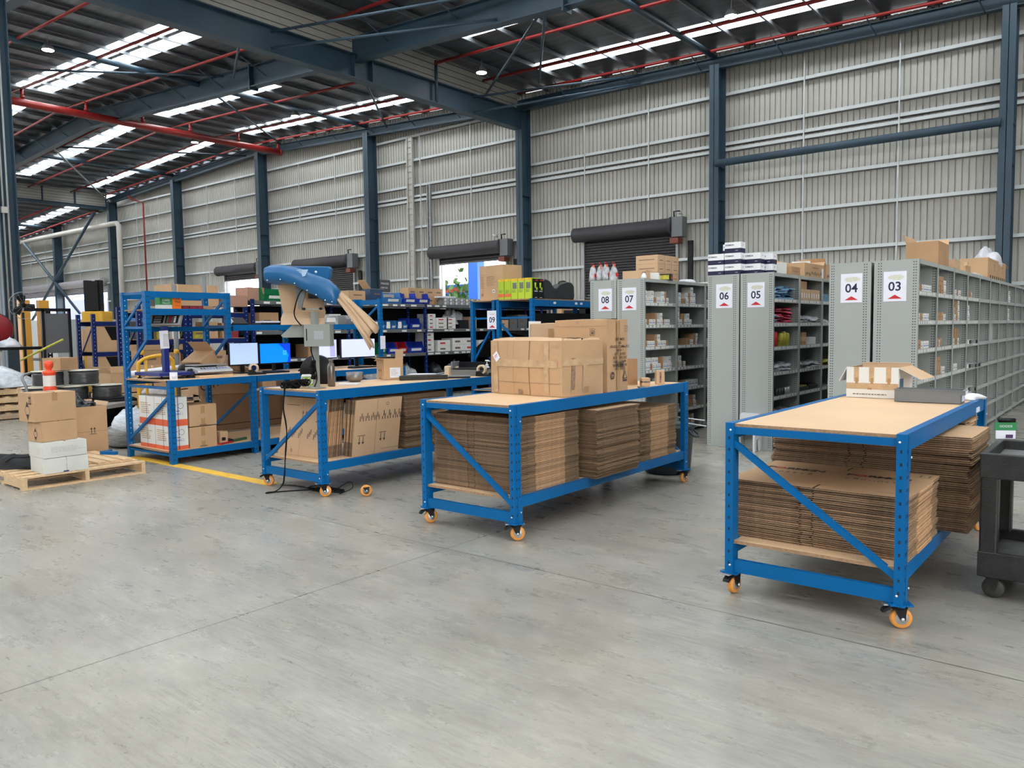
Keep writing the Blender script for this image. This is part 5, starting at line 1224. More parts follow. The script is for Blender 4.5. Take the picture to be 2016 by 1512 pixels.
# clear-bagged red tools on 08
for k in range(4):
    g = MB(); blob(g, (0, 0, 0), 0.055, 0.07, 0.20, CLB, 40+k, 0.2, 14, 10); g.tube([(0, 0, 0.13), (0.01, 0, 0.22)], 0.016, mat('orange_red_plastic', (0.7, 0.10, 0.04), 0.4), 8); g.box(0.035, 0.055, -0.03, 0.03, 0.05, 0.10, INKRED); g.tube([(-0.02, -0.02, 0.22), (0.0, -0.03, 0.245), (0.03, -0.02, 0.23)], 0.005, INKRED, 6)
    top(g, 'bagged_tool', BN[k]+' clear-bagged tool with orange top from the left, on row 08', -5.88+0.105*k, 9.02+0.02*(k % 2), 0, 'tool')
g = MB(); g.box(-0.16, 0.16, -0.12, 0.12, 0, 0.115, KRAFT2); top(g, 'brown_carton', 'plain low brown carton beside the bagged tools on row 07', -5.30, 9.20, radians(10))
g = MB(); g.box(-0.07, 0.07, -0.05, 0.05, 0, 0.09, CARTONWHITE); top(g, 'white_box', 'white box between brown cartons on row 07', -5.13, 9.35, radians(20), 'box')
g = MB(); g.lathe([(0.035, 0), (0.035, 0.04), (0.01, 0.09)], WHITE, 12); g.box(-0.02, 0.02, -0.02, 0.02, 0.085, 0.09, INK); top(g, 'cone_bottle', 'white cone shaped bottle in front of the low carton, row 07', -5.13, 9.08, 0, 'bottle')
g = MB(); g.box(-0.10, 0.10, -0.07, 0.07, 0, 0.085, BLACK); g.box(-0.08, 0.08, -0.0706, -0.07, 0.01, 0.07, YLB); g.box(0.1, 0.1006, -0.05, 0.05, 0.02, 0.05, INKRED); top(g, 'black_yellow_box', 'black and yellow boxed product on row 07', -5.12, 9.62, radians(15), 'box')
n = 0
for lv in range(3):
    for j in range(3):
        g = MB(); g.box(-0.17, 0.17, -0.10, 0.10, 0, 0.118, KRAFT2); g.box(0.17, 0.1706, -0.05, 0.05, 0.04, 0.05, INKSOFT); g.box(-0.12, 0.12, -0.1006, -0.10, 0.05, 0.06, INKSOFT)
        top(g, 'stacked_carton', '%s carton of the %s layer in the brown pile on row 07' % (['nearest', 'middle', 'furthest'][j], ['bottom', 'middle', 'top'][lv]), -5.38, 9.70+0.205*j, 0, 'carton', 0.12*lv, 'brown carton pile on row 07')
g = MB(); blob(g, (0, 0, 0), 0.14, 0.20, 0.06, BAG, 77, 0.3, 20, 10); top(g, 'white_bag', 'flat white bag on top of row 07', -5.25, 10.55, 0, 'bag')
g = MB(); g.box(-0.2, 0.2, -0.25, 0.25, 0, 0.03, CARTONWHITE); top(g, 'white_board', 'flat white panel behind the white bag on row 07', -5.3, 11.2, 0, 'panel')
# white-navy boxes on 06
def navybox(x, y, z, rot, label):
    g = MB(); W, D, H = 0.205, 0.15, 0.132
    g.box(-W/2, W/2, -D/2, D/2, H*0.42, H, WHITE); g.box(-W/2, W/2, -D/2, D/2, 0, H*0.42, mat('navy_box_base', (0.012, 0.010, 0.05), 0.4))
    g.text('FORMGN', 0.026, INKRED if False else INKNAVY, facing((-0.04, -D/2-0.0008, H*0.72), UX, UZ), 0.0008); g.text('kits', 0.02, INKNAVY, facing((D*0+W/2+0.0008, 0.0, H*0.72), UY, UZ), 0.0005); g.text('tools', 0.016, PAPER, facing((0.05, -D/2-0.0008, H*0.22), UX, UZ))
    put(g, 'navy_white_box', label, (x, y, z), rot, 'box', 'white and navy boxes on row 06')
for i, (x, y, l, nm) in enumerate([(-4.20, 9.30, 0, 'bottom left'), (-3.985, 9.31, 0, 'bottom centre'), (-3.80, 9.46, 0, 'bottom right'), (-4.20, 9.30, 1, 'middle tier left'), (-3.985, 9.31, 1, 'middle tier centre'), (-3.80, 9.46, 1, 'middle tier right'), (-3.72, 9.66, 1, 'middle tier far right'), (-3.985, 9.31, 2, 'topmost front'), (-4.10, 9.52, 2, 'top tier rear'), (-3.72, 9.66, 0, 'bottom far right'), (-4.10, 9.52, 0, 'hidden bottom rear'), (-4.10, 9.52, 1, 'hidden middle rear')]):
    navybox(x, y, TOPZ+0.1335*l, radians(2), 'white and navy box, %s of the pile on row 06' % nm)
g = MB(); g.box(-0.07, 0.07, -0.08, 0.08, 0, 0.16, CARTONWHITE); top(g, 'white_box', 'plain white box right of the white and navy pile', -3.66, 9.92, 0, 'box')
g = MB(); g.box(-0.10, 0.10, -0.16, 0.16, 0, 0.12, KRAFT3); g.box(0.10, 0.101, -0.1, 0.12, 0.06, 0.065, INKSOFT); top(g, 'brown_carton', 'low brown carton beside the plain white box on row 05', -3.65, 10.22)
def ex_print(g, W, D, H):
    r = random.Random(3)
    for k in range(16): g.rect((W/2+0.001, -D/2, 0), UY, UZ, 0.05+k*D/18, 0.03+r.uniform(0, 0.03), 0.03, r.uniform(0.02, 0.05), INKSOFT)
    g.rect((W/2+0.001, -D/2, 0), UY, UZ, D*0.4, H*0.7, D*0.3, 0.006, INK); g.rect((W/2+0.0015, -D/2, 0), UY, UZ, D*0.88, 0.02, 0.07, 0.13, PAPER)
open_carton('open_carton', 'long open brown carton on top of row 05', (-3.72, 10.95, TOPZ), 0, 0.34, 0.80, 0.20, KRAFT, KRAFT2, [('W', 60, 0.10), ('N', 50, 0.12)], ex_print)
open_carton('open_carton', 'second open brown carton further along row 05', (-3.72, 11.75, TOPZ), 0, 0.34, 0.62, 0.22, KRAFT, KRAFT2, [('W', 40, 0.12), ('S', 30, 0.10)], ex_print)
for k, (y, r_) in enumerate(((11.3, 0.3), (11.6, -0.2))):
    g = MB(); g.box(-0.12, 0.12, -0.14, 0.14, 0, 0.03, CARTONWHITE); top(g, 'white_packet', ['nearer', 'further'][k]+' white packet lying across the open cartons of row 05', -3.85, y, r_, 'packet', 0.235)
# on row 03
open_carton('open_carton', 'plain open brown carton at the front of row 03 top', (-1.93, 9.77, TOPZ), radians(1), 0.32, 0.62, 0.255, KRAFT3, KRAFT2, [('W', 15, 0.09), ('N', 20, 0.07)])
g = MB(); g.box(-0.16, 0.16, -0.25, 0.25, 0, 0.10, KRAFT2); g.box(0.16, 0.175, -0.2, 0.0, 0.01, 0.11, KRAFT2); top(g, 'flat_carton', 'low pale carton just behind the plain open carton on row 03', -1.93, 10.5)
g = MB(); g.box(-0.12, 0.12, -0.18, 0.18, 0, 0.11, KRAFT); g.box(0.10, 0.14, -0.2, -0.1, 0.1, 0.15, KRAFT2); top(g, 'flat_carton', 'small torn carton midway along the top of row 03', -1.95, 11.7)
g = MB(); g.box(-0.12, 0.12, -0.3, 0.3, 0, 0.04, CARTONWHITE); top(g, 'white_board', 'flat white board lying on row 03 by the torn carton', -1.93, 12.4, 0, 'panel')
open_carton('open_carton', 'long open carton with arrows on row 03, bag inside', (-1.97, 13.9, TOPZ), 0, 0.36, 1.8, 0.30, KRAFT, KRAFT2, [('E', 172, 0.02), ('N', 100, 0.30)], lambda g, W, D, H: (arrows(g, (W/2+0.001, -0.3, 0.14), UY, UZ, 0.10, INK, 2, 0.06), arrows(g, (W/2+0.001, 0.5, 0.14), UY, UZ, 0.10, INK, 2, 0.06), [g.rect((W/2+0.001, -0.8, 0), UY, UZ, 0.1+k*0.2, 0.01, 0.1, 0.05, INK) for k in range(8)]))
g = MB(); blob(g, (0, 0, 0), 0.17, 0.62, 0.27, BAG, 31, 0.35, 24, 12); top(g, 'white_plastic_sack', 'white plastic sack heaped in the long open carton', -1.97, 14.2, 0, 'bag', 0.20)

# ---- blue frame glimpsed beyond row 03
t = thing('pallet_racking', 'blue racking glimpsed beyond the end of row 03', 'racking', (-1.2, 20.0, 0))
for x in (0.0, 6.0):
    g = MB(); g.box(x, x+0.1, 0, 0.1, 0, 2.6, BLUE); g.box(x, x+0.1, 0.9, 1.0, 0, 2.6, BLUE); g.build('upright_frame', t)
for z in (1.3, 2.35):
    g = MB(); g.box(0.1, 6, -0.01, 0.04, z, z+0.11, BLUE); g.build('beam', t); g = MB(); g.box(0.1, 6, 0.04, 0.96, z+0.11, z+0.13, BOARDEDGE); g.build('deck', t)
g = MB(); g.box(-0.3, 0.3, -0.2, 0.2, 0, 0.28, CARTONWHITE); put(g, 'white_box', 'white box on the blue racking beyond row 03', (0.5, 20.4, 2.482), 0, 'box')

# ---- white step stool, dark bin, black cart
t = thing('step_stool', 'white plastic two-step stool by the end of row 05', 'stool', (-3.83, 8.95, 0))
g = MB(); PLW = mat('white_moulded_plastic', (0.62, 0.63, 0.66), 0.4)
g.box(0.0, 0.26, 0.0, 0.17, 0.215, 0.235, PLW); g.build('lower_step', t)
g = MB(); g.box(0.02, 0.24, 0.15, 0.36, 0.42, 0.44, PLW); g.build('upper_step', t)
for sx_ in (0.0, 0.235):
    g = MB(); g.prism([(0.0, 0), (0.05, 0), (0.06, 0.14), (0.15, 0.15), (0.17, 0), (0.36, 0), (0.36, 0.06), (0.22, 0.10), (0.30, 0.34), (0.36, 0.42), (0.17, 0.42), (0.15, 0.235), (0.0, 0.235)], sx_, sx_+0.025, PLW, 'x'); g.build('side_panel', t)
g = MB(); g.box(0.03, 0.23, 0.145, 0.155, 0.235, 0.42, PLW); g.build('riser_panel', t)
for i in (0, 1): pass
t = thing('rubbish_bin', 'dark round bin standing behind the middle bench', 'bin', (-3.82, 7.24, 0))
BINM = mat('dark_blue_grey_plastic', (0.02, 0.035, 0.05), 0.45)
g = MB(); g.lathe([(0.22, 0), (0.235, 0.02), (0.27, 0.46), (0.285, 0.47), (0.285, 0.50), (0.27, 0.50), (0.255, 0.46), (0.22, 0.04)], BINM, 32); g.build('bin_body', t)
for s in (-1, 1):
    g = MB(); g.tube(smooth([(s*0.27, -0.06, 0.45), (s*0.33, -0.05, 0.40), (s*0.33, 0.05, 0.40), (s*0.27, 0.06, 0.45)]), 0.012, BINM, 8); g.build('handle', t)
g = MB(); g.tube([(0.15, -0.05, 0.58), (0.42, 0.0, 0.56)], 0.008, ALU, 6); g.tube([(0.15, 0.0, 0.52), (0.42, 0.03, 0.50)], 0.008, ALU, 6); tag(g.build('metal_rods', None, (-3.82, 7.24, 0.0)), 'thin metal rods poking out above the dark bin', 'rod')
CART = mat('black_cart_plastic', (0.018, 0.018, 0.019), 0.42, var=0.3, scale=12, bump=0.3, bscale=120)
t = thing('utility_cart', 'black two-tray plastic utility cart cut off at the right edge', 'cart', (-0.675, 4.82, 0))
LX, LY = 1.05, 0.66
def tray(z0, z1, zf, nm):
    g = MB(); w = 0.035
    g.box(0, LX, 0, w, z0, z1, CART); g.box(0, LX, LY-w, LY, z0, z1, CART); g.box(0, w, w, LY-w, z0, z1, CART); g.box(LX-w, LX, w, LY-w, z0, z1, CART)
    g.box(w, LX-w, w, LY-w, zf-0.012, zf, mat('worn_cart_tray', (0.13, 0.13, 0.13), 0.5, var=0.35, scale=6)); return g.build(nm, t, bevel=0.006, seg=2)
tray(0.665, 0.80, 0.745, 'upper_tray'); tray(0.125, 0.265, 0.20, 'lower_tray')
for x, y in ((0.005, 0.005), (LX-0.09, 0.005), (0.005, LY-0.085), (LX-0.09, LY-0.085)):
    g = MB(); g.box(x, x+0.085, y, y+0.08, 0.255, 0.675, CART); g.build('post', t, bevel=0.01, seg=2)
for x, y in ((0.07, 0.08), (LX-0.1, 0.08), (0.07, LY-0.1), (LX-0.1, LY-0.1)):
    c = bpy.data.objects.new('caster', None)
    g = MB(); g.box(x-0.04, x+0.04, y-0.035, y+0.035, 0.112, 0.125, CART)
    for s in (-1, 1): g.prism([(x-0.035, 0.112), (x+0.03, 0.112), (x+0.012, 0.045), (x-0.008, 0.045)], y+s*0.03-0.003, y+s*0.03+0.003, CART, 'y')
    o = g.build('caster', t); g = MB(); g.lathe([(0.02, -0.02), (0.05, -0.02), (0.054, -0.012), (0.054, 0.012), (0.05, 0.02), (0.02, 0.02)], mat('dark_grey_wheel', (0.05,0.048,0.045), 0.55), 24, (x, y, 0.054), 'y'); g.build('wheel', o)
g = MB(); g.box(-0.003, 0.003, 0, 0.34, 0, 0.002, PAPER); 
M = Matrix.Rotation(radians(25), 4, 'X')
t2 = thing('product_pack', 'green and white carded pack with black handle on the cart', 'packet', (-0.64, 5.50, 0.80), radians(30))
g = MB(); g.box(-0.055, 0.055, -0.002, 0.002, 0.0, 0.05, PAPER); g.box(-0.062, 0.062, -0.003, 0.003, 0.05, 0.10, mat('pack_green', (0.0, 0.20, 0.05), 0.45)); g.text('GOODS', 0.02, PAPER, facing((0, -0.0035, 0.075), UX, UZ)); g.box(0.0, 0.04, -0.0035, -0.003, 0.004, 0.025, mat('pack_purple', (0.05, 0.01, 0.08), 0.5)); g.build('card', t2)
g = MB(); g.tube([(-0.04, 0, 0.112), (0.05, 0, 0.112)], 0.014, BLACK, 10); g.build('handle_grip', t2)
g = MB(); g.box(0, 0.30, 0, 0.012, 0, 0.008, PAPER); put(g, 'cable_tie_strip', 'thin white strip lying in the upper cart tray', (-0.52, 5.0, 0.7455), radians(-8), 'strip')
t2 = thing('cordless_drill', 'dark teal power tool standing in the lower cart tray', 'tool', (-0.37, 4.95, 0.20))
TEAL = mat('dark_teal_plastic', (0.0, 0.10, 0.11), 0.4)
g = MB(); g.box(-0.05, 0.05, -0.04, 0.04, 0, 0.05, BLACK); g.build('battery', t2, bevel=0.006)
g = MB(); g.prism([(-0.03, 0.05), (0.03, 0.05), (0.03, 0.14), (0.05, 0.19), (-0.05, 0.20), (-0.02, 0.13)], -0.022, 0.022, TEAL, 'y'); g.tube([(-0.06, 0, 0.205), (0.08, 0, 0.205)], 0.033, TEAL, 14); g.build('tool_body', t2)
g = MB(); g.tube([(0.08, 0, 0.205), (0.13, 0, 0.205)], 0.022, BLACK, 14, radii=[0.026, 0.014]); g.build('chuck', t2)
# ================================================================ PACKING BENCH RUN (left of the paper machine bench)
def bench(label, y0, y1, x0=-9.68, x1=-8.57, first=False):
    t = thing('packing_bench', label, 'workbench', (x0, y0, 0), 0, 'blue fixed packing benches'); W, D = x1-x0, y1-y0
    ends = [0.0, D-0.075] if first else [D-0.075]
    for yy in ends:
        g = MB(); upright(g, W, yy, 0.0, 0.965, -1, 1, 0, w=0.075, d=0.06); g.build('leg', t)
        top_ = 2.0 if yy == 0.0 else 1.99
        g = MB(); upright(g, 0, yy, 0.0, top_, 1, 1, 0, w=0.06, d=0.06)
        z = 0.1
        while z < top_-0.05: g.box(0.0605, 0.0612, yy+0.025, yy+0.034, z, z+0.012, BOLT); z += 0.062
        g.build('rear_post', t)
        g = MB(); g.box(0.06, W-0.07, yy+0.01, yy+0.04, 0.86, 0.89, BLUE); g.build('end_rail', t)
        g = MB(); g.box(0.06, W-0.07, yy+0.01, yy+0.04, 0.09, 0.115, BLUE); g.build('end_rail', t)
        g = MB(); g.bar((W-0.06, yy+0.02, 0.78), (0.06, yy+0.02, 0.22), 0.025, 0.032, BLUE); g.build('diagonal_brace', t)
    for za, zb in ((0.885, 0.962), (0.075, 0.15)):
        for xx in (0.0, W-0.04):
            g = MB(); g.box(xx+0.003, xx+0.037, 0.0 if not first else 0.06, D-0.075, za, zb, BLUE); g.build('side_beam', t)
    g = MB(); g.box(0.045, W-0.045, 0, D, 0.945, 0.963, BOARDEDGE, top=BOARD); g.build('bench_top', t)
    g = MB(); g.box(0.045, W-0.045, 0, D, 0.135, 0.153, BOARDEDGE, top=BOARD); g.build('lower_shelf', t)
    return t
b1 = bench('blue packing bench with the tall overhead frame, scales on top', 4.40, 5.53, first=True)
b2 = bench('blue packing bench carrying the grey and the bright blue monitors', 5.53, 6.75)
b3 = bench('blue packing bench behind the machine, with two pale monitors', 6.75, 8.05)
BT = 0.9655
# overhead frame
fr = thing('overhead_shelf_unit', 'blue overhead shelf frame above the scale bench', 'shelf frame', (-9.68, 4.40, 0))
for yy in (0.0, 1.03):
    g = MB(); upright(g, 0.63, yy, 1.43, 2.0, -1, 1, 0, w=0.075, d=0.06); g.build('short_post', fr)
    for z in (1.965, 1.56):
        g = MB(); g.box(0.06, 0.56, yy+0.01, yy+0.04, z, z+0.028, BLUE); g.build('end_rail', fr)
    g = MB(); g.bar((0.57, yy+0.02, 1.93), (0.05, yy+0.02, 1.60), 0.022, 0.03, BLUE); g.build('diagonal_brace', fr)
    g = MB(); g.bar((0.60, yy+0.02, 1.44), (0.05, yy+0.02, 1.05), 0.022, 0.034, BLUE); g.build('diagonal_brace', fr)
for x, za, zb in ((0.588, 1.925, 1.998), (0.588, 1.72, 1.795), (0.005, 1.925, 1.985), (0.065, 1.525, 1.585)):
    g = MB(); g.box(x, x+0.034, 0.06, 1.03, za, zb, BLUE); g.build('beam', fr)
g = MB(); g.box(0.04, 0.59, 0.02, 1.07, 1.775, 1.79, BOARDEDGE); g.build('shelf_board', fr)
FZ = 1.7925
t = thing('pallet_label_box', 'green and white box of CARE pallet labels under the top beam', 'box', (-9.19, 4.69, FZ))
g = MB(); GR = mat('label_green', (0.03, 0.25, 0.07), 0.5); g.box(-0.06, 0.06, -0.075, 0.075, 0.0, 0.05, CARTONWHITE); g.box(-0.06, 0.06, -0.075, 0.075, 0.05, 0.145, GR)
g.text('CARE', 0.038, PAPER, facing((0.0608, 0.0, 0.105), UY, UZ)); g.text('PALLET', 0.03, PAPER, facing((0.0608, 0.005, 0.070), UY, UZ)); g.build('label_box', t)
t = thing('pallet_label_box', 'orange box printed CLEAR PALLET beside the green one', 'box', (-9.19, 4.825, FZ))
g = MB(); OR = mat('label_orange', (0.90, 0.20, 0.01), 0.5); g.box(-0.06, 0.06, -0.055, 0.055, 0, 0.145, OR); g.text('CLEAR', 0.03, INK, facing((0.0608, 0, 0.125), UY, UZ), 0.0006); g.text('PALL', 0.034, INK, facing((0.0608, 0.015, 0.09), UY, UZ), 0.0006); g.text('CLEARANCE', 0.014, INK, facing((0.0608, 0, 0.042), UY, UZ)); g.build('label_box', t)
MAR = mat('maroon_carton', (0.17, 0.015, 0.03), 0.5)
for k, (y, w) in enumerate(((4.93, 0.085), (5.035, 0.10), (5.125, 0.07))):
    g = MB(); g.box(-0.05, 0.05, -w/2, w/2, 0, 0.045, MAR); g.text(['FRA', 'FRAGILE', 'GILE'][k], 0.022, INKRED, facing((0.0508, 0, 0.022), UY, UZ)); put(g, 'maroon_label_roll', ['left', 'middle', 'right'][k]+' maroon label box on the overhead shelf', (-9.17, y, FZ), 0, 'box')
g = MB(); g.box(-0.05, 0.05, -0.05, 0.05, 0, 0.045, KRAFT3); put(g, 'brown_box', 'small brown box at the right of the overhead shelf', (-9.18, 5.25, FZ), 0, 'box')
# tilted scale display on its post
t = thing('platform_scale', 'blue platform scale with tall blue post and tilted display', 'scale', (-9.22, 4.70, BT))
BLU2 = mat('deep_blue_enamel', (0.008, 0.02, 0.17), 0.35)
g = MB(); g.box(-0.30, 0.32, -0.24, 0.26, 0.035, 0.075, BLU2)
g.build('platform', t, bevel=0.004)
for x, y in ((-0.26, -0.2), (0.28, -0.2), (-0.26, 0.22), (0.28, 0.22)):
    g = MB(); g.lathe([(0.028, 0), (0.028, 0.008), (0.01, 0.012), (0.01, 0.04)], BLACK, 12, (x, y, 0)); g.build('foot', t)
g = MB(); g.box(-0.035, 0.035, -0.03, 0.03, 0.04, 0.62, BLU2); g.build('post', t)
g = MB(); M = Matrix.Translation((0.02, 0, 0.63)) @ Matrix.Rotation(radians(35), 4, 'Z') @ Matrix.Rotation(radians(-28), 4, 'X')
g.box(-0.19, 0.19, -0.02, 0.02, 0, 0.15, mat('display_grey', (0.28, 0.27, 0.26), 0.4), M); g.box(-0.165, -0.02, -0.0215, -0.02, 0.02, 0.13, BLACK, M); g.box(0.0, 0.165, -0.0215, -0.02, 0.02, 0.13, BLACK, M)
for k in range(3): g.box(-0.14, -0.05, -0.023, -0.0215, 0.03+k*0.034, 0.052+k*0.034, GREYPL, M)
for k in range(16): g.box(0.02+0.03*(k % 4), 0.043+0.03*(k % 4), -0.023, -0.0215, 0.03+0.023*(k//4), 0.046+0.023*(k//4), [GREYPL, PAPER, GREYPL, INKRED][(k*7) % 4], M)
g.build('display_head', t)
g = MB(); g.box(0.037, 0.039, -0.055, 0.055, 0.355, 0.57, PAPER, Matrix.Rotation(radians(3), 4, 'X')); [g.box(0.039, 0.0394, -0.04, 0.03, 0.38+k*0.013, 0.384+k*0.013, INKSOFT) for k in range(12)]; g.build('instruction_sheet', t)
g = MB(); g.box(-0.045, 0.045, -0.002, 0.002, 0.0, 0.09, WHITE); g.lathe([(0.03, -0.003), (0.03, -0.002)], WHITE, 16, (0.005, 0, 0.045), 'y'); put(g, 'white_card', 'white square card standing at the bench corner', (-8.66, 4.50, BT), radians(38), 'card')
# flat bench scale
t = thing('counter_scale', 'silver counter scale with key panel on wooden blocks', 'scale', (-8.97, 5.12, BT))
g = MB(); g.box(-0.16, 0.16, -0.22, 0.22, 0, 0.025, PINE); g.build('wooden_block', t)
SIL = mat('silver_plastic', (0.50, 0.50, 0.52), 0.3, 0.3)
g = MB(); g.prism([(-0.16, 0.045), (0.10, 0.045), (0.16, 0.06), (0.15, 0.085), (0.05, 0.12), (-0.16, 0.12)], -0.23, 0.23, SIL, 'y'); g.build('scale_body', t, bevel=0.006)
g = MB(); g.box(-0.17, 0.06, -0.22, 0.20, 0.138, 0.150, ALU); g.box(-0.10, 0.0, -0.1, 0.1, 0.12, 0.138, BLACK); g.build('weighing_plate', t)
g = MB(); M = Matrix.Translation((0.10, 0, 0.104)) @ Matrix.Rotation(radians(-71), 4, 'Y') 
for k in range(14): g.box(0.0555+0.0, 0.0560, -0.18, 0.18, 0, 0.001, BLU2)
for k in range(9): g.quad((0.075, -0.17+k*0.04, 0.1135), (0.075, -0.145+k*0.04, 0.1135), (0.12, -0.145+k*0.04, 0.0985), (0.12, -0.17+k*0.04, 0.0985), INKNAVY if k in (0, 1, 5) else BL)
g.build('key_panel', t)
for s, y in enumerate((-0.28,)):
    g = MB(); blob(g, (0, 0, 0), 0.06, 0.05, 0.09, BLACK, 9, 0.4, 14, 8); put(g, 'handheld_scanner', 'black handheld device between the two scales', (-8.95, 4.865, BT), 0, 'scanner')
g = MB(); g.lathe([(0.07, -0.15), (0.085, -0.1), (0.085, 0.13)], BLACK, 16, (0, 0, 0.07), 'x', M=Matrix.Rotation(radians(30), 4, 'Z')); put(g, 'black_tube', 'black rolled tube end behind the counter scale', (-9.35, 5.10, BT+0.0), 0, 'tube')
for (x, y, w, h, r_, tl, nm) in ((-9.48, 5.35, 0.30, 0.34, 20, 28, 'tilted open brown carton leaning behind the counter scale'), (-9.50, 5.72, 0.26, 0.26, -15, -22, 'dented open brown carton left of the grey monitor')):
    t = thing('tilted_carton', nm, 'carton', (x, y, BT)); g = MB(); M = Matrix.Rotation(radians(r_), 4, 'Z') @ Matrix.Rotation(radians(tl), 4, 'X')
    g.box(-w/2, w/2, -w/2, w/2-0.0, 0.06, h*0.8, KRAFT, M); g.box(w*0.1, w*0.4, -w/2-0.001, -w/2, 0.08, 0.16, YLB if tl > 0 else KTAPE, M); g.build('carton_body', t)
    g = MB(); M2 = M @ Matrix.Translation((0, w/2, h*0.8)) @ Matrix.Rotation(radians(20), 4, 'X'); g.box(-w/2, w/2, -0.004, 0, 0, h*0.5, KRAFT2, M2); g.build('flap', t)
# monitors
def monitor(label, y, w, h, x, z0, zc, emit, accent=None):
    t = thing('monitor', label, 'monitor', (x, y, BT)); W, H = w, h
    t.rotation_euler = (0, 0, radians(2))
    g = MB(); g.box(-0.035, -0.003, -W/2, W/2, z0, z0+H, BLACK); g.box(-0.004, 0.0, -W/2, W/2, z0, z0+0.018, BLACK); g.build('bezel', t)
    g = MB(); m = mat('screen_'+str(len(_mats)), emit, 0.25, emit=0.9); g.quad((0.0005, -W/2+0.006, z0+0.018), (0.0005, W/2-0.006, z0+0.018), (0.0005, W/2-0.006, z0+H-0.006), (0.0005, -W/2+0.006, z0+H-0.006), m)
    if accent: accent(g, W, H, z0)
    g.build('screen', t)
    g = MB(); g.box(-0.06, -0.035, -0.025, 0.025, 0.0, z0+H*0.5, BLACK); g.box(-0.12, 0.06, -0.10, 0.10, 0, 0.012, BLACK); g.build('stand', t)
def acc_win(g, W, H, z0):
    m = mat('screen_light_blue', (0.03, 0.35, 1.0), 0.3, emit=0.9)
    for a in (0, 1):
        for b_ in (0, 1): g.quad((0.0010, W*0.24+a*0.033, z0+H*0.42+b_*0.033), (0.0010, W*0.24+a*0.033+0.03, z0+H*0.42+b_*0.033), (0.0010, W*0.24+a*0.033+0.03, z0+H*0.42+b_*0.033+0.03), (0.0010, W*0.24+a*0.033, z0+H*0.42+b_*0.033+0.03), m)
    m2 = mat('screen_deep_blue', (0.0, 0.05, 0.62), 0.3, emit=0.9); g.add([(0.0008, W*0.1, z0+H-0.006), (0.0008, W/2-0.006, z0+H-0.006), (0.0008, W/2-0.006, z0+0.018), (0.0008, W*0.38, z0+0.018), (0.0008, W*0.44, z0+H*0.45)], [(0,1,2,3,4)], m2)
monitor('left monitor of the nearer pair, showing a plain grey-blue screen', 5.775, 0.43, 0.30, -9.24, 0.10, 0, (0.36, 0.47, 0.70), lambda g, W, H, z0: g.quad((0.001, -0.07, z0+H-0.025), (0.001, -0.055, z0+H-0.025), (0.001, -0.055, z0+H-0.02), (0.001, -0.07, z0+H-0.02), INK))
monitor('right monitor of the nearer pair, showing a vivid blue screen', 6.255, 0.50, 0.285, -9.24, 0.10, 0, (0.0, 0.21, 0.90), acc_win)
monitor('monitor with a pale page partly hidden behind the machine pole', 7.02, 0.43, 0.28, -9.15, 0.14, 0, (0.50, 0.53, 0.86), lambda g, W, H, z0: g.quad((0.001, W*0.2, z0+0.03), (0.001, W*0.42, z0+0.03), (0.001, W*0.42, z0+H*0.8), (0.001, W*0.2, z0+H*0.8), mat('screen_lilac', (0.36, 0.36, 0.62), 0.3, emit=0.8)))
monitor('pale lavender monitor right of the machine pole', 7.59, 0.66, 0.285, -9.10, 0.135, 0, (0.50, 0.54, 0.86))
tape_dispenser('tape_dispenser', 'black tape dispenser in front of the nearer monitors', (-8.78, 5.66, BT), radians(70), 1.1)
g = MB(); g.box(-0.07, 0.07, -0.20, 0.20, 0, 0.018, BLACK); put(g, 'keyboard', 'black keyboard before the nearer monitors', (-8.95, 6.02, BT), 0, 'keyboard')
g = MB(); blob(g, (0, 0, 0), 0.035, 0.05, 0.035, BLACK, 5, 0.1, 14, 8); put(g, 'computer_mouse', 'black computer mouse before the vivid blue monitor', (-8.90, 6.42, BT), 0, 'mouse')
g = MB(); g.box(-0.07, 0.07, -0.22, 0.22, 0, 0.018, BLACK); put(g, 'keyboard', 'black keyboard on the bench behind the machine', (-8.85, 7.45, BT), 0, 'keyboard')
# overhead shelf over bench 2 and end frame over bench 3
fr = thing('overhead_shelf', 'lower blue overhead shelf above the monitors', 'shelf frame', (-9.68, 5.53, 0))
for (ya, yb_) in ((0.0, 2.48),):
    for x in (0.588, 0.02):
        g = MB(); g.box(x, x+0.034, ya, yb_, 1.525, 1.60, BLUE); g.build('beam', fr)
    g = MB(); g.box(0.05, 0.59, ya, yb_, 1.58, 1.595, BOARDEDGE); g.build('shelf_board', fr)
for x in (0.05, 0.575):
    g = MB(); upright(g, x, 2.50, 1.10 if x > 0.3 else 0.97, 1.99, 1 if x < 0.3 else -1, 1, 0, w=0.055, d=0.055); g.build('end_post', fr)
g = MB(); g.box(0.08, 0.55, 2.51, 2.54, 1.90, 1.975, BLUE); g.build('end_rail', fr)
g = MB(); g.bar((0.10, 2.525, 1.62), (0.54, 2.525, 1.90), 0.02, 0.03, BLUE); g.build('diagonal_brace', fr)
g = MB(); g.box(-0.004, 0, -0.05, 0.05, 0, 0.20, PAPER); put(g, 'hanging_card', 'white card hanging on the blue end post beside the machine', (-9.04, 8.02, 1.22), 0, 'card')
SZ = 1.5965
g = MB(); g.prism([(-0.06, 0.0), (0.06, 0.0), (0.06, 0.02), (-0.06, 0.10)], -0.05, 0.16, BLACK, 'y'); g.box(-0.03, 0.03, -0.06, 0.0, 0.05, 0.11, PAPER, Matrix.Rotation(radians(35), 4, 'X')); put(g, 'desk_phone', 'black desk device with pale card on the overhead shelf', (-9.2, 5.63, SZ), 0, 'phone')
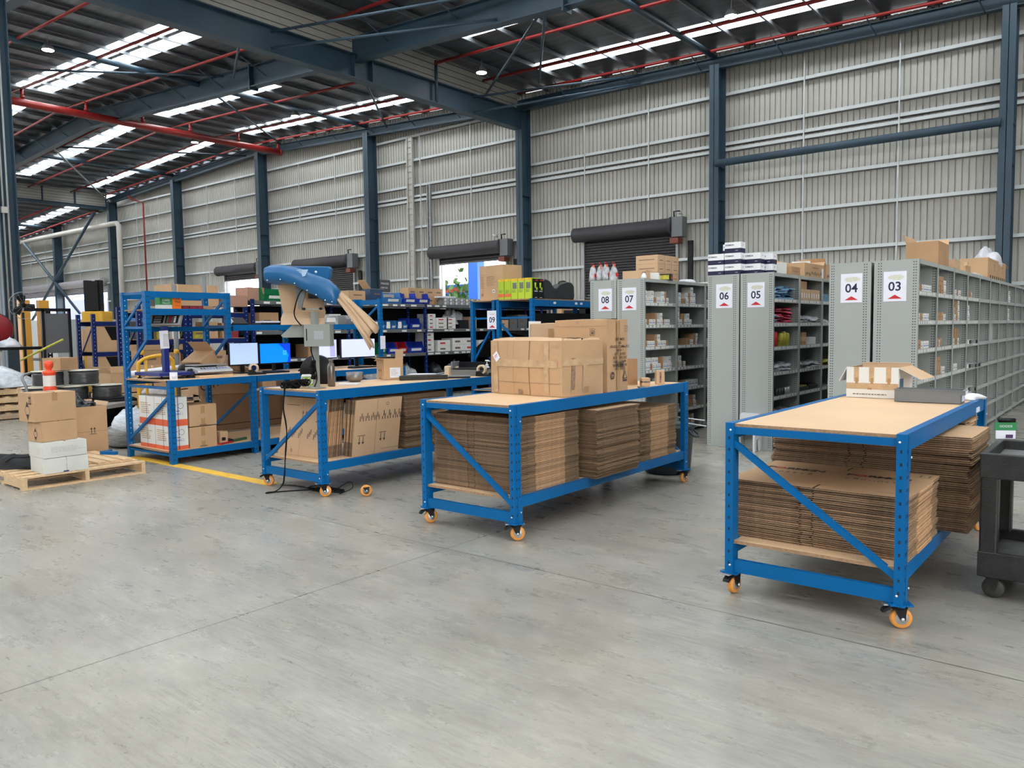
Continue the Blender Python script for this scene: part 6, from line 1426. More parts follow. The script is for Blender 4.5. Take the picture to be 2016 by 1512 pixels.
g = MB(); g.box(-0.10, 0.10, -0.17, 0.17, 0, 0.03, BLACK); g.box(-0.08, 0.10, -0.13, 0.13, 0.032, 0.052, PAPER); put(g, 'paper_tray', 'black tray of white papers on the overhead shelf', (-9.2, 6.12, SZ), 0, 'tray')
for k, y in enumerate((7.52, 7.78)):
    t = thing('label_printer', ['left', 'right'][k]+' dark label printer on the overhead shelf by the end post', 'printer', (-9.25, y, SZ))
    g = MB(); g.prism([(-0.12, 0), (0.12, 0), (0.13, 0.08), (0.08, 0.135), (-0.10, 0.14), (-0.12, 0.10)], -0.115, 0.115, GREYPL if k == 0 else BLACK, 'y'); g.build('printer_body', t, bevel=0.01, seg=2)
    g = MB(); g.box(0.131, 0.134, -0.04, 0.04, 0.05, 0.07, PAPER); g.build('printer_label', t)
g = MB(); vs = []; 
for i in range(9): a = i/8; vs += [(0.16+0.03*sin(a*2.5), -0.055, 0.06-0.20*a), (0.16+0.03*sin(a*2.5), 0.055, 0.06-0.20*a)]
g.add(vs, [(2*i, 2*i+1, 2*i+3, 2*i+2) for i in range(8)], PAPER, True); put(g, 'label_strip', 'white label strip hanging out of the dark printer', (-9.25, 7.66, SZ), 0, 'paper')
g = MB(); g.box(-0.08, 0.08, -0.12, 0.12, 0, 0.13, CLB); g.box(0.0805, 0.081, -0.08, 0.08, 0.02, 0.10, CARTONWHITE); put(g, 'clear_tub', 'clear tub left of the label printers', (-9.25, 7.16, SZ), 0, 'tub')
# contents of the lower shelves
LZ = 0.1545
def whitecarton(x, y, z, label):
    g = MB(); W, D, H = 0.36, 0.205, 0.305
    g.box(0, W, 0, D, 0, H, CARTONWHITE); RED = mat('orange_red_band', (0.72, 0.13, 0.05), 0.5)
    zz = (0, 0.045) if z < 0.2 else (0.0, 0.045)
    g.box(-0.0008, W+0.0008, -0.0008, D+0.0008, *zz, RED)
    if z < 0.2: g.box(-0.0006, W+0.0006, -0.0006, D+0.0006, H-0.03, H, RED)
    g.lathe([(0.030, 0), (0.034, 0)], INK, 20, (W+0.001, D*0.62, H*0.66), 'x', cap=False)
    for a, b_, c_, d_ in ((0.05, 0.10, 0.10, 0.022),): 
        for q in (0, 1): g.rect((W+0.0012, 0, 0), UY, UZ, a, b_+q*d_, c_, 0.003, BL)
        for q in (0, 1): g.rect((W+0.0012, 0, 0), UY, UZ, a+q*c_, b_, 0.003, d_, BL)
        marks_lines(g, (W+0.0014, a+0.01, b_+0.005), UY, UZ, c_-0.02, 0.014, 1, 2, BL, 0.7)
    g.rect((W+0.0012, 0, 0), UY, UZ, 0.07, 0.14, 0.045, 0.008, INK); g.rect((W+0.0012, 0, 0), UY, UZ, 0.025, H*0.68, 0.05, 0.010, INKRED)
    g.rect((W+0.002, 0, 0), UY, UZ, D*0.44, 0, 0.007, H, BLU2); g.rect((0, -0.002, 0), UX, UZ, W*0.5, 0, 0.007, H, BLU2); marks_lines(g, (W*0.1, -0.0012, 0.10), UX, UZ, W*0.7, 0.14, 6, 5, CTAPE, 0.5)
    tag(g.build('strapped_carton', None, (x, y, z)), label, 'carton', 'white strapped cartons on the bench shelf')
for i, (x, nm) in enumerate(((-9.02, 'front'), (-9.40, 'back'))):
    for j in range(1):
        for l in range(2): whitecarton(x, 4.44, LZ+l*0.306, 'strapped white carton with red bands, %s column, %s tier' % (nm, ['lower', 'upper'][l]))
for j in range(2):
    g = carton_mesh(0.40, 0.345, 0.24 if j == 0 else 0.25, KRAFT, 60+j, 0.006, 0.003, seam=False)
    g.rect((0.2075, -0.03, 0), UY, UZ, 0, 0.0, 0.05, 0.235, KTAPE); g.rect((0.208, -0.05, 0.004), UY, UZ, 0, 0, 0.09, 0.012, INKSOFT)
    put(g, 'taped_carton', ['lower', 'upper'][j]+' plain taped carton beside the white strapped cartons', (-8.87, 4.84+0.005*j, LZ+j*0.251), 0, 'carton')
g = MB(); g.box(-0.06, 0.06, -0.05, 0.05, 0, 0.15, KRAFT); g.box(0.0605, 0.061, -0.03, 0.02, 0.04, 0.08, BLACK); put(g, 'slot_box', 'small brown box with a dark slot on the bench shelf', (-8.72, 5.10, LZ), 0, 'box')
g = MB(); g.box(-0.03, 0.03, -0.10, 0.10, 0, 0.02, mat('red_tool', (0.35, 0.01, 0.02), 0.4)); put(g, 'red_tool', 'red hand tool lying at the front of the bench shelf', (-8.67, 5.12, LZ), radians(15), 'tool')
g = MB(); g.box(-0.02, 0.02, -0.13, 0.13, 0, 0.03, mat('green_tool', (0.05, 0.12, 0.06), 0.5)); g.tube([(0, -0.13, 0.02), (0, -0.20, 0.04)], 0.02, BLACK, 8); put(g, 'green_tool', 'green and black strapping tool on the bench shelf', (-8.76, 5.36, LZ), radians(20), 'tool')
# behind the bench: long cartons, TRANSIT sack, pallet of cartons
g = MB(); g.box(-0.2, 0.2, -0.75, 0.75, 0, 0.52, KRAFT3); g.box(0.201, 0.2015, 0.35, 0.47, 0.28, 0.42, PAPER); g.box(0.2005, 0.201, -0.75, 0.75, 0.08, 0.09, KSLIT)
put(g, 'long_carton', 'long dark brown carton on the floor behind the monitor bench', (-10.15, 6.50, 0.14), 0, 'carton')
g = MB()
for x in (-0.3, 0.0, 0.3): g.box(x-0.05, x+0.05, -0.8, 0.8, 0.0, 0.12, PINEDARK)
g.box(-0.36, 0.36, -0.8, 0.8, 0.12, 0.138, PINEDARK); put(g, 'low_pallet', 'weathered pallet under the long dark carton', (-10.15, 6.50, 0.0), 0, 'pallet')
TR = carton_mesh(0.75, 0.45, 0.35, KRAFT, 71, 0.03, 0.008, seam=False)
g = MB(); M = Matrix.Identity(4)
TR.text('TRANSIT', 0.13, INK, facing((0.02, -0.265, 0.20), (1, 0, 0.30), (-0.30, 0, 1)), 0.002); TR.lathe([(0.045, 0), (0.06, 0)], INK, 18, (-0.30, -0.262, 0.12), 'y', cap=False)
put(TR, 'transit_sack', 'brown sack printed TRANSIT behind the scale bench', (-10.05, 5.90, 0.663), radians(78), 'sack')
for k, (y, z, s_) in enumerate(((6.9, 0.665, 0.28), (7.3, 0.665, 0.24))):
    open_carton('open_carton', ['nearer', 'further'][k]+' open brown carton on the long dark carton', (-10.12, y, z), radians(10*k), 0.34, 0.34, s_*0.6, KRAFT, KRAFT2, [('E', 50, 0.14), ('S', 45, 0.12), ('N', 60, 0.10)])
# yellow trolley handle
t = thing('yellow_trolley', 'yellow tube-handled trolley behind the platform scale', 'trolley', (-10.9, 5.42, 0))
YT = mat('yellow_enamel', (0.72, 0.40, 0.03), 0.35)
g = MB(); g.tube(smooth([(0, -0.26, 0.25), (0, -0.26, 1.0), (0, -0.22, 1.12), (0, -0.10, 1.17), (0, 0.12, 1.19), (0, 0.22, 1.13), (0, 0.25, 1.0), (0, 0.25, 0.25)]), 0.026, YT, 10); g.tube([(0, -0.15, 0.25), (0, -0.15, 1.13)], 0.02, YT, 8); g.build('handle', t)
g = MB(); g.box(-0.7, 0.05, -0.3, 0.3, 0.16, 0.22, YT); g.build('deck', t)
for y in (-0.24, 0.24):
    for x in (-0.6, -0.05):
        g = MB(); g.lathe([(0.075, -0.02), (0.08, 0), (0.075, 0.02)], BLACK, 20, (x, y, 0.08), 'y'); g.build('wheel', t)
for k in (0, 1):
    g = MB(); g.lathe([(0.02, -0.02), (0.035, -0.01), (0.035, 0.02)], YT, 14, (0.0, [-0.2, 0.3][k], 1.24), 'x'); g.build('grip', t)

# ================================================================ LEFT FLOOR AREA
def pallet(name, label, x, y, W, D, rot=0, mt=PINE, ink=True, group=None, z=0):
    """W along x (9 deck boards run along x), D along y; three bearers along y; total 0.13 high"""
    t = thing(name, label, 'pallet', (x, y, z), rot, group)
    n = 8; bw = 0.095; gap = (D-n*bw)/(n-1)
    for k in range(n):
        g = MB(); y0 = k*(bw+gap); g.box(0, W, y0, y0+bw, 0.112, 0.130, mt); g.build('deck_board', t)
    for k, xx in enumerate((0.0, W/2-0.02, W-0.04)):
        g = MB(); g.box(xx, xx+0.04, 0, D, 0.020, 0.1115, mt); 
        if ink: g.text('Maxipal', 0.07, mat('blue_grey_stamp', (0.12, 0.15, 0.20), 0.7), facing((xx+0.0415, D*0.33, 0.065), UY, UZ), 0.001)
        g.build('bearer', t)
    for k in (0, 3, 7):
        y0 = k*(bw+gap); g = MB(); g.box(0, W, y0, y0+bw, 0.0, 0.0195, mt); g.build('base_board', t)
    return t
def pallet2(name, label, x0, y0, x1, y1, z=0, mt=PINE, stamp=False, group=None, rot=0):
    """bearers along y at both x sides and centre; deck boards along x"""
    return pallet(name, label, x0, y0, x1-x0, y1-y0, rot, mt, stamp, group, z)
# near pallet: long side faces +x; boards run along x
t = thing('wooden_pallet', 'pale wooden pallet holding the white and brown cartons', 'pallet', (-9.52, 2.82, 0), radians(-1.0))
Wp, Dp = 1.15, 1.18
for k in range(7):
    x0 = k*(Wp-0.09)/6
    if k in (4, 5, 6) or True:
        g = MB(); g.box(x0, x0+0.09, 0, Dp, 0.112, 0.130, PINE)
        g.build('deck_board', t)
for k, yy in enumerate((0.0, Dp/2-0.02, Dp-0.04)):
    g = MB(); g.box(0, Wp, yy, yy+0.04, 0.018, 0.1115, PINE)
    if k == 0: g.text('Maxipal', 0.07, mat('blue_grey_stamp', (0.12, 0.15, 0.20), 0.7), facing((Wp*0.45, -0.001, 0.065), UX, UZ), 0.001)
    g.build('bearer', t)
for k in (0, 3, 6):
    x0 = k*(Wp-0.09)/6; g = MB(); g.box(x0, x0+0.09, 0, Dp, 0, 0.0175, PINE); g.build('base_board', t)
t = thing('loose_timber', 'loose timber boards lying on the near pallet behind the cartons', 'timber', (-9.5, 3.58, 0.1315))
for k in range(3): g = MB(); g.box(0.02, 0.95, k*0.13, 0.10+k*0.13, 0.0, 0.018, PINE); g.build('loose_board', t)
# cartons on the pallet
PZ = 0.1315
def bowbox(W, D, H, mt, seed, fn=None):
    g = carton_mesh(W, D, H, mt, seed, 0.004, 0.0015)
    if fn: fn(g, W, D, H)
    return g
def scr(g, W, D, H):
    marks_lines(g, (W/2+0.006, -D*0.35, H*0.35), UY, UZ, D*0.85, H*0.4, 5, 13, INKSOFT, 0.12); marks_lines(g, (W*0.02, -D/2-0.006, H*0.3), UX, UZ, W*0.3, H*0.4, 4, 14, INKSOFT, 0.12)
def seam_s(g, W, D, H):
    g.rect((W/2+0.0052, 0.0, 0), UY, UZ, 0.0, 0.0, 0.003, H, KEDGE); g.rect((W/2+0.0056, 0.0, 0), UY, UZ, -0.03, H*0.02, 0.05, 0.012, BLU2)
CWB = mat('yellowed_white_carton', (0.63, 0.63, 0.60), 0.6, var=0.06)
put(bowbox(0.37, 0.41, 0.150, CWB, 81, seam_s), 'white_shipping_carton', 'lower white carton at the pallet edge', (-8.555, 3.205, PZ), radians(-2), 'carton')
put(bowbox(0.37, 0.40, 0.152, CWB, 82, scr), 'white_shipping_carton', 'upper white carton with scuffed writing', (-8.560, 3.200, PZ+0.155), radians(1), 'carton')
def hazard(g, W, D, H, big):
    f = -D/2-0.006; cx = W*0.10
    sz = H*0.20
    g.add([(cx-sz*0.55, f, H*0.52), (cx+sz*0.55, f, H*0.52), (cx, f, H*0.52+sz)], [(0,1,2)], INK)
    g.add([(cx-sz*0.55, f, H*0.26), (cx, f, H*0.26-sz), (cx+sz*0.55, f, H*0.26)], [(2,1,0)], INK)
    for p, q in (((cx-sz*0.55, H*0.52), (cx-sz*0.95, H*0.39)), ((cx-sz*0.95, H*0.39), (cx-sz*0.55, H*0.26)), ((cx+sz*0.55, H*0.52), (cx+sz*0.95, H*0.39)), ((cx+sz*0.95, H*0.39), (cx+sz*0.55, H*0.26))): g.bar((p[0], f, p[1]), (q[0], f, q[1]), 0.0006, 0.003, INK)
    if big:
        arrows(g, (W*0.24, f-0.0004, H*0.68), UX, UZ, H*0.22, INK, 2, 0.025); g.rect((0, f, 0), UX, UZ, W*0.19, H*0.62, 0.055, 0.003, INK)
    g.rect((W/2+0.0065, 0.0, 0), UY, UZ, -0.03, H*0.72, 0.05, H*0.27, KTAPE) if big else None
put(bowbox(0.26, 0.35, 0.195, KRAFT, 83, lambda g, W, D, H: hazard(g, W, D, H, False)), 'brown_shipping_carton', 'small brown hazard-marked carton on the white cartons', (-8.585, 3.17, PZ+0.312), radians(6), 'carton')
put(bowbox(0.33, 0.40, 0.285, KRAFT, 84, lambda g, W, D, H: hazard(g, W, D, H, True)), 'brown_shipping_carton', 'large brown hazard-marked carton topping the pallet pile', (-8.645, 3.155, PZ+0.512), radians(4), 'carton')
def ex_b(g, W, D, H):
    arrows(g, (W/2+0.001, 0.04, H*0.52), UY, UZ, 0.07, INK, 2, 0.035); g.rect((W/2+0.001, -D/2, 0), UY, UZ, 0, H*0.55, D*1.0, 0.003, KEDGE)
    g.rect((-0.15, D/2+0.001, 0), UX, UZ, 0.05, 0.3, 0.1, 0.02, INKRED)
bc = open_carton('open_brown_carton', 'tall open brown carton with black film, behind the pallet pile', (-9.78, 3.92, 0.0), radians(-2), 0.40, 0.44, 0.66, KRAFT, KRAFT2, [('N', 30, 0.05), ('W', 20, 0.06)], ex_b)
g = MB(); blob(g, (0, 0, 0), 0.165, 0.18, 0.15, mat('black_film', (0.008,0.008,0.009), 0.18, bump=0.8, bscale=18), 13, 0.5, 20, 10); put(g, 'black_plastic_film', 'glossy black film stuffed in the open brown carton', (-9.78, 3.91, 0.58), 0, 'film')
t = thing('steel_bracket', 'blue steel bracket lying on the pallet by the bench leg', 'bracket', (-9.12, 3.84, 0.1505), radians(25))
g = MB(); g.box(0, 0.20, 0, 0.05, 0, 0.035, BLUE); g.build('bracket_body', t); g = MB(); g.box(0, 0.045, 0.05, 0.14, 0, 0.035, BLUE); g.build('bracket_arm', t)
t = thing('black_bag', 'limp black bag lying on the near pallet behind white cartons', 'bag', (-9.15, 3.0, PZ), radians(40))
BF = mat('black_fabric', (0.014, 0.015, 0.018), 0.85, var=0.3, scale=10, bump=0.5, bscale=30)
g = MB(); blob(g, (0, 0, 0), 0.42, 0.18, 0.12, BF, 15, 0.3, 24, 10); g.build('bag_body', t)
g = MB(); g.tube(smooth([(0.0, -0.15, 0.08), (0.10, -0.18, 0.13), (0.20, -0.12, 0.12), (0.25, 0.0, 0.16)]), 0.012, BF, 6); g.build('strap', t)
g = MB(); blob(g, (0, 0, 0), 0.12, 0.12, 0.17, BF, 16, 0.4, 16, 10); put(g, 'black_pouch', 'small black pouch behind the brown cartons', (-9.10, 3.28, PZ), 0, 'bag')
# bollard
t = thing('bollard', 'orange-topped white delineator post behind the pallet pile', 'bollard', (-9.55, 3.52, 0))
ORB = mat('safety_orange', (0.80, 0.07, 0.02), 0.4)
g = MB(); g.lathe([(0.16, 0), (0.16, 0.03), (0.07, 0.06), (0.062, 0.5), (0.060, 0.88)], mat('scuffed_grey_white', (0.42,0.42,0.42), 0.6, var=0.15, scale=12), 24); g.build('post', t)
g = MB(); g.lathe([(0.066, 0.86), (0.070, 0.90), (0.062, 0.92), (0.062, 1.06), (0.070, 1.075), (0.066, 1.10), (0.030, 1.105), (0.028, 1.12), (0.044, 1.145), (0.048, 1.175), (0.040, 1.205), (0.02, 1.215)], ORB, 24); g.build('orange_top', t)
g = MB(); g.lathe([(0.0635, 0.93), (0.0635, 1.05)], mat('reflective_white', (0.72, 0.66, 0.62), 0.3), 24, cap=False); g.build('reflective_band', t)
# grey trolley with cable spools
t = thing('flatbed_trolley', 'grey flatbed trolley with tube handle under the spools', 'trolley', (-11.6, 4.55, 0), radians(30))
GT = mat('grey_tube', (0.22, 0.23, 0.24), 0.4, 0.3)
g = MB(); g.box(-0.45, 0.75, -0.35, 0.35, 0.50, 0.55, mat('trolley_deck', (0.24, 0.21, 0.20), 0.5)); g.box(-0.46, 0.76, -0.36, -0.345, 0.505, 0.56, GALV); g.build('deck', t)
g = MB(); g.tube(smooth([(-0.40, -0.32, 0.3), (-0.42, -0.32, 0.75), (-0.50, -0.30, 0.93), (-0.50, -0.15, 0.98), (-0.50, 0.15, 0.98), (-0.46, 0.30, 0.9), (-0.40, 0.32, 0.55)]), 0.018, GT, 8); g.build('handle', t)
for x, y in ((-0.35, -0.28), (0.65, -0.28), (-0.35, 0.28), (0.65, 0.28)):
    g = MB(); g.box(x-0.02, x+0.02, y-0.02, y+0.02, 0.16, 0.5, GT); g.build('leg', t); g = MB(); g.lathe([(0.07, -0.02), (0.08, 0), (0.07, 0.02)], BLACK, 18, (x, y, 0.08), 'y'); g.build('wheel', t)
SPW = mat('spool_flange', (0.62, 0.60, 0.52), 0.6); SPC = mat('black_coiled_cable', (0.04, 0.042, 0.045), 0.35, var=0.6, scale=10, stretch=(1, 1, 8))
def spool(label, x, y, z):
    t = thing('cable_spool', label, 'spool', (x, y, z), 0, 'black cable spools on the trolley')
    for zz in (0.0, 0.205):
        g = MB(); g.lathe([(0.205, 0), (0.205, 0.012)], SPW, 32, (0, 0, zz)); g.build('flange', t)
    g = MB(); g.lathe([(0.19, 0.013), (0.195, 0.05), (0.19, 0.1), (0.196, 0.15), (0.19, 0.204)], SPC, 32); g.build('wound_cable', t)
for x, y, z, nm in ((-11.60, 4.10, 0.0, 'left spool of the lower tier'), (-11.45, 4.50, 0.0, 'middle spool of the lower tier'), (-11.30, 4.90, 0.0, 'right spool of the lower tier'), (-11.55, 4.22, 1, 'left spool of the upper tier'), (-11.40, 4.63, 1, 'right spool of the upper tier')):
    spool(nm+' on the grey trolley', x-0.35, y+0.15, 0.565+z*0.222+(0.24 if False else 0.0))
g = MB(); g.box(-0.14, 0.14, -0.17, 0.17, 0, 0.17, KRAFT3); g.box(0.14, 0.141, -0.17, 0.17, 0.08, 0.082, KEDGE); put(g, 'brown_box', 'brown carton perched on the upper cable spools', (-11.85, 4.52, 1.012), radians(30), 'carton')
# black lidded tub, wrapped coil, coils and bags beside the bench
t = thing('black_tub', 'large black tub with rim behind the pallet pile', 'tub', (-11.6, 5.05, 0))
g = MB(); g.lathe([(0.30, 0), (0.34, 0.50), (0.365, 0.50), (0.365, 0.56), (0.33, 0.58), (0.30, 0.585)], BLACKMATT, 28); g.build('tub_body', t)
g = MB(); g.lathe([(0.02, 0), (0.26, 0.0), (0.27, 0.012), (0.02, 0.015)], BLACK, 24, (0, 0, 0.586)); g.build('tub_lid', t)
t = thing('wrapped_coil', 'clear-wrapped grey cable coil on the floor beside the bench', 'coil', (-10.55, 4.86, 0))
g = MB(); g.lathe([(0.26, 0.02), (0.30, 0.05), (0.31, 0.16), (0.29, 0.26), (0.2, 0.30)], mat('grey_wound_cable', (0.20,0.20,0.20), 0.4, var=0.5, scale=12, stretch=(1, 1, 10)), 28); g.build('cable_coil', t)
g = MB(); blob(g, (0, 0, 0.20), 0.29, 0.29, 0.26, FILM, 19, 0.35, 24, 12); g.build('plastic_wrap', t)
for k in range(6):
    g = MB(); blob(g, (0, 0, 0), 0.24, 0.19, 0.10, mat('printed_white_bag', (0.55, 0.52, 0.52), 0.5, col2=(0.28, 0.27, 0.30), scale=14), 90+k, 0.2, 18, 8); put(g, 'printed_sack', ['lowest', 'second', 'third', 'fourth', 'fifth', 'topmost'][k]+' white printed sack in the pile beside the trolley', (-11.3+0.02*(k % 2), 5.55+0.02*(k % 3), 0.02+k*0.12), radians(20*(k % 2)), 'sack', 'printed sacks')
g = MB(); g.tube([(-11.2, 5.2, 0.93), (-10.9, 5.9, 1.01)], 0.045, PAPER, 12); tag(g.build('paper_roll'), 'white paper roll lying behind the overhead frame post', 'roll')
# pallet stack and stretch-wrapped load at far left
for k in range(4):
    pallet2('stamped_pallet', ['lowest', 'second', 'third', 'uppermost'][k]+' stamped pallet of the stack under the wrapped load', -16.9, 4.0, -15.72, 5.56, 0.145*k, PINE if k else PINEDARK, True, 'stamped pallets under the wrapped load')
g = MB(); blob(g, (0, 0, 0), 0.70, 0.95, 0.42, FILM, 55, 0.15, 30, 12); put(g, 'wrapped_load', 'stretch-wrapped load on the pallet stack at far left', (-16.3, 4.75, 0.58), 0, 'load')
g = MB(); g.tube([(-15.6, 5.3, 1.06), (-14.9, 5.75, 1.42)], 0.02, YLB, 6); tag(g.build('yellow_pole'), 'thin yellow pole leaning over the wrapped load', 'pole')
for (x, y, w, d, h, z, nm) in ((-12.2, 5.55, 0.50, 0.62, 0.30, 0.62, 'left wide open carton on the timber crate'), (-12.2, 6.22, 0.50, 0.66, 0.30, 0.62, 'right wide open carton on the timber crate')):
    open_carton('wide_open_carton', nm, (x, y, z), 0, w, d, h, KRAFT, KRAFT2, [('E', -8, 0.10), ('N', 25, 0.10), ('S', 25, 0.10)])
t = thing('timber_crate', 'pale timber crate base under the wide open cartons', 'crate', (-12.6, 5.22, 0.06))
for z in (0.06, 0.24, 0.42):
    g = MB(); g.box(0, 0.75, 0, 1.4, z, z+0.12, PINE); g.build('crate_board', t)
for y in (0.05, 0.65, 1.25):
    g = MB(); g.box(0.7, 0.75, y, y+0.1, -0.06, 0.54, PINEDARK); g.build('crate_post', t)
# ================================================================ BACKGROUND RACKS AND MACHINES
LEV = [0.48, 1.00, 1.52, 2.07]
def dark_bay(y0, y1, label, x=-12.5, depth=0.6, post=NAVY):
    t = thing('longspan_shelving', label, 'shelving', (x, y0, 0)); D = y1-y0
    for yy in (0.0,):
        for xx in (-0.05, -depth):
            g = MB(); g.box(xx, xx+0.05, yy-0.03, yy+0.03, 0, 2.1, post); z = 0.1
            while z < 2.05: g.box(xx+0.05, xx+0.0508, yy-0.012, yy-0.004, z, z+0.012, BOLT); z += 0.1
            g.build('upright', t)
    for k, z in enumerate(LEV):
        g = MB(); g.box(-0.03, 0.002, 0.03, D-0.03, z-0.065, z+0.005, RACKGREY); g.box(-depth, -depth+0.03, 0.03, D-0.03, z-0.065, z, RACKGREY); r = random.Random(int(y0*10)+k); yy = 0.05
        while yy < D-0.25:
            q = r.uniform(0.10, 0.17)
            if r.random() < 0.62: g.box(0.002, 0.004, yy, yy+q, z-0.05, z-0.012, CARTONWHITE)
            yy += q+r.uniform(0.02, 0.2)
        g.build('shelf_beam', t); g = MB(); g.box(-depth+0.02, -0.02, 0.03, D-0.03, z-0.012, z, RACKGREY); g.build('shelf_deck', t)
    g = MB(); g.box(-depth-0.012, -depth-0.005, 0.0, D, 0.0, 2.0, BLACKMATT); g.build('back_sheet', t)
    return t
YB = [8.03, 10.2, 12.37, 14.54, 16.7, 18.9]; BNM = ['nearest', 'second', 'third', 'fourth', 'fifth']
for i in range(5): dark_bay(YB[i], YB[i+1], '%s dark bin shelving bay in the long row behind the benches' % BNM[i])
XD = -12.54
def rackput(g, nm, label, y, lev, dx=0.0, rot=0, cat='box', group=None, dz=0): return put(g, nm, label, (XD+dx, y, LEV[lev]+0.006+dz), rot, cat, group)
BBLUE = mat('blue_bin_plastic', (0.01, 0.035, 0.36), 0.35); BRED = mat('red_bin_plastic', (0.42, 0.01, 0.02), 0.35); BGRN = mat('green_bin_plastic', (0.0, 0.14, 0.05), 0.35); BSKY = mat('sky_bin_plastic', (0.03, 0.16, 0.45), 0.4)
def binbox(mt, w=0.20, d=0.32, h=0.17):
    g = MB(); t_ = 0.006
    g.prism([(-d, 0), (0, 0), (0.03, h*0.5), (0.03-0.05, h*0.55), (-0.05, h), (-d, h)], -w/2, -w/2+t_, mt, 'y'); g.prism([(-d, 0), (0, 0), (0.03, h*0.5), (-0.02, h*0.55), (-0.05, h), (-d, h)], w/2-t_, w/2, mt, 'y')
    g.quad((0, -w/2, 0), (0, w/2, 0), (0.03, w/2, h*0.5), (0.03, -w/2, h*0.5), mt); g.box(-d, 0, -w/2, w/2, 0, 0.006, mt); g.box(-d, -d+t_, -w/2, w/2, 0, h, mt)
    g.box(-d+0.01, -0.02, -w/2+0.01, w/2-0.01, 0.01, h*0.45, DKB)
    g.quad((0.012, -w*0.3, h*0.18), (0.012, w*0.3, h*0.18), (0.026, w*0.3, h*0.40), (0.026, -w*0.3, h*0.40), CARTONWHITE)
    return g
nb = 0
for (y, lev, mt, w, nm) in ((11.95, 3, BBLUE, 0.42, 'large blue bin on the shelf top left of the column'), (12.35, 3, BBLUE, 0.40, 'large blue bin on the shelf top before the column'), (11.45, 3, BSKY, 0.5, 'blue bin behind the end frame, shelf top'), (8.55, 3, BGRN, 0.52, 'green bin on the shelf top left of the machine head'), (8.98, 3, BSKY, 0.30, 'pale blue bin beside the green one'),
        (12.1, 1, BBLUE, 0.5, 'big dark blue bin on the middle shelf by the navy post'), (11.7, 1, BRED, 0.26, 'red bin on the middle shelf'), (11.40, 1, BBLUE, 0.26, 'blue bin left of the red bin'), (11.1, 1, BGRN, 0.24, 'green bin at the left of the middle shelf')):
    g = binbox(mt, w, 0.38, 0.24); rackput(g, 'storage_bin', nm, y, lev, -0.02, 0, 'bin')
for k in range(6):
    g = binbox(BSKY, 0.15, 0.3, 0.19); g.box(0.03, 0.032, -0.05, 0.05, 0.02, 0.16, CARTONWHITE) if k % 2 == 0 else None
    rackput(g, 'small_bin', BN[k]+' sky blue bin of the row on the upper middle shelf', 10.95+k*0.165, 2, -0.02, 0, 'bin', 'sky blue bins')
g = binbox(BBLUE, 0.34, 0.36, 0.24); rackput(g, 'storage_bin', 'dark blue bin right of the sky blue row', 12.10, 2, -0.02, 0, 'bin')
g = binbox(BBLUE, 0.30, 0.36, 0.26); rackput(g, 'storage_bin', 'upright dark blue bin left of the sky blue row', 10.70, 2, -0.02, 0, 'bin')
g = binbox(BBLUE, 0.30, 0.36, 0.24); rackput(g, 'storage_bin', 'dark blue bin low beside the 09 frame', 14.85, 1, -0.02, 0, 'bin')
# white cartons on the second bay
k = 0
for (y, lev, w, h, n_) in ((12.62, 2, 0.24, 0.085, 4), (12.95, 2, 0.40, 0.085, 3), (13.25, 2, 0.30, 0.085, 3), (12.55, 1, 0.24, 0.11, 4), (13.0, 1, 0.42, 0.13, 2), (13.5, 1, 0.44, 0.15, 2), (13.9, 1, 0.40, 0.15, 2), (14.25, 1, 0.10, 0.24, 1), (14.4, 1, 0.10, 0.24, 1), (10.55, 2, 0.3, 0.1, 2), (9.9, 2, 0.3, 0.16, 2)):
    for q in range(n_):
        g = MB(); g.box(-0.36, 0, -w/2+0.005, w/2-0.005, 0, h-0.004, CARTONWHITE); g.box(0.0, 0.0006, -w*0.3, w*0.1, h*0.3, h*0.6, INKSOFT if (k % 3) else INKRED)
        rackput(g, 'white_carton_box', 'white carton, %s of the pile on the %s shelf, dark row' % (['lowest', 'second', 'third', 'fourth'][q], ['bottom', 'middle', 'upper middle', 'top'][lev]), y, lev, -0.02, 0, 'box', 'white cartons in the dark shelving', h*q); k += 1
for (y, w, h, mt, nm) in ((13.7, 0.32, 0.20, BLACK, 'black tub with a crumpled clear bag on the upper middle shelf'), (14.05, 0.18, 0.28, KRAFT2, 'tan carton standing on the upper middle shelf')):
    g = MB(); g.box(-0.3, 0, -w/2, w/2, 0, h, mt); rackput(g, 'shelf_carton', nm, y, 2, -0.03, 0, 'box')
g = MB(); blob(g, (-0.15, 0, 0), 0.18, 0.3, 0.32, CLB, 21, 0.5, 16, 10); rackput(g, 'clear_bag', 'crumpled clear bag leaning in the upper middle shelf', 13.55, 2, -0.12, 0, 'bag', None, 0.1)
r = random.Random(8); k = 0
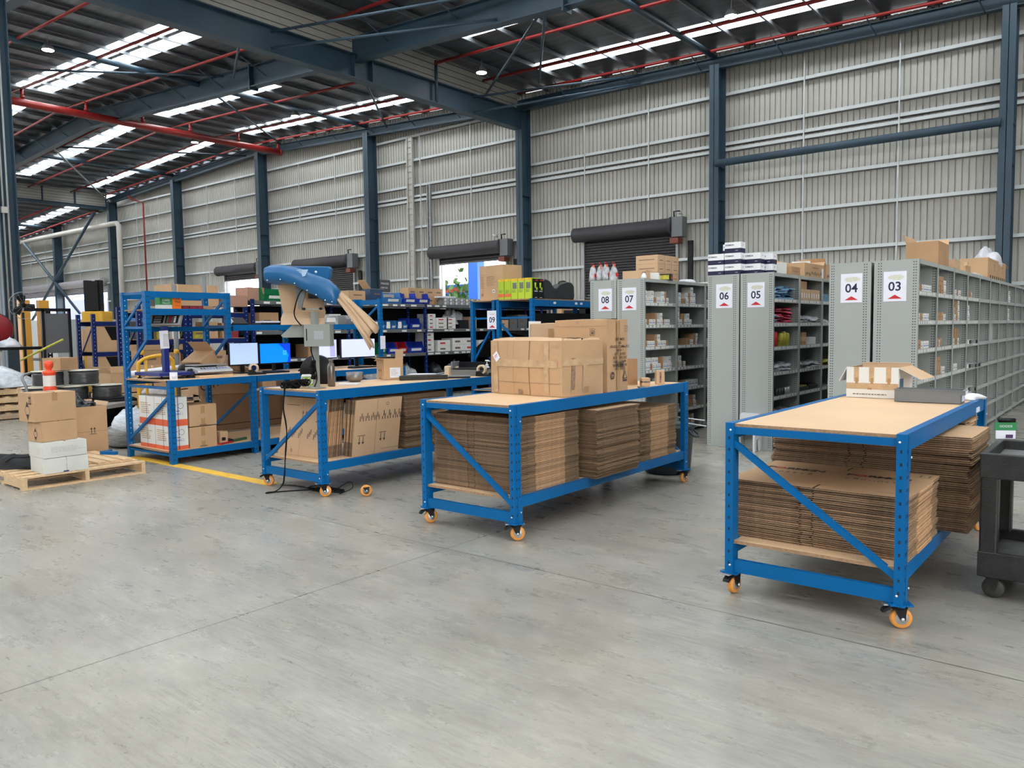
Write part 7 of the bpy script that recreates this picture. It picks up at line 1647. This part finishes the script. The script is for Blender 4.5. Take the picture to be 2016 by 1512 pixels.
for lev in (0, 1, 2):
    for (a, b_) in ((8.1, 10.0), (14.6, 16.5), (16.8, 18.6)):
        y = a+0.1
        while y < b_-0.2:
            w = r.uniform(0.18, 0.42); h = r.uniform(0.12, 0.34); mt = r.choice([KRAFT, KRAFT3, CARTONWHITE, BBLUE, BLACK, KRAFT2, RACKGREY])
            if r.random() < 0.75:
                g = MB(); g.box(-0.4, 0, 0, w, 0, h, mt); g.box(0, 0.0006, w*0.2, w*0.6, h*0.4, h*0.6, CARTONWHITE if mt in (BBLUE, BLACK) else INKSOFT)
                cn = {id(KRAFT): 'tan', id(KRAFT3): 'brown', id(CARTONWHITE): 'white', id(BBLUE): 'blue', id(BLACK): 'black', id(KRAFT2): 'pale tan', id(RACKGREY): 'grey'}[id(mt)]
                rackput(g, 'stock_box', '%s stock box on the %s shelf of the dark row, %s bay' % (cn, ['bottom', 'middle', 'upper middle'][lev], 'nearest' if a < 9 else ('fourth' if a < 15 else 'fifth')), y, lev, -0.03-r.uniform(0, 0.05), 0, 'box', 'stock boxes in the dark shelving'); k += 1
            y += w+r.uniform(0.02, 0.12)
for q, y in enumerate((10.5, 11.0, 11.5, 12.0, 12.9, 13.5)):
    g = MB(); blob(g, (-0.2, 0, 0), 0.2, 0.22, 0.22, CLB if q % 2 else DKB, 120+q, 0.5, 14, 9); rackput(g, 'loose_parts_bag', ['first', 'second', 'third', 'fourth', 'fifth', 'sixth'][q]+' bag of loose parts on the bottom shelf of the dark row', y, 0, -0.05, 0, 'bag')
# on top of the dark row
for j in range(4):
    for l in range(2):
        g = MB(); g.box(-0.25, 0, 0, 0.27, 0, 0.185, KRAFT); g.box(0, 0.0006, 0.06, 0.20, 0.08, 0.11, INKSOFT); rackput(g, 'stacked_carton', '%s carton, %s layer of the block on the dark row top' % (BN[j], ['lower', 'upper'][l]), 12.13+0.275*j, 3, -0.25, 0, 'carton', 'carton block on the dark row', 0.187*l)
for j in range(9):
    for l in range(2 if j < 8 else 1):
        g = MB(); g.box(-0.2, 0, 0, 0.17, 0, 0.075, mat('foil_bag', (0.35, 0.36, 0.38), 0.35, 0.3, var=0.5, scale=22)); g.box(0, 0.001, 0.02, 0.08, 0.01, 0.06, CARTONWHITE); rackput(g, 'foil_pack', '%s foil pack, %s layer on the dark row top' % (BN[j], ['lower', 'upper'][l]), 13.0+0.185*j, 3, 0.0, 0, 'packet', 'foil packs on the dark row', 0.078*l)
g = MB(); g.box(-0.2, 0, 0, 0.5, 0, 0.03, PAPER); rackput(g, 'flat_board', 'pale flat board lying on the foil packs', 12.9, 3, 0.0, 0, 'board', None, 0.16)
for (y, w, h, d, mt, nm, z) in ((11.7-0.5, 0.36, 0.20, 0.3, mat('grey_print_carton', (0.36,0.36,0.35), 0.6), 'grey printed carton on the dark row top', 0), (10.9, 0.34, 0.30, 0.3, mat('navy_print_carton', (0.02, 0.05, 0.12), 0.5), 'open navy carton on the dark row top', 0), (10.32, 0.44, 0.25, 0.3, KRAFT, 'tan carton right of the machine head on the dark row top', 0), (12.62-0.05, 0.02, 0.02, 0.02, KRAFT, 'tiny tan offcut on the dark row top', 0)):
    if w < 0.1: continue
    g = MB(); g.box(-d, 0, 0, w, 0, h, mt); g.box(0, 0.001, w*0.3, w*0.8, h*0.6, h*0.7, INKSOFT)
    rackput(g, 'shelf_top_carton', nm, y, 3, -0.1, 0, 'carton', None, z)
g = MB(); g.box(-0.004, 0, 0, 0.30, 0, 0.26, mat('dark_notice', (0.06,0.06,0.06), 0.5)); g.text('FRAGILE', 0.06, PAPER, facing((0.002, 0.15, 0.18), UY, UZ)); g.text('ITEM NO', 0.05, PAPER, facing((0.002, 0.13, 0.09), UY, UZ)); rackput(g, 'notice_card', 'dark notice card with white lettering standing on the dark row', 11.25, 3, -0.2, 0, 'card', None, 0.25)
g = MB(); g.box(-0.003, 0, 0, 0.36, 0, 0.004, KRAFT2); M = Matrix.Rotation(radians(-50), 4, 'X'); g.box(-0.25, 0, -0.004, 0, 0, 0.24, KRAFT2, Matrix.Rotation(radians(40), 4, 'X')); rackput(g, 'carton_flap', 'raised pale carton flap behind the paper machine', 10.92, 3, -0.1, 0, 'flap', None, 0.30)
g = binbox(BRED, 0.26, 0.2, 0.12); rackput(g, 'storage_bin', 'small red bin on the dark row top beside the carton block', 11.85, 3, 0.02, 0, 'bin', None, 0.0) if False else None
g = MB(); g.box(-0.2, 0, 0, 0.22, 0, 0.13, mat('clear_red_tub', (0.55, 0.10, 0.10), 0.3)); rackput(g, 'red_tub', 'small red tub before the tall carton on the dark row top', 12.66-0.85, 3, 0.05, 0, 'tub', None, 0.0) if False else None

# navy racks at lower y (left part of the picture)
def navy_rack(y0, y1, label, x=-12.6, top_=1.95, levs=(0.45, 0.95, 1.40, 1.85), depth=0.75, xb=False):
    t = thing('navy_racking', label, 'racking', (x, y0, 0)); D = y1-y0
    for yy in (0.0, D):
        for xx in (-0.06, -depth):
            g = MB(); g.box(xx, xx+0.06, yy-0.035, yy+0.035, 0, top_, NAVY); z = 0.15
            while z < top_-0.05: g.box(xx+0.06, xx+0.061, yy-0.006, yy+0.006, z, z+0.015, BOLT); z += 0.075
            g.build('upright', t)
        g = MB(); g.bar((-0.03, yy, 0.3), (-depth+0.03, yy, 1.0), 0.02, 0.025, NAVY); g.bar((-depth+0.03, yy, 1.0), (-0.03, yy, 1.7), 0.02, 0.025, NAVY); g.build('frame_brace', t)
    for z in levs:
        g = MB(); g.box(-0.05, 0.0, 0.035, D-0.035, z-0.08, z, NAVY); g.box(-depth, -depth+0.04, 0.035, D-0.035, z-0.08, z, NAVY); g.build('beam', t); g = MB(); g.box(-depth+0.02, -0.02, 0.035, D-0.035, z, z+0.012, BOARDEDGE); g.build('deck', t)
    if xb: g = MB(); g.bar((-0.02, 0.0, 0.2), (-0.02, D, 1.8), 0.02, 0.03, NAVY); g.bar((-0.02, D, 0.2), (-0.02, 0, 1.8), 0.02, 0.03, NAVY); g.build('cross_brace', t)
    return t
navy_rack(6.02, 6.80, 'navy racking bay seen through the overhead frame'); navy_rack(6.88, 7.95, 'navy racking bay behind the nearer monitors')
navy_rack(6.75, 8.6, 'navy racking bay with open-front tan cartons, behind the open cartons', x=-16.0, top_=1.9, levs=(0.55, 1.15, 1.75))
r = random.Random(12); k = 0
for (xr, ya, yb_, levs, nm) in ((-12.62, 6.08, 6.75, (0.462, 0.962, 1.412), 'bay behind the overhead frame'), (-12.62, 6.95, 7.88, (0.462, 0.962, 1.412), 'bay behind the monitors')):
    for li, z in enumerate(levs):
        y = ya+0.03
        while y < yb_-0.15:
            w = r.uniform(0.16, 0.36); h = r.uniform(0.16, 0.34); mt = r.choice([KRAFT, KRAFT3, BLACK, CARTONWHITE, mat('red_stock', (0.30, 0.03, 0.04), 0.5), KRAFT, YLB])
            w = min(w, yb_-0.05-y)
            g = MB(); g.box(-0.45, 0, 0, w, 0, h, mt); g.box(0, 0.001, w*0.2, w*0.7, h*0.4, h*0.6, INKSOFT); cn = {id(KRAFT): 'tan', id(KRAFT3): 'brown', id(BLACK): 'black', id(CARTONWHITE): 'white', id(YLB): 'yellow'}.get(id(mt), 'red')
            put(g, 'racked_carton', '%s carton on the %s level, navy %s' % (cn, ['lowest', 'middle', 'upper'][li], nm), (xr-r.uniform(0.0, 0.1), y, z+0.001), 0, 'carton', 'cartons in the navy racking'); y += w+r.uniform(0.01, 0.08)
# strapped long carton and items on navy rack top
g = MB(); g.box(-0.55, 0, 0, 0.85, 0, 0.36, KRAFT)
for y in (0.10, 0.63): g.box(-0.552, 0.002, y, y+0.012, -0.001, 0.362, mat('cream_strap', (0.70, 0.60, 0.40), 0.5))
put(g, 'strapped_long_carton', 'long brown carton with cream straps above the overhead frame', (-12.65, 6.60, 1.963), 0, 'carton')
g = MB(); g.box(-0.3, 0, 0, 0.2, 0, 0.22, BLACK); put(g, 'black_box', 'black box left of the strapped long carton', (-12.65, 6.33, 1.963), 0, 'box')
g = MB(); g.box(-0.4, 0, 0, 0.50, 0, 0.20, mat('pinkish_carton', (0.40, 0.22, 0.16), 0.7)); put(g, 'pink_brown_carton', 'pinkish brown carton stack left on the navy rack below the glare', (-12.65, 7.52, 1.963), 0, 'carton')
g = MB(); g.box(-0.4, 0, 0, 0.34, 0, 0.24, mat('pinkish_carton', (0.40, 0.22, 0.16), 0.7)); put(g, 'pink_brown_carton', 'second pinkish carton beside the green bin', (-12.7, 8.06, 2.08), 0, 'carton')
for k, y in enumerate((5.68, 6.15)):
    g = MB(); g.tube([(-11.0, y+0.1, 0), (-11.0, y+0.1, 2.2+0.15*k)], 0.035, GREYPL, 8); tag(g.build('grey_pole'), ['left', 'right'][k]+' thin grey pole seen through the overhead frame', 'pole')
# tan open-front cartons in the back navy rack
for li, z in enumerate((0.563, 1.163)):
    for j in range(2):
        t = thing('pick_face_carton', ['lower', 'upper'][li]+' open-front tan carton, '+['left', 'right'][j]+', in the rear navy racking', 'carton', (-16.02, 6.80+j*0.9, z))
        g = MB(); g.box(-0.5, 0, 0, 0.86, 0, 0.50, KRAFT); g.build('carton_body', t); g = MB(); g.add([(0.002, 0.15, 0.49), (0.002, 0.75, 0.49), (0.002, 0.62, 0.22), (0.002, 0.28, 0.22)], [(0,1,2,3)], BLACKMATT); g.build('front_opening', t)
g = MB(); g.box(-0.4, 0, 0, 0.5, 0, 0.2, BSKY); put(g, 'blue_crate', 'blue crate on top of the rear navy racking', (-16.05, 7.6, 1.763), 0, 'crate')

# 09 blue racks
def blue_rack(x0, x1, y0, y1, label, zt=1.965, beams=(1.93,), brace=1):
    t = thing('blue_racking', label, 'racking', (x0, y0, 0)); W, D = x1-x0, y1-y0
    for xx, sx in ((0, 1), (W, -1)):
        for yy, sy in ((0, 1), (D, -1)):
            g = MB(); upright(g, xx, yy, 0, zt, sx, sy, 0, w=0.055, d=0.07); g.build('upright', t)
    for yy in (0.03, D-0.05):
        for z in (1.66, 0.5): g = MB(); g.box(0.05, W-0.05, yy, yy+0.025, z, z+0.03, BLUE); g.build('end_rail', t)
        g = MB(); a, b_ = (W-0.05, 0.05) if brace > 0 else (0.05, W-0.05); g.bar((b_, yy+0.01, 1.0), (a, yy+0.01, 1.60), 0.02, 0.03, BLUE); g.build('diagonal_brace', t)
    for x in (0.0, W-0.035):
        for z in beams: g = MB(); g.box(x, x+0.035, 0.07, D-0.07, z-0.10, z, BLUE); g.build('beam', t)
    for z in beams: g = MB(); g.box(0.03, W-0.03, 0.0, D, z+0.001, z+0.018, BOARDEDGE, top=BOARD); g.build('deck', t)
    return t
blue_rack(-8.62, -8.10, 9.55, 11.9, 'blue racking frame carrying the aisle 09 sign', beams=(1.945, 0.5))
blue_rack(-8.02, -7.30, 9.50, 12.2, 'blue racking frame with the lime green product boxes on top', beams=(1.945, 1.35, 0.7, 0.15), brace=-1)
s9 = aisle_sign('09', -8.12, 9.515, 1.50, 0.205, 0.295, scuff=False, logo=True)
g = MB(); M = Matrix.Rotation(radians(-35), 4, 'Y'); g.box(-0.25, 0.25, 0.2, 1.8, 0.75, 0.80, BLACKMATT, Matrix.Translation((0.1, 0, 0)) @ M); g.box(-0.30, 0.2, 0.2, 1.8, 0.3, 0.34, BLACKMATT); put(g, 'black_rubber_sheet', 'black rubber sheets slung inside the 09 racking', (-8.36, 9.6, 0.55), 0, 'sheet')
for k in range(3):
    g = MB(); g.box(-0.33, 0.33, -0.01, 2.4, 0, 0.02, BLACKMATT, Matrix.Rotation(radians(3+2*k), 4, 'Y')); put(g, 'black_mat', ['lowest', 'middle', 'upper'][k]+' black mat in the lime-box racking', (-7.66, 9.7, [0.2, 0.78, 1.40][k]), 0, 'mat')
g = MB(); g.box(-7.99, -7.33, 12.0, 12.02, 0.3, 1.85, BLACKMATT); tag(g.build('black_screen_cloth'), 'black cloth closing the far end of the lime-box racking', 'cloth')
g = MB(); g.box(-7.40, -7.37, 9.7, 12.1, 0.72, 1.74, BLACKMATT); tag(g.build('black_side_cloth'), 'black cloth hanging along the aisle side of the racking', 'cloth')
T9 = 1.965
g = carton_mesh(0.56, 0.42, 0.56, KRAFT, 91, 0.004, 0.002)
g.rect((-0.14, -0.2155, 0.12), UX, UZ, 0.18, 0.0, 0.06, 0.05, PAPER); g.rect((-0.14, -0.216, 0.135), UX, UZ, 0.19, 0.0, 0.04, 0.02, INKSOFT)
marks_lines(g, (-0.10, -0.2155, 0.24), UX, UZ, 0.24, 0.16, 7, 22, INKSOFT, 0.25); marks_lines(g, (-0.24, -0.2155, 0.20), UX, UZ, 0.08, 0.20, 8, 23, INKSOFT, 0.25)
for xx in (-0.21, 0.0): g.lathe([(0.014, 0), (0.022, 0)], INK, 14, (xx if xx else -0.21, -0.2155, 0.09), 'y', cap=False)
g.lathe([(0.014, 0), (0.022, 0)], INK, 14, (0.2855, -0.1, 0.10), 'x', cap=False)
put(g, 'tall_printed_carton', 'tall brown carton with white label on the 09 racking', (-8.22, 9.86, T9+0.001), radians(-8), 'carton')
LIME = mat('lime_box', (0.38, 0.52, 0.02), 0.4); LIME2 = mat('lime_box_bright', (0.45, 0.60, 0.03), 0.4)
for k in range(5):
    t = thing('lime_product_box', ['leftmost', 'second', 'third', 'fourth', 'rightmost'][k]+' lime green product box on the blue racking', 'box', (-7.94+k*0.135, 9.53, T9), radians([-3, 2, 0, 0, 0][k]), 'lime product boxes')
    g = MB(); g.box(-0.062, 0.062, 0, 0.22, 0, 0.315, LIME if k < 2 else LIME2); g.box(-0.062, 0.062, -0.001, 0, 0.28, 0.312, YELLOW)
    if k < 2: g.box(-0.06, 0.062, -0.0012, -0.001, 0.035, 0.085, mat('orange_red_band', (0.72, 0.13, 0.05), 0.5))
    else: g.box(-0.035, 0.045, -0.0012, -0.001, 0.155, 0.25, mat('dark_photo_print', (0.05, 0.06, 0.05), 0.6, col2=(0.25, 0.27, 0.22), scale=60)); 
    g.text('HI', 0.03, INKRED, facing((0.02, -0.0016, 0.297), UX, UZ)); 
    for q in range(4): g.box(-0.045, -0.045+0.06+0.02*(q % 2), -0.0013, -0.001, 0.10+q*0.012, 0.104+q*0.012, INKNAVY)
    g.build('product_box', t)
for k in range(2):
    t = thing('black_product_box', ['nearer', 'further'][k]+' black and lime product box at the corner of the blue racking', 'box', (-7.315, 9.56+0.125*k, T9), 0)
    g = MB(); g.box(-0.2, 0, 0, 0.12, 0, 0.30, BLACK)
    g.lathe([(0.012, -0.04), (0.018, 0.04)], LIME2, 10, (0.001, 0.04, 0.20), 'z'); g.box(0.0, 0.001, 0.06, 0.10, 0.13, 0.17, LIME2); g.box(0, 0.001, 0.02, 0.10, 0.105, 0.115, PAPER); g.box(0, 0.001, 0.05, 0.11, 0.27, 0.285, INKRED); g.box(0, 0.001, 0.03, 0.09, 0.012, 0.018, PAPER)
    g.build('product_box', t)
CASEM = mat('charcoal_case_plastic', (0.02, 0.022, 0.026), 0.4)
for k in range(2):
    t = thing('tool_case', ['smaller', 'larger'][k]+' charcoal moulded tool case on the blue racking', 'case', (-7.34+0.0*k, 9.86+0.34*k, T9), 0)
    g = MB()
    if k == 0: g.prism([(0, 0), (0.40, 0), (0.34, 0.12), (0.16, 0.28), (0.05, 0.31), (0, 0.28)], -0.14, 0, CASEM, 'x')
    else: g.prism([(0, 0), (0.48, 0), (0.50, 0.06), (0.49, 0.22), (0.42, 0.275), (0.30, 0.285), (0.10, 0.24), (0.0, 0.17)], -0.14, 0, CASEM, 'x')
    g.build('case_shell', t, bevel=0.012, seg=2)
    if k == 1: g = MB(); g.tube(smooth([(-0.07, 0.14, 0.25), (-0.07, 0.18, 0.285), (-0.07, 0.30, 0.30), (-0.07, 0.36, 0.275)]), 0.012, CASEM, 8); g.build('handle', t)
g = MB()
for k in range(5): g.box(-0.25, 0, 0.03*k, 0.45+0.02*k, 0.022*k, 0.022*k+0.018, BLACK if k % 2 else GREYPL)
put(g, 'foam_sheet_pile', 'pile of dark foam sheets beside the tool cases', (-7.34, 11.35, T9), 0, 'sheets')
for k, (y, nm) in enumerate(((10.05, 'first'), (10.65, 'second'), (10.8, 'third'), (11.85, 'last'))):
    g = MB(); g.box(0, 0.001, 0, 0.07, 0, 0.035, PAPER); tag(g.build('beam_label', None, (-7.2985, y, 1.885)), nm+' white barcode label on the long blue top beam', 'label')
for k, x in enumerate((-7.9, -7.6)):
    pass

# far storage seen between: right-hand back rows
dark_far = thing('longspan_shelving', 'distant dark shelving seen above the cartons, beside aisle 08', 'shelving', (-9.5, 14.2, 0))
for z in (0.6, 1.2, 1.8):
    g = MB(); g.box(-1, 1.6, 0, 0.5, z-0.06, z, RACKGREY); g.build('shelf', dark_far)
for x in (-1, 0.3, 1.55): g = MB(); g.box(x, x+0.05, 0, 0.5, 0, 2.0, RACKGREY); g.build('upright', dark_far)
r = random.Random(21); k = 0
for z in (0.6, 1.2, 1.8):
    x = -10.4
    while x < -8.2:
        w = r.uniform(0.2, 0.4); h = r.uniform(0.08, 0.3 if z < 1.7 else 0.14); mt, cn = r.choice([(KRAFT, 'tan'), (CARTONWHITE, 'white'), (BLACK, 'black')]); g = MB(); g.box(0, w, 0.02, 0.4, 0, h, mt); put(g, 'distant_box', '%s box on the distant dark shelving beside aisle 08' % cn, (x, 14.2, z+0.001), 0, 'box', 'boxes on the distant shelving'); x += w+0.06

# ---- machines at far left
def mast(name, label, x, y, col, h, w=0.5):
    return thing(name, label, 'forklift', (x, y, 0))
t = thing('forklift', 'yellow and black stacker mast before the far left doors', 'forklift', (-17.0, 7.20, 0), radians(30))
YF = mat('forklift_yellow', (0.60, 0.34, 0.03), 0.4)
for x in (-0.13, 0.13): g = MB(); g.box(x-0.05, x+0.05, -0.06, 0.06, 0.0, 2.62, BLACK); g.build('mast_rail', t)
g = MB(); g.box(-0.16, 0.16, -0.09, -0.06, 2.0, 2.6, BLACK); g.lathe([(0.05, 1.8), (0.05, 2.6)], BLACK, 12, (0, 0, 0)); g.build('mast_cylinder', t)
g = MB(); g.box(-0.24, 0.24, -0.10, 0.25, 1.70, 1.98, YF); g.box(-0.22, 0.22, -0.11, 0.25, 0.3, 1.3, YF); g.build('body', t, bevel=0.02)
for x in (-0.2, 0.2): g = MB(); g.lathe([(0.09, -0.04), (0.10, 0), (0.09, 0.04)], BLACK, 18, (x, 0.1, 0.1), 'x'); g.build('wheel', t)
t = thing('reach_truck', 'orange reach truck post beside the tall left column', 'forklift', (-21.0, 7.15, 0))
OF = mat('truck_orange', (0.62, 0.30, 0.04), 0.4)
for k, y in enumerate((0.0, 0.42)): g = MB(); g.box(-0.1, 0.1, y, y+0.22, 0, 2.35, OF); g.build('mast_post', t)
g = MB(); g.box(-0.15, 0.1, -0.3, 0.9, 0.2, 0.6, OF); g.build('body', t)
t = thing('hose_reel', 'red hose reel disc at the far left edge', 'hose reel', (-20.6, 6.5, 1.65)); g = MB(); g.lathe([(0.05, -0.1), (0.34, -0.1), (0.36, -0.05), (0.36, 0.05), (0.34, 0.1), (0.05, 0.1)], mat('reel_red', (0.25, 0.01, 0.015), 0.4), 32, (0, 0, 0), 'x'); g.build('reel_disc', t)
g = MB(); g.lathe([(0.37, -0.06), (0.385, 0), (0.37, 0.06)], BLACK, 32, (0, 0, 0), 'x', cap=False); g.build('hose', t); g = MB(); g.box(-0.05, 0.05, -0.05, 0.05, -1.65, 0, GREYPL); g.build('stand', t)
t = thing('pedestal_fan', 'black pedestal fan with wire guard at the left edge', 'fan', (-19.0, 6.55, 0))
g = MB(); g.tube([(0, 0, 0), (0, 0, 2.0)], 0.03, BLACK, 8); g.lathe([(0.22, 0), (0.22, 0.02), (0.05, 0.05)], BLACK, 20); g.build('stand', t)
g = MB()
for a in range(3):
    M = Matrix.Translation((0.05, 0, 2.15)) @ Matrix.Rotation(a*2*pi/3+0.4, 4, 'X'); g.prism([(-0.04, 0.03), (0.04, 0.03), (0.12, 0.16), (0.08, 0.24), (-0.06, 0.22)], -0.008, 0.008, BLACK, 'x', M)
g.lathe([(0.06, -0.1), (0.06, 0.04)], BLACK, 14, (0, 0, 2.15), 'x'); g.build('blades', t)
g = MB(); g.tube([(0.06, 0.29*cos(a*pi/16), 2.15+0.29*sin(a*pi/16)) for a in range(32)], 0.006, GALV, 5, closed=True)
for a in range(16): g.tube([(0.09, 0.05*cos(a*pi/8), 2.15+0.05*sin(a*pi/8)), (0.06, 0.29*cos(a*pi/8), 2.15+0.29*sin(a*pi/8))], 0.002, GALV, 4)
g.build('guard', t)
g = MB(); g.box(-0.6, 0, 0, 1.5, 0, 0.06, BLACK); t = thing('black_workbench', 'black workbench at the far left edge', 'workbench', (-18.3, 5.55, 0)); g = MB(); g.box(-0.6, 0, -0.2, 1.35, 1.20, 1.26, BLACK); g.build('bench_top', t)
for y in (-0.1, 1.25):
    for x in (-0.55, -0.08): g = MB(); g.box(x, x+0.05, y, y+0.05, 0, 1.2, BLACK); g.build('leg', t)
g = MB(); g.box(-0.6, 0, -0.2, 1.3, 0.45, 0.95, KRAFT3); put(g, 'brown_crate', 'dark brown carton under the black workbench', (-18.3, 5.6, 0), 0, 'carton').location.z = -0.35+0.0
g = MB(); g.box(-0.3, 0, 0, 0.35, 0, 0.22, mat('pale_blue_tote', (0.10, 0.18, 0.45), 0.4)); put(g, 'blue_tote', 'pale blue tote on the black workbench', (-18.4, 5.50, 1.262), 0, 'tote')
g = MB(); blob(g, (0, 0, 0), 0.15, 0.22, 0.16, BAG, 61, 0.4, 14, 8); put(g, 'white_bundle', 'white crumpled bundle beside the blue tote', (-18.5, 6.10, 1.262), 0, 'bundle')
t = thing('black_stand', 'black steel stand with dark screen panel, left background', 'stand', (-16.6, 6.02, 0))
for y in (0.0, 0.48): g = MB(); g.box(0, 0.06, y, y+0.05, 0, 2.0, BLACK); g.build('post', t)
g = MB(); g.box(0.02, 0.04, 0.05, 0.48, 1.15, 1.92, mat('dark_mesh_panel', (0.10, 0.10, 0.11), 0.5)); g.build('screen_panel', t); g = MB(); g.box(-0.5, 0.06, 0, 0.53, 1.0, 1.05, BLACK); g.build('shelf', t); g = MB(); g.box(0.0, 0.06, -0.3, 0.53, 1.96, 2.02, BLACK); g.build('top_rail', t)
t = thing('perforated_post', 'black perforated steel post at the left background', 'post', (-18.0, 6.60, 0)); g = MB(); g.box(0, 0.08, 0, 0.10, 0, 2.05, BLACK)
z = 0.2
while z < 2.0: g.box(0.08, 0.081, 0.035, 0.065, z, z+0.03, PAPER); z += 0.075
g.build('post_body', t)
g = MB(); g.box(-3.2, 0, 0, 3.4, 0, 1.95, mat('pale_grey_partition', (0.42, 0.45, 0.46), 0.5)); put(g, 'low_partition', 'pale grey low partition before the far left doors', (-24.5, 9.3, 0), 0, 'partition')
t = thing('glass_pack_carton', 'upright tan carton with glassy strapped panels, left background', 'carton', (-19.5, 7.95, 0.9), 0); g = MB(); g.box(-0.3, 0, 0, 0.85, 0, 0.72, KRAFT2); g.build('carton_body', t); g = MB(); g.box(0.0, 0.02, 0.25, 0.66, 0.0, 0.70, mat('glassy_pack', (0.30, 0.36, 0.36), 0.2, var=0.4, scale=6)); g.build('panel_pack', t)
g = MB(); g.box(-0.8, 0, 0, 2.2, 0, 0.895, GREYPL); put(g, 'grey_counter', 'grey counter under the glassy strapped carton', (-19.4, 7.6, 0), 0, 'counter')
g = MB(); g.box(-0.2, 0, 0, 0.16, 0, 0.42, WHITE); g.box(0, 0.001, 0.03, 0.13, 0.2, 0.32, GREYPL); put(g, 'white_device', 'white boxy device on the grey counter', (-19.3, 9.05, 0.897), 0, 'device')
g = MB(); g.tube([(-15.9, 6.45, 0.97), (-15.9, 7.6, 0.97)], 0.16, BLACKMATT, 14); tag(g.build('black_roll'), 'black roll lying behind the wide open cartons', 'roll') if False else None
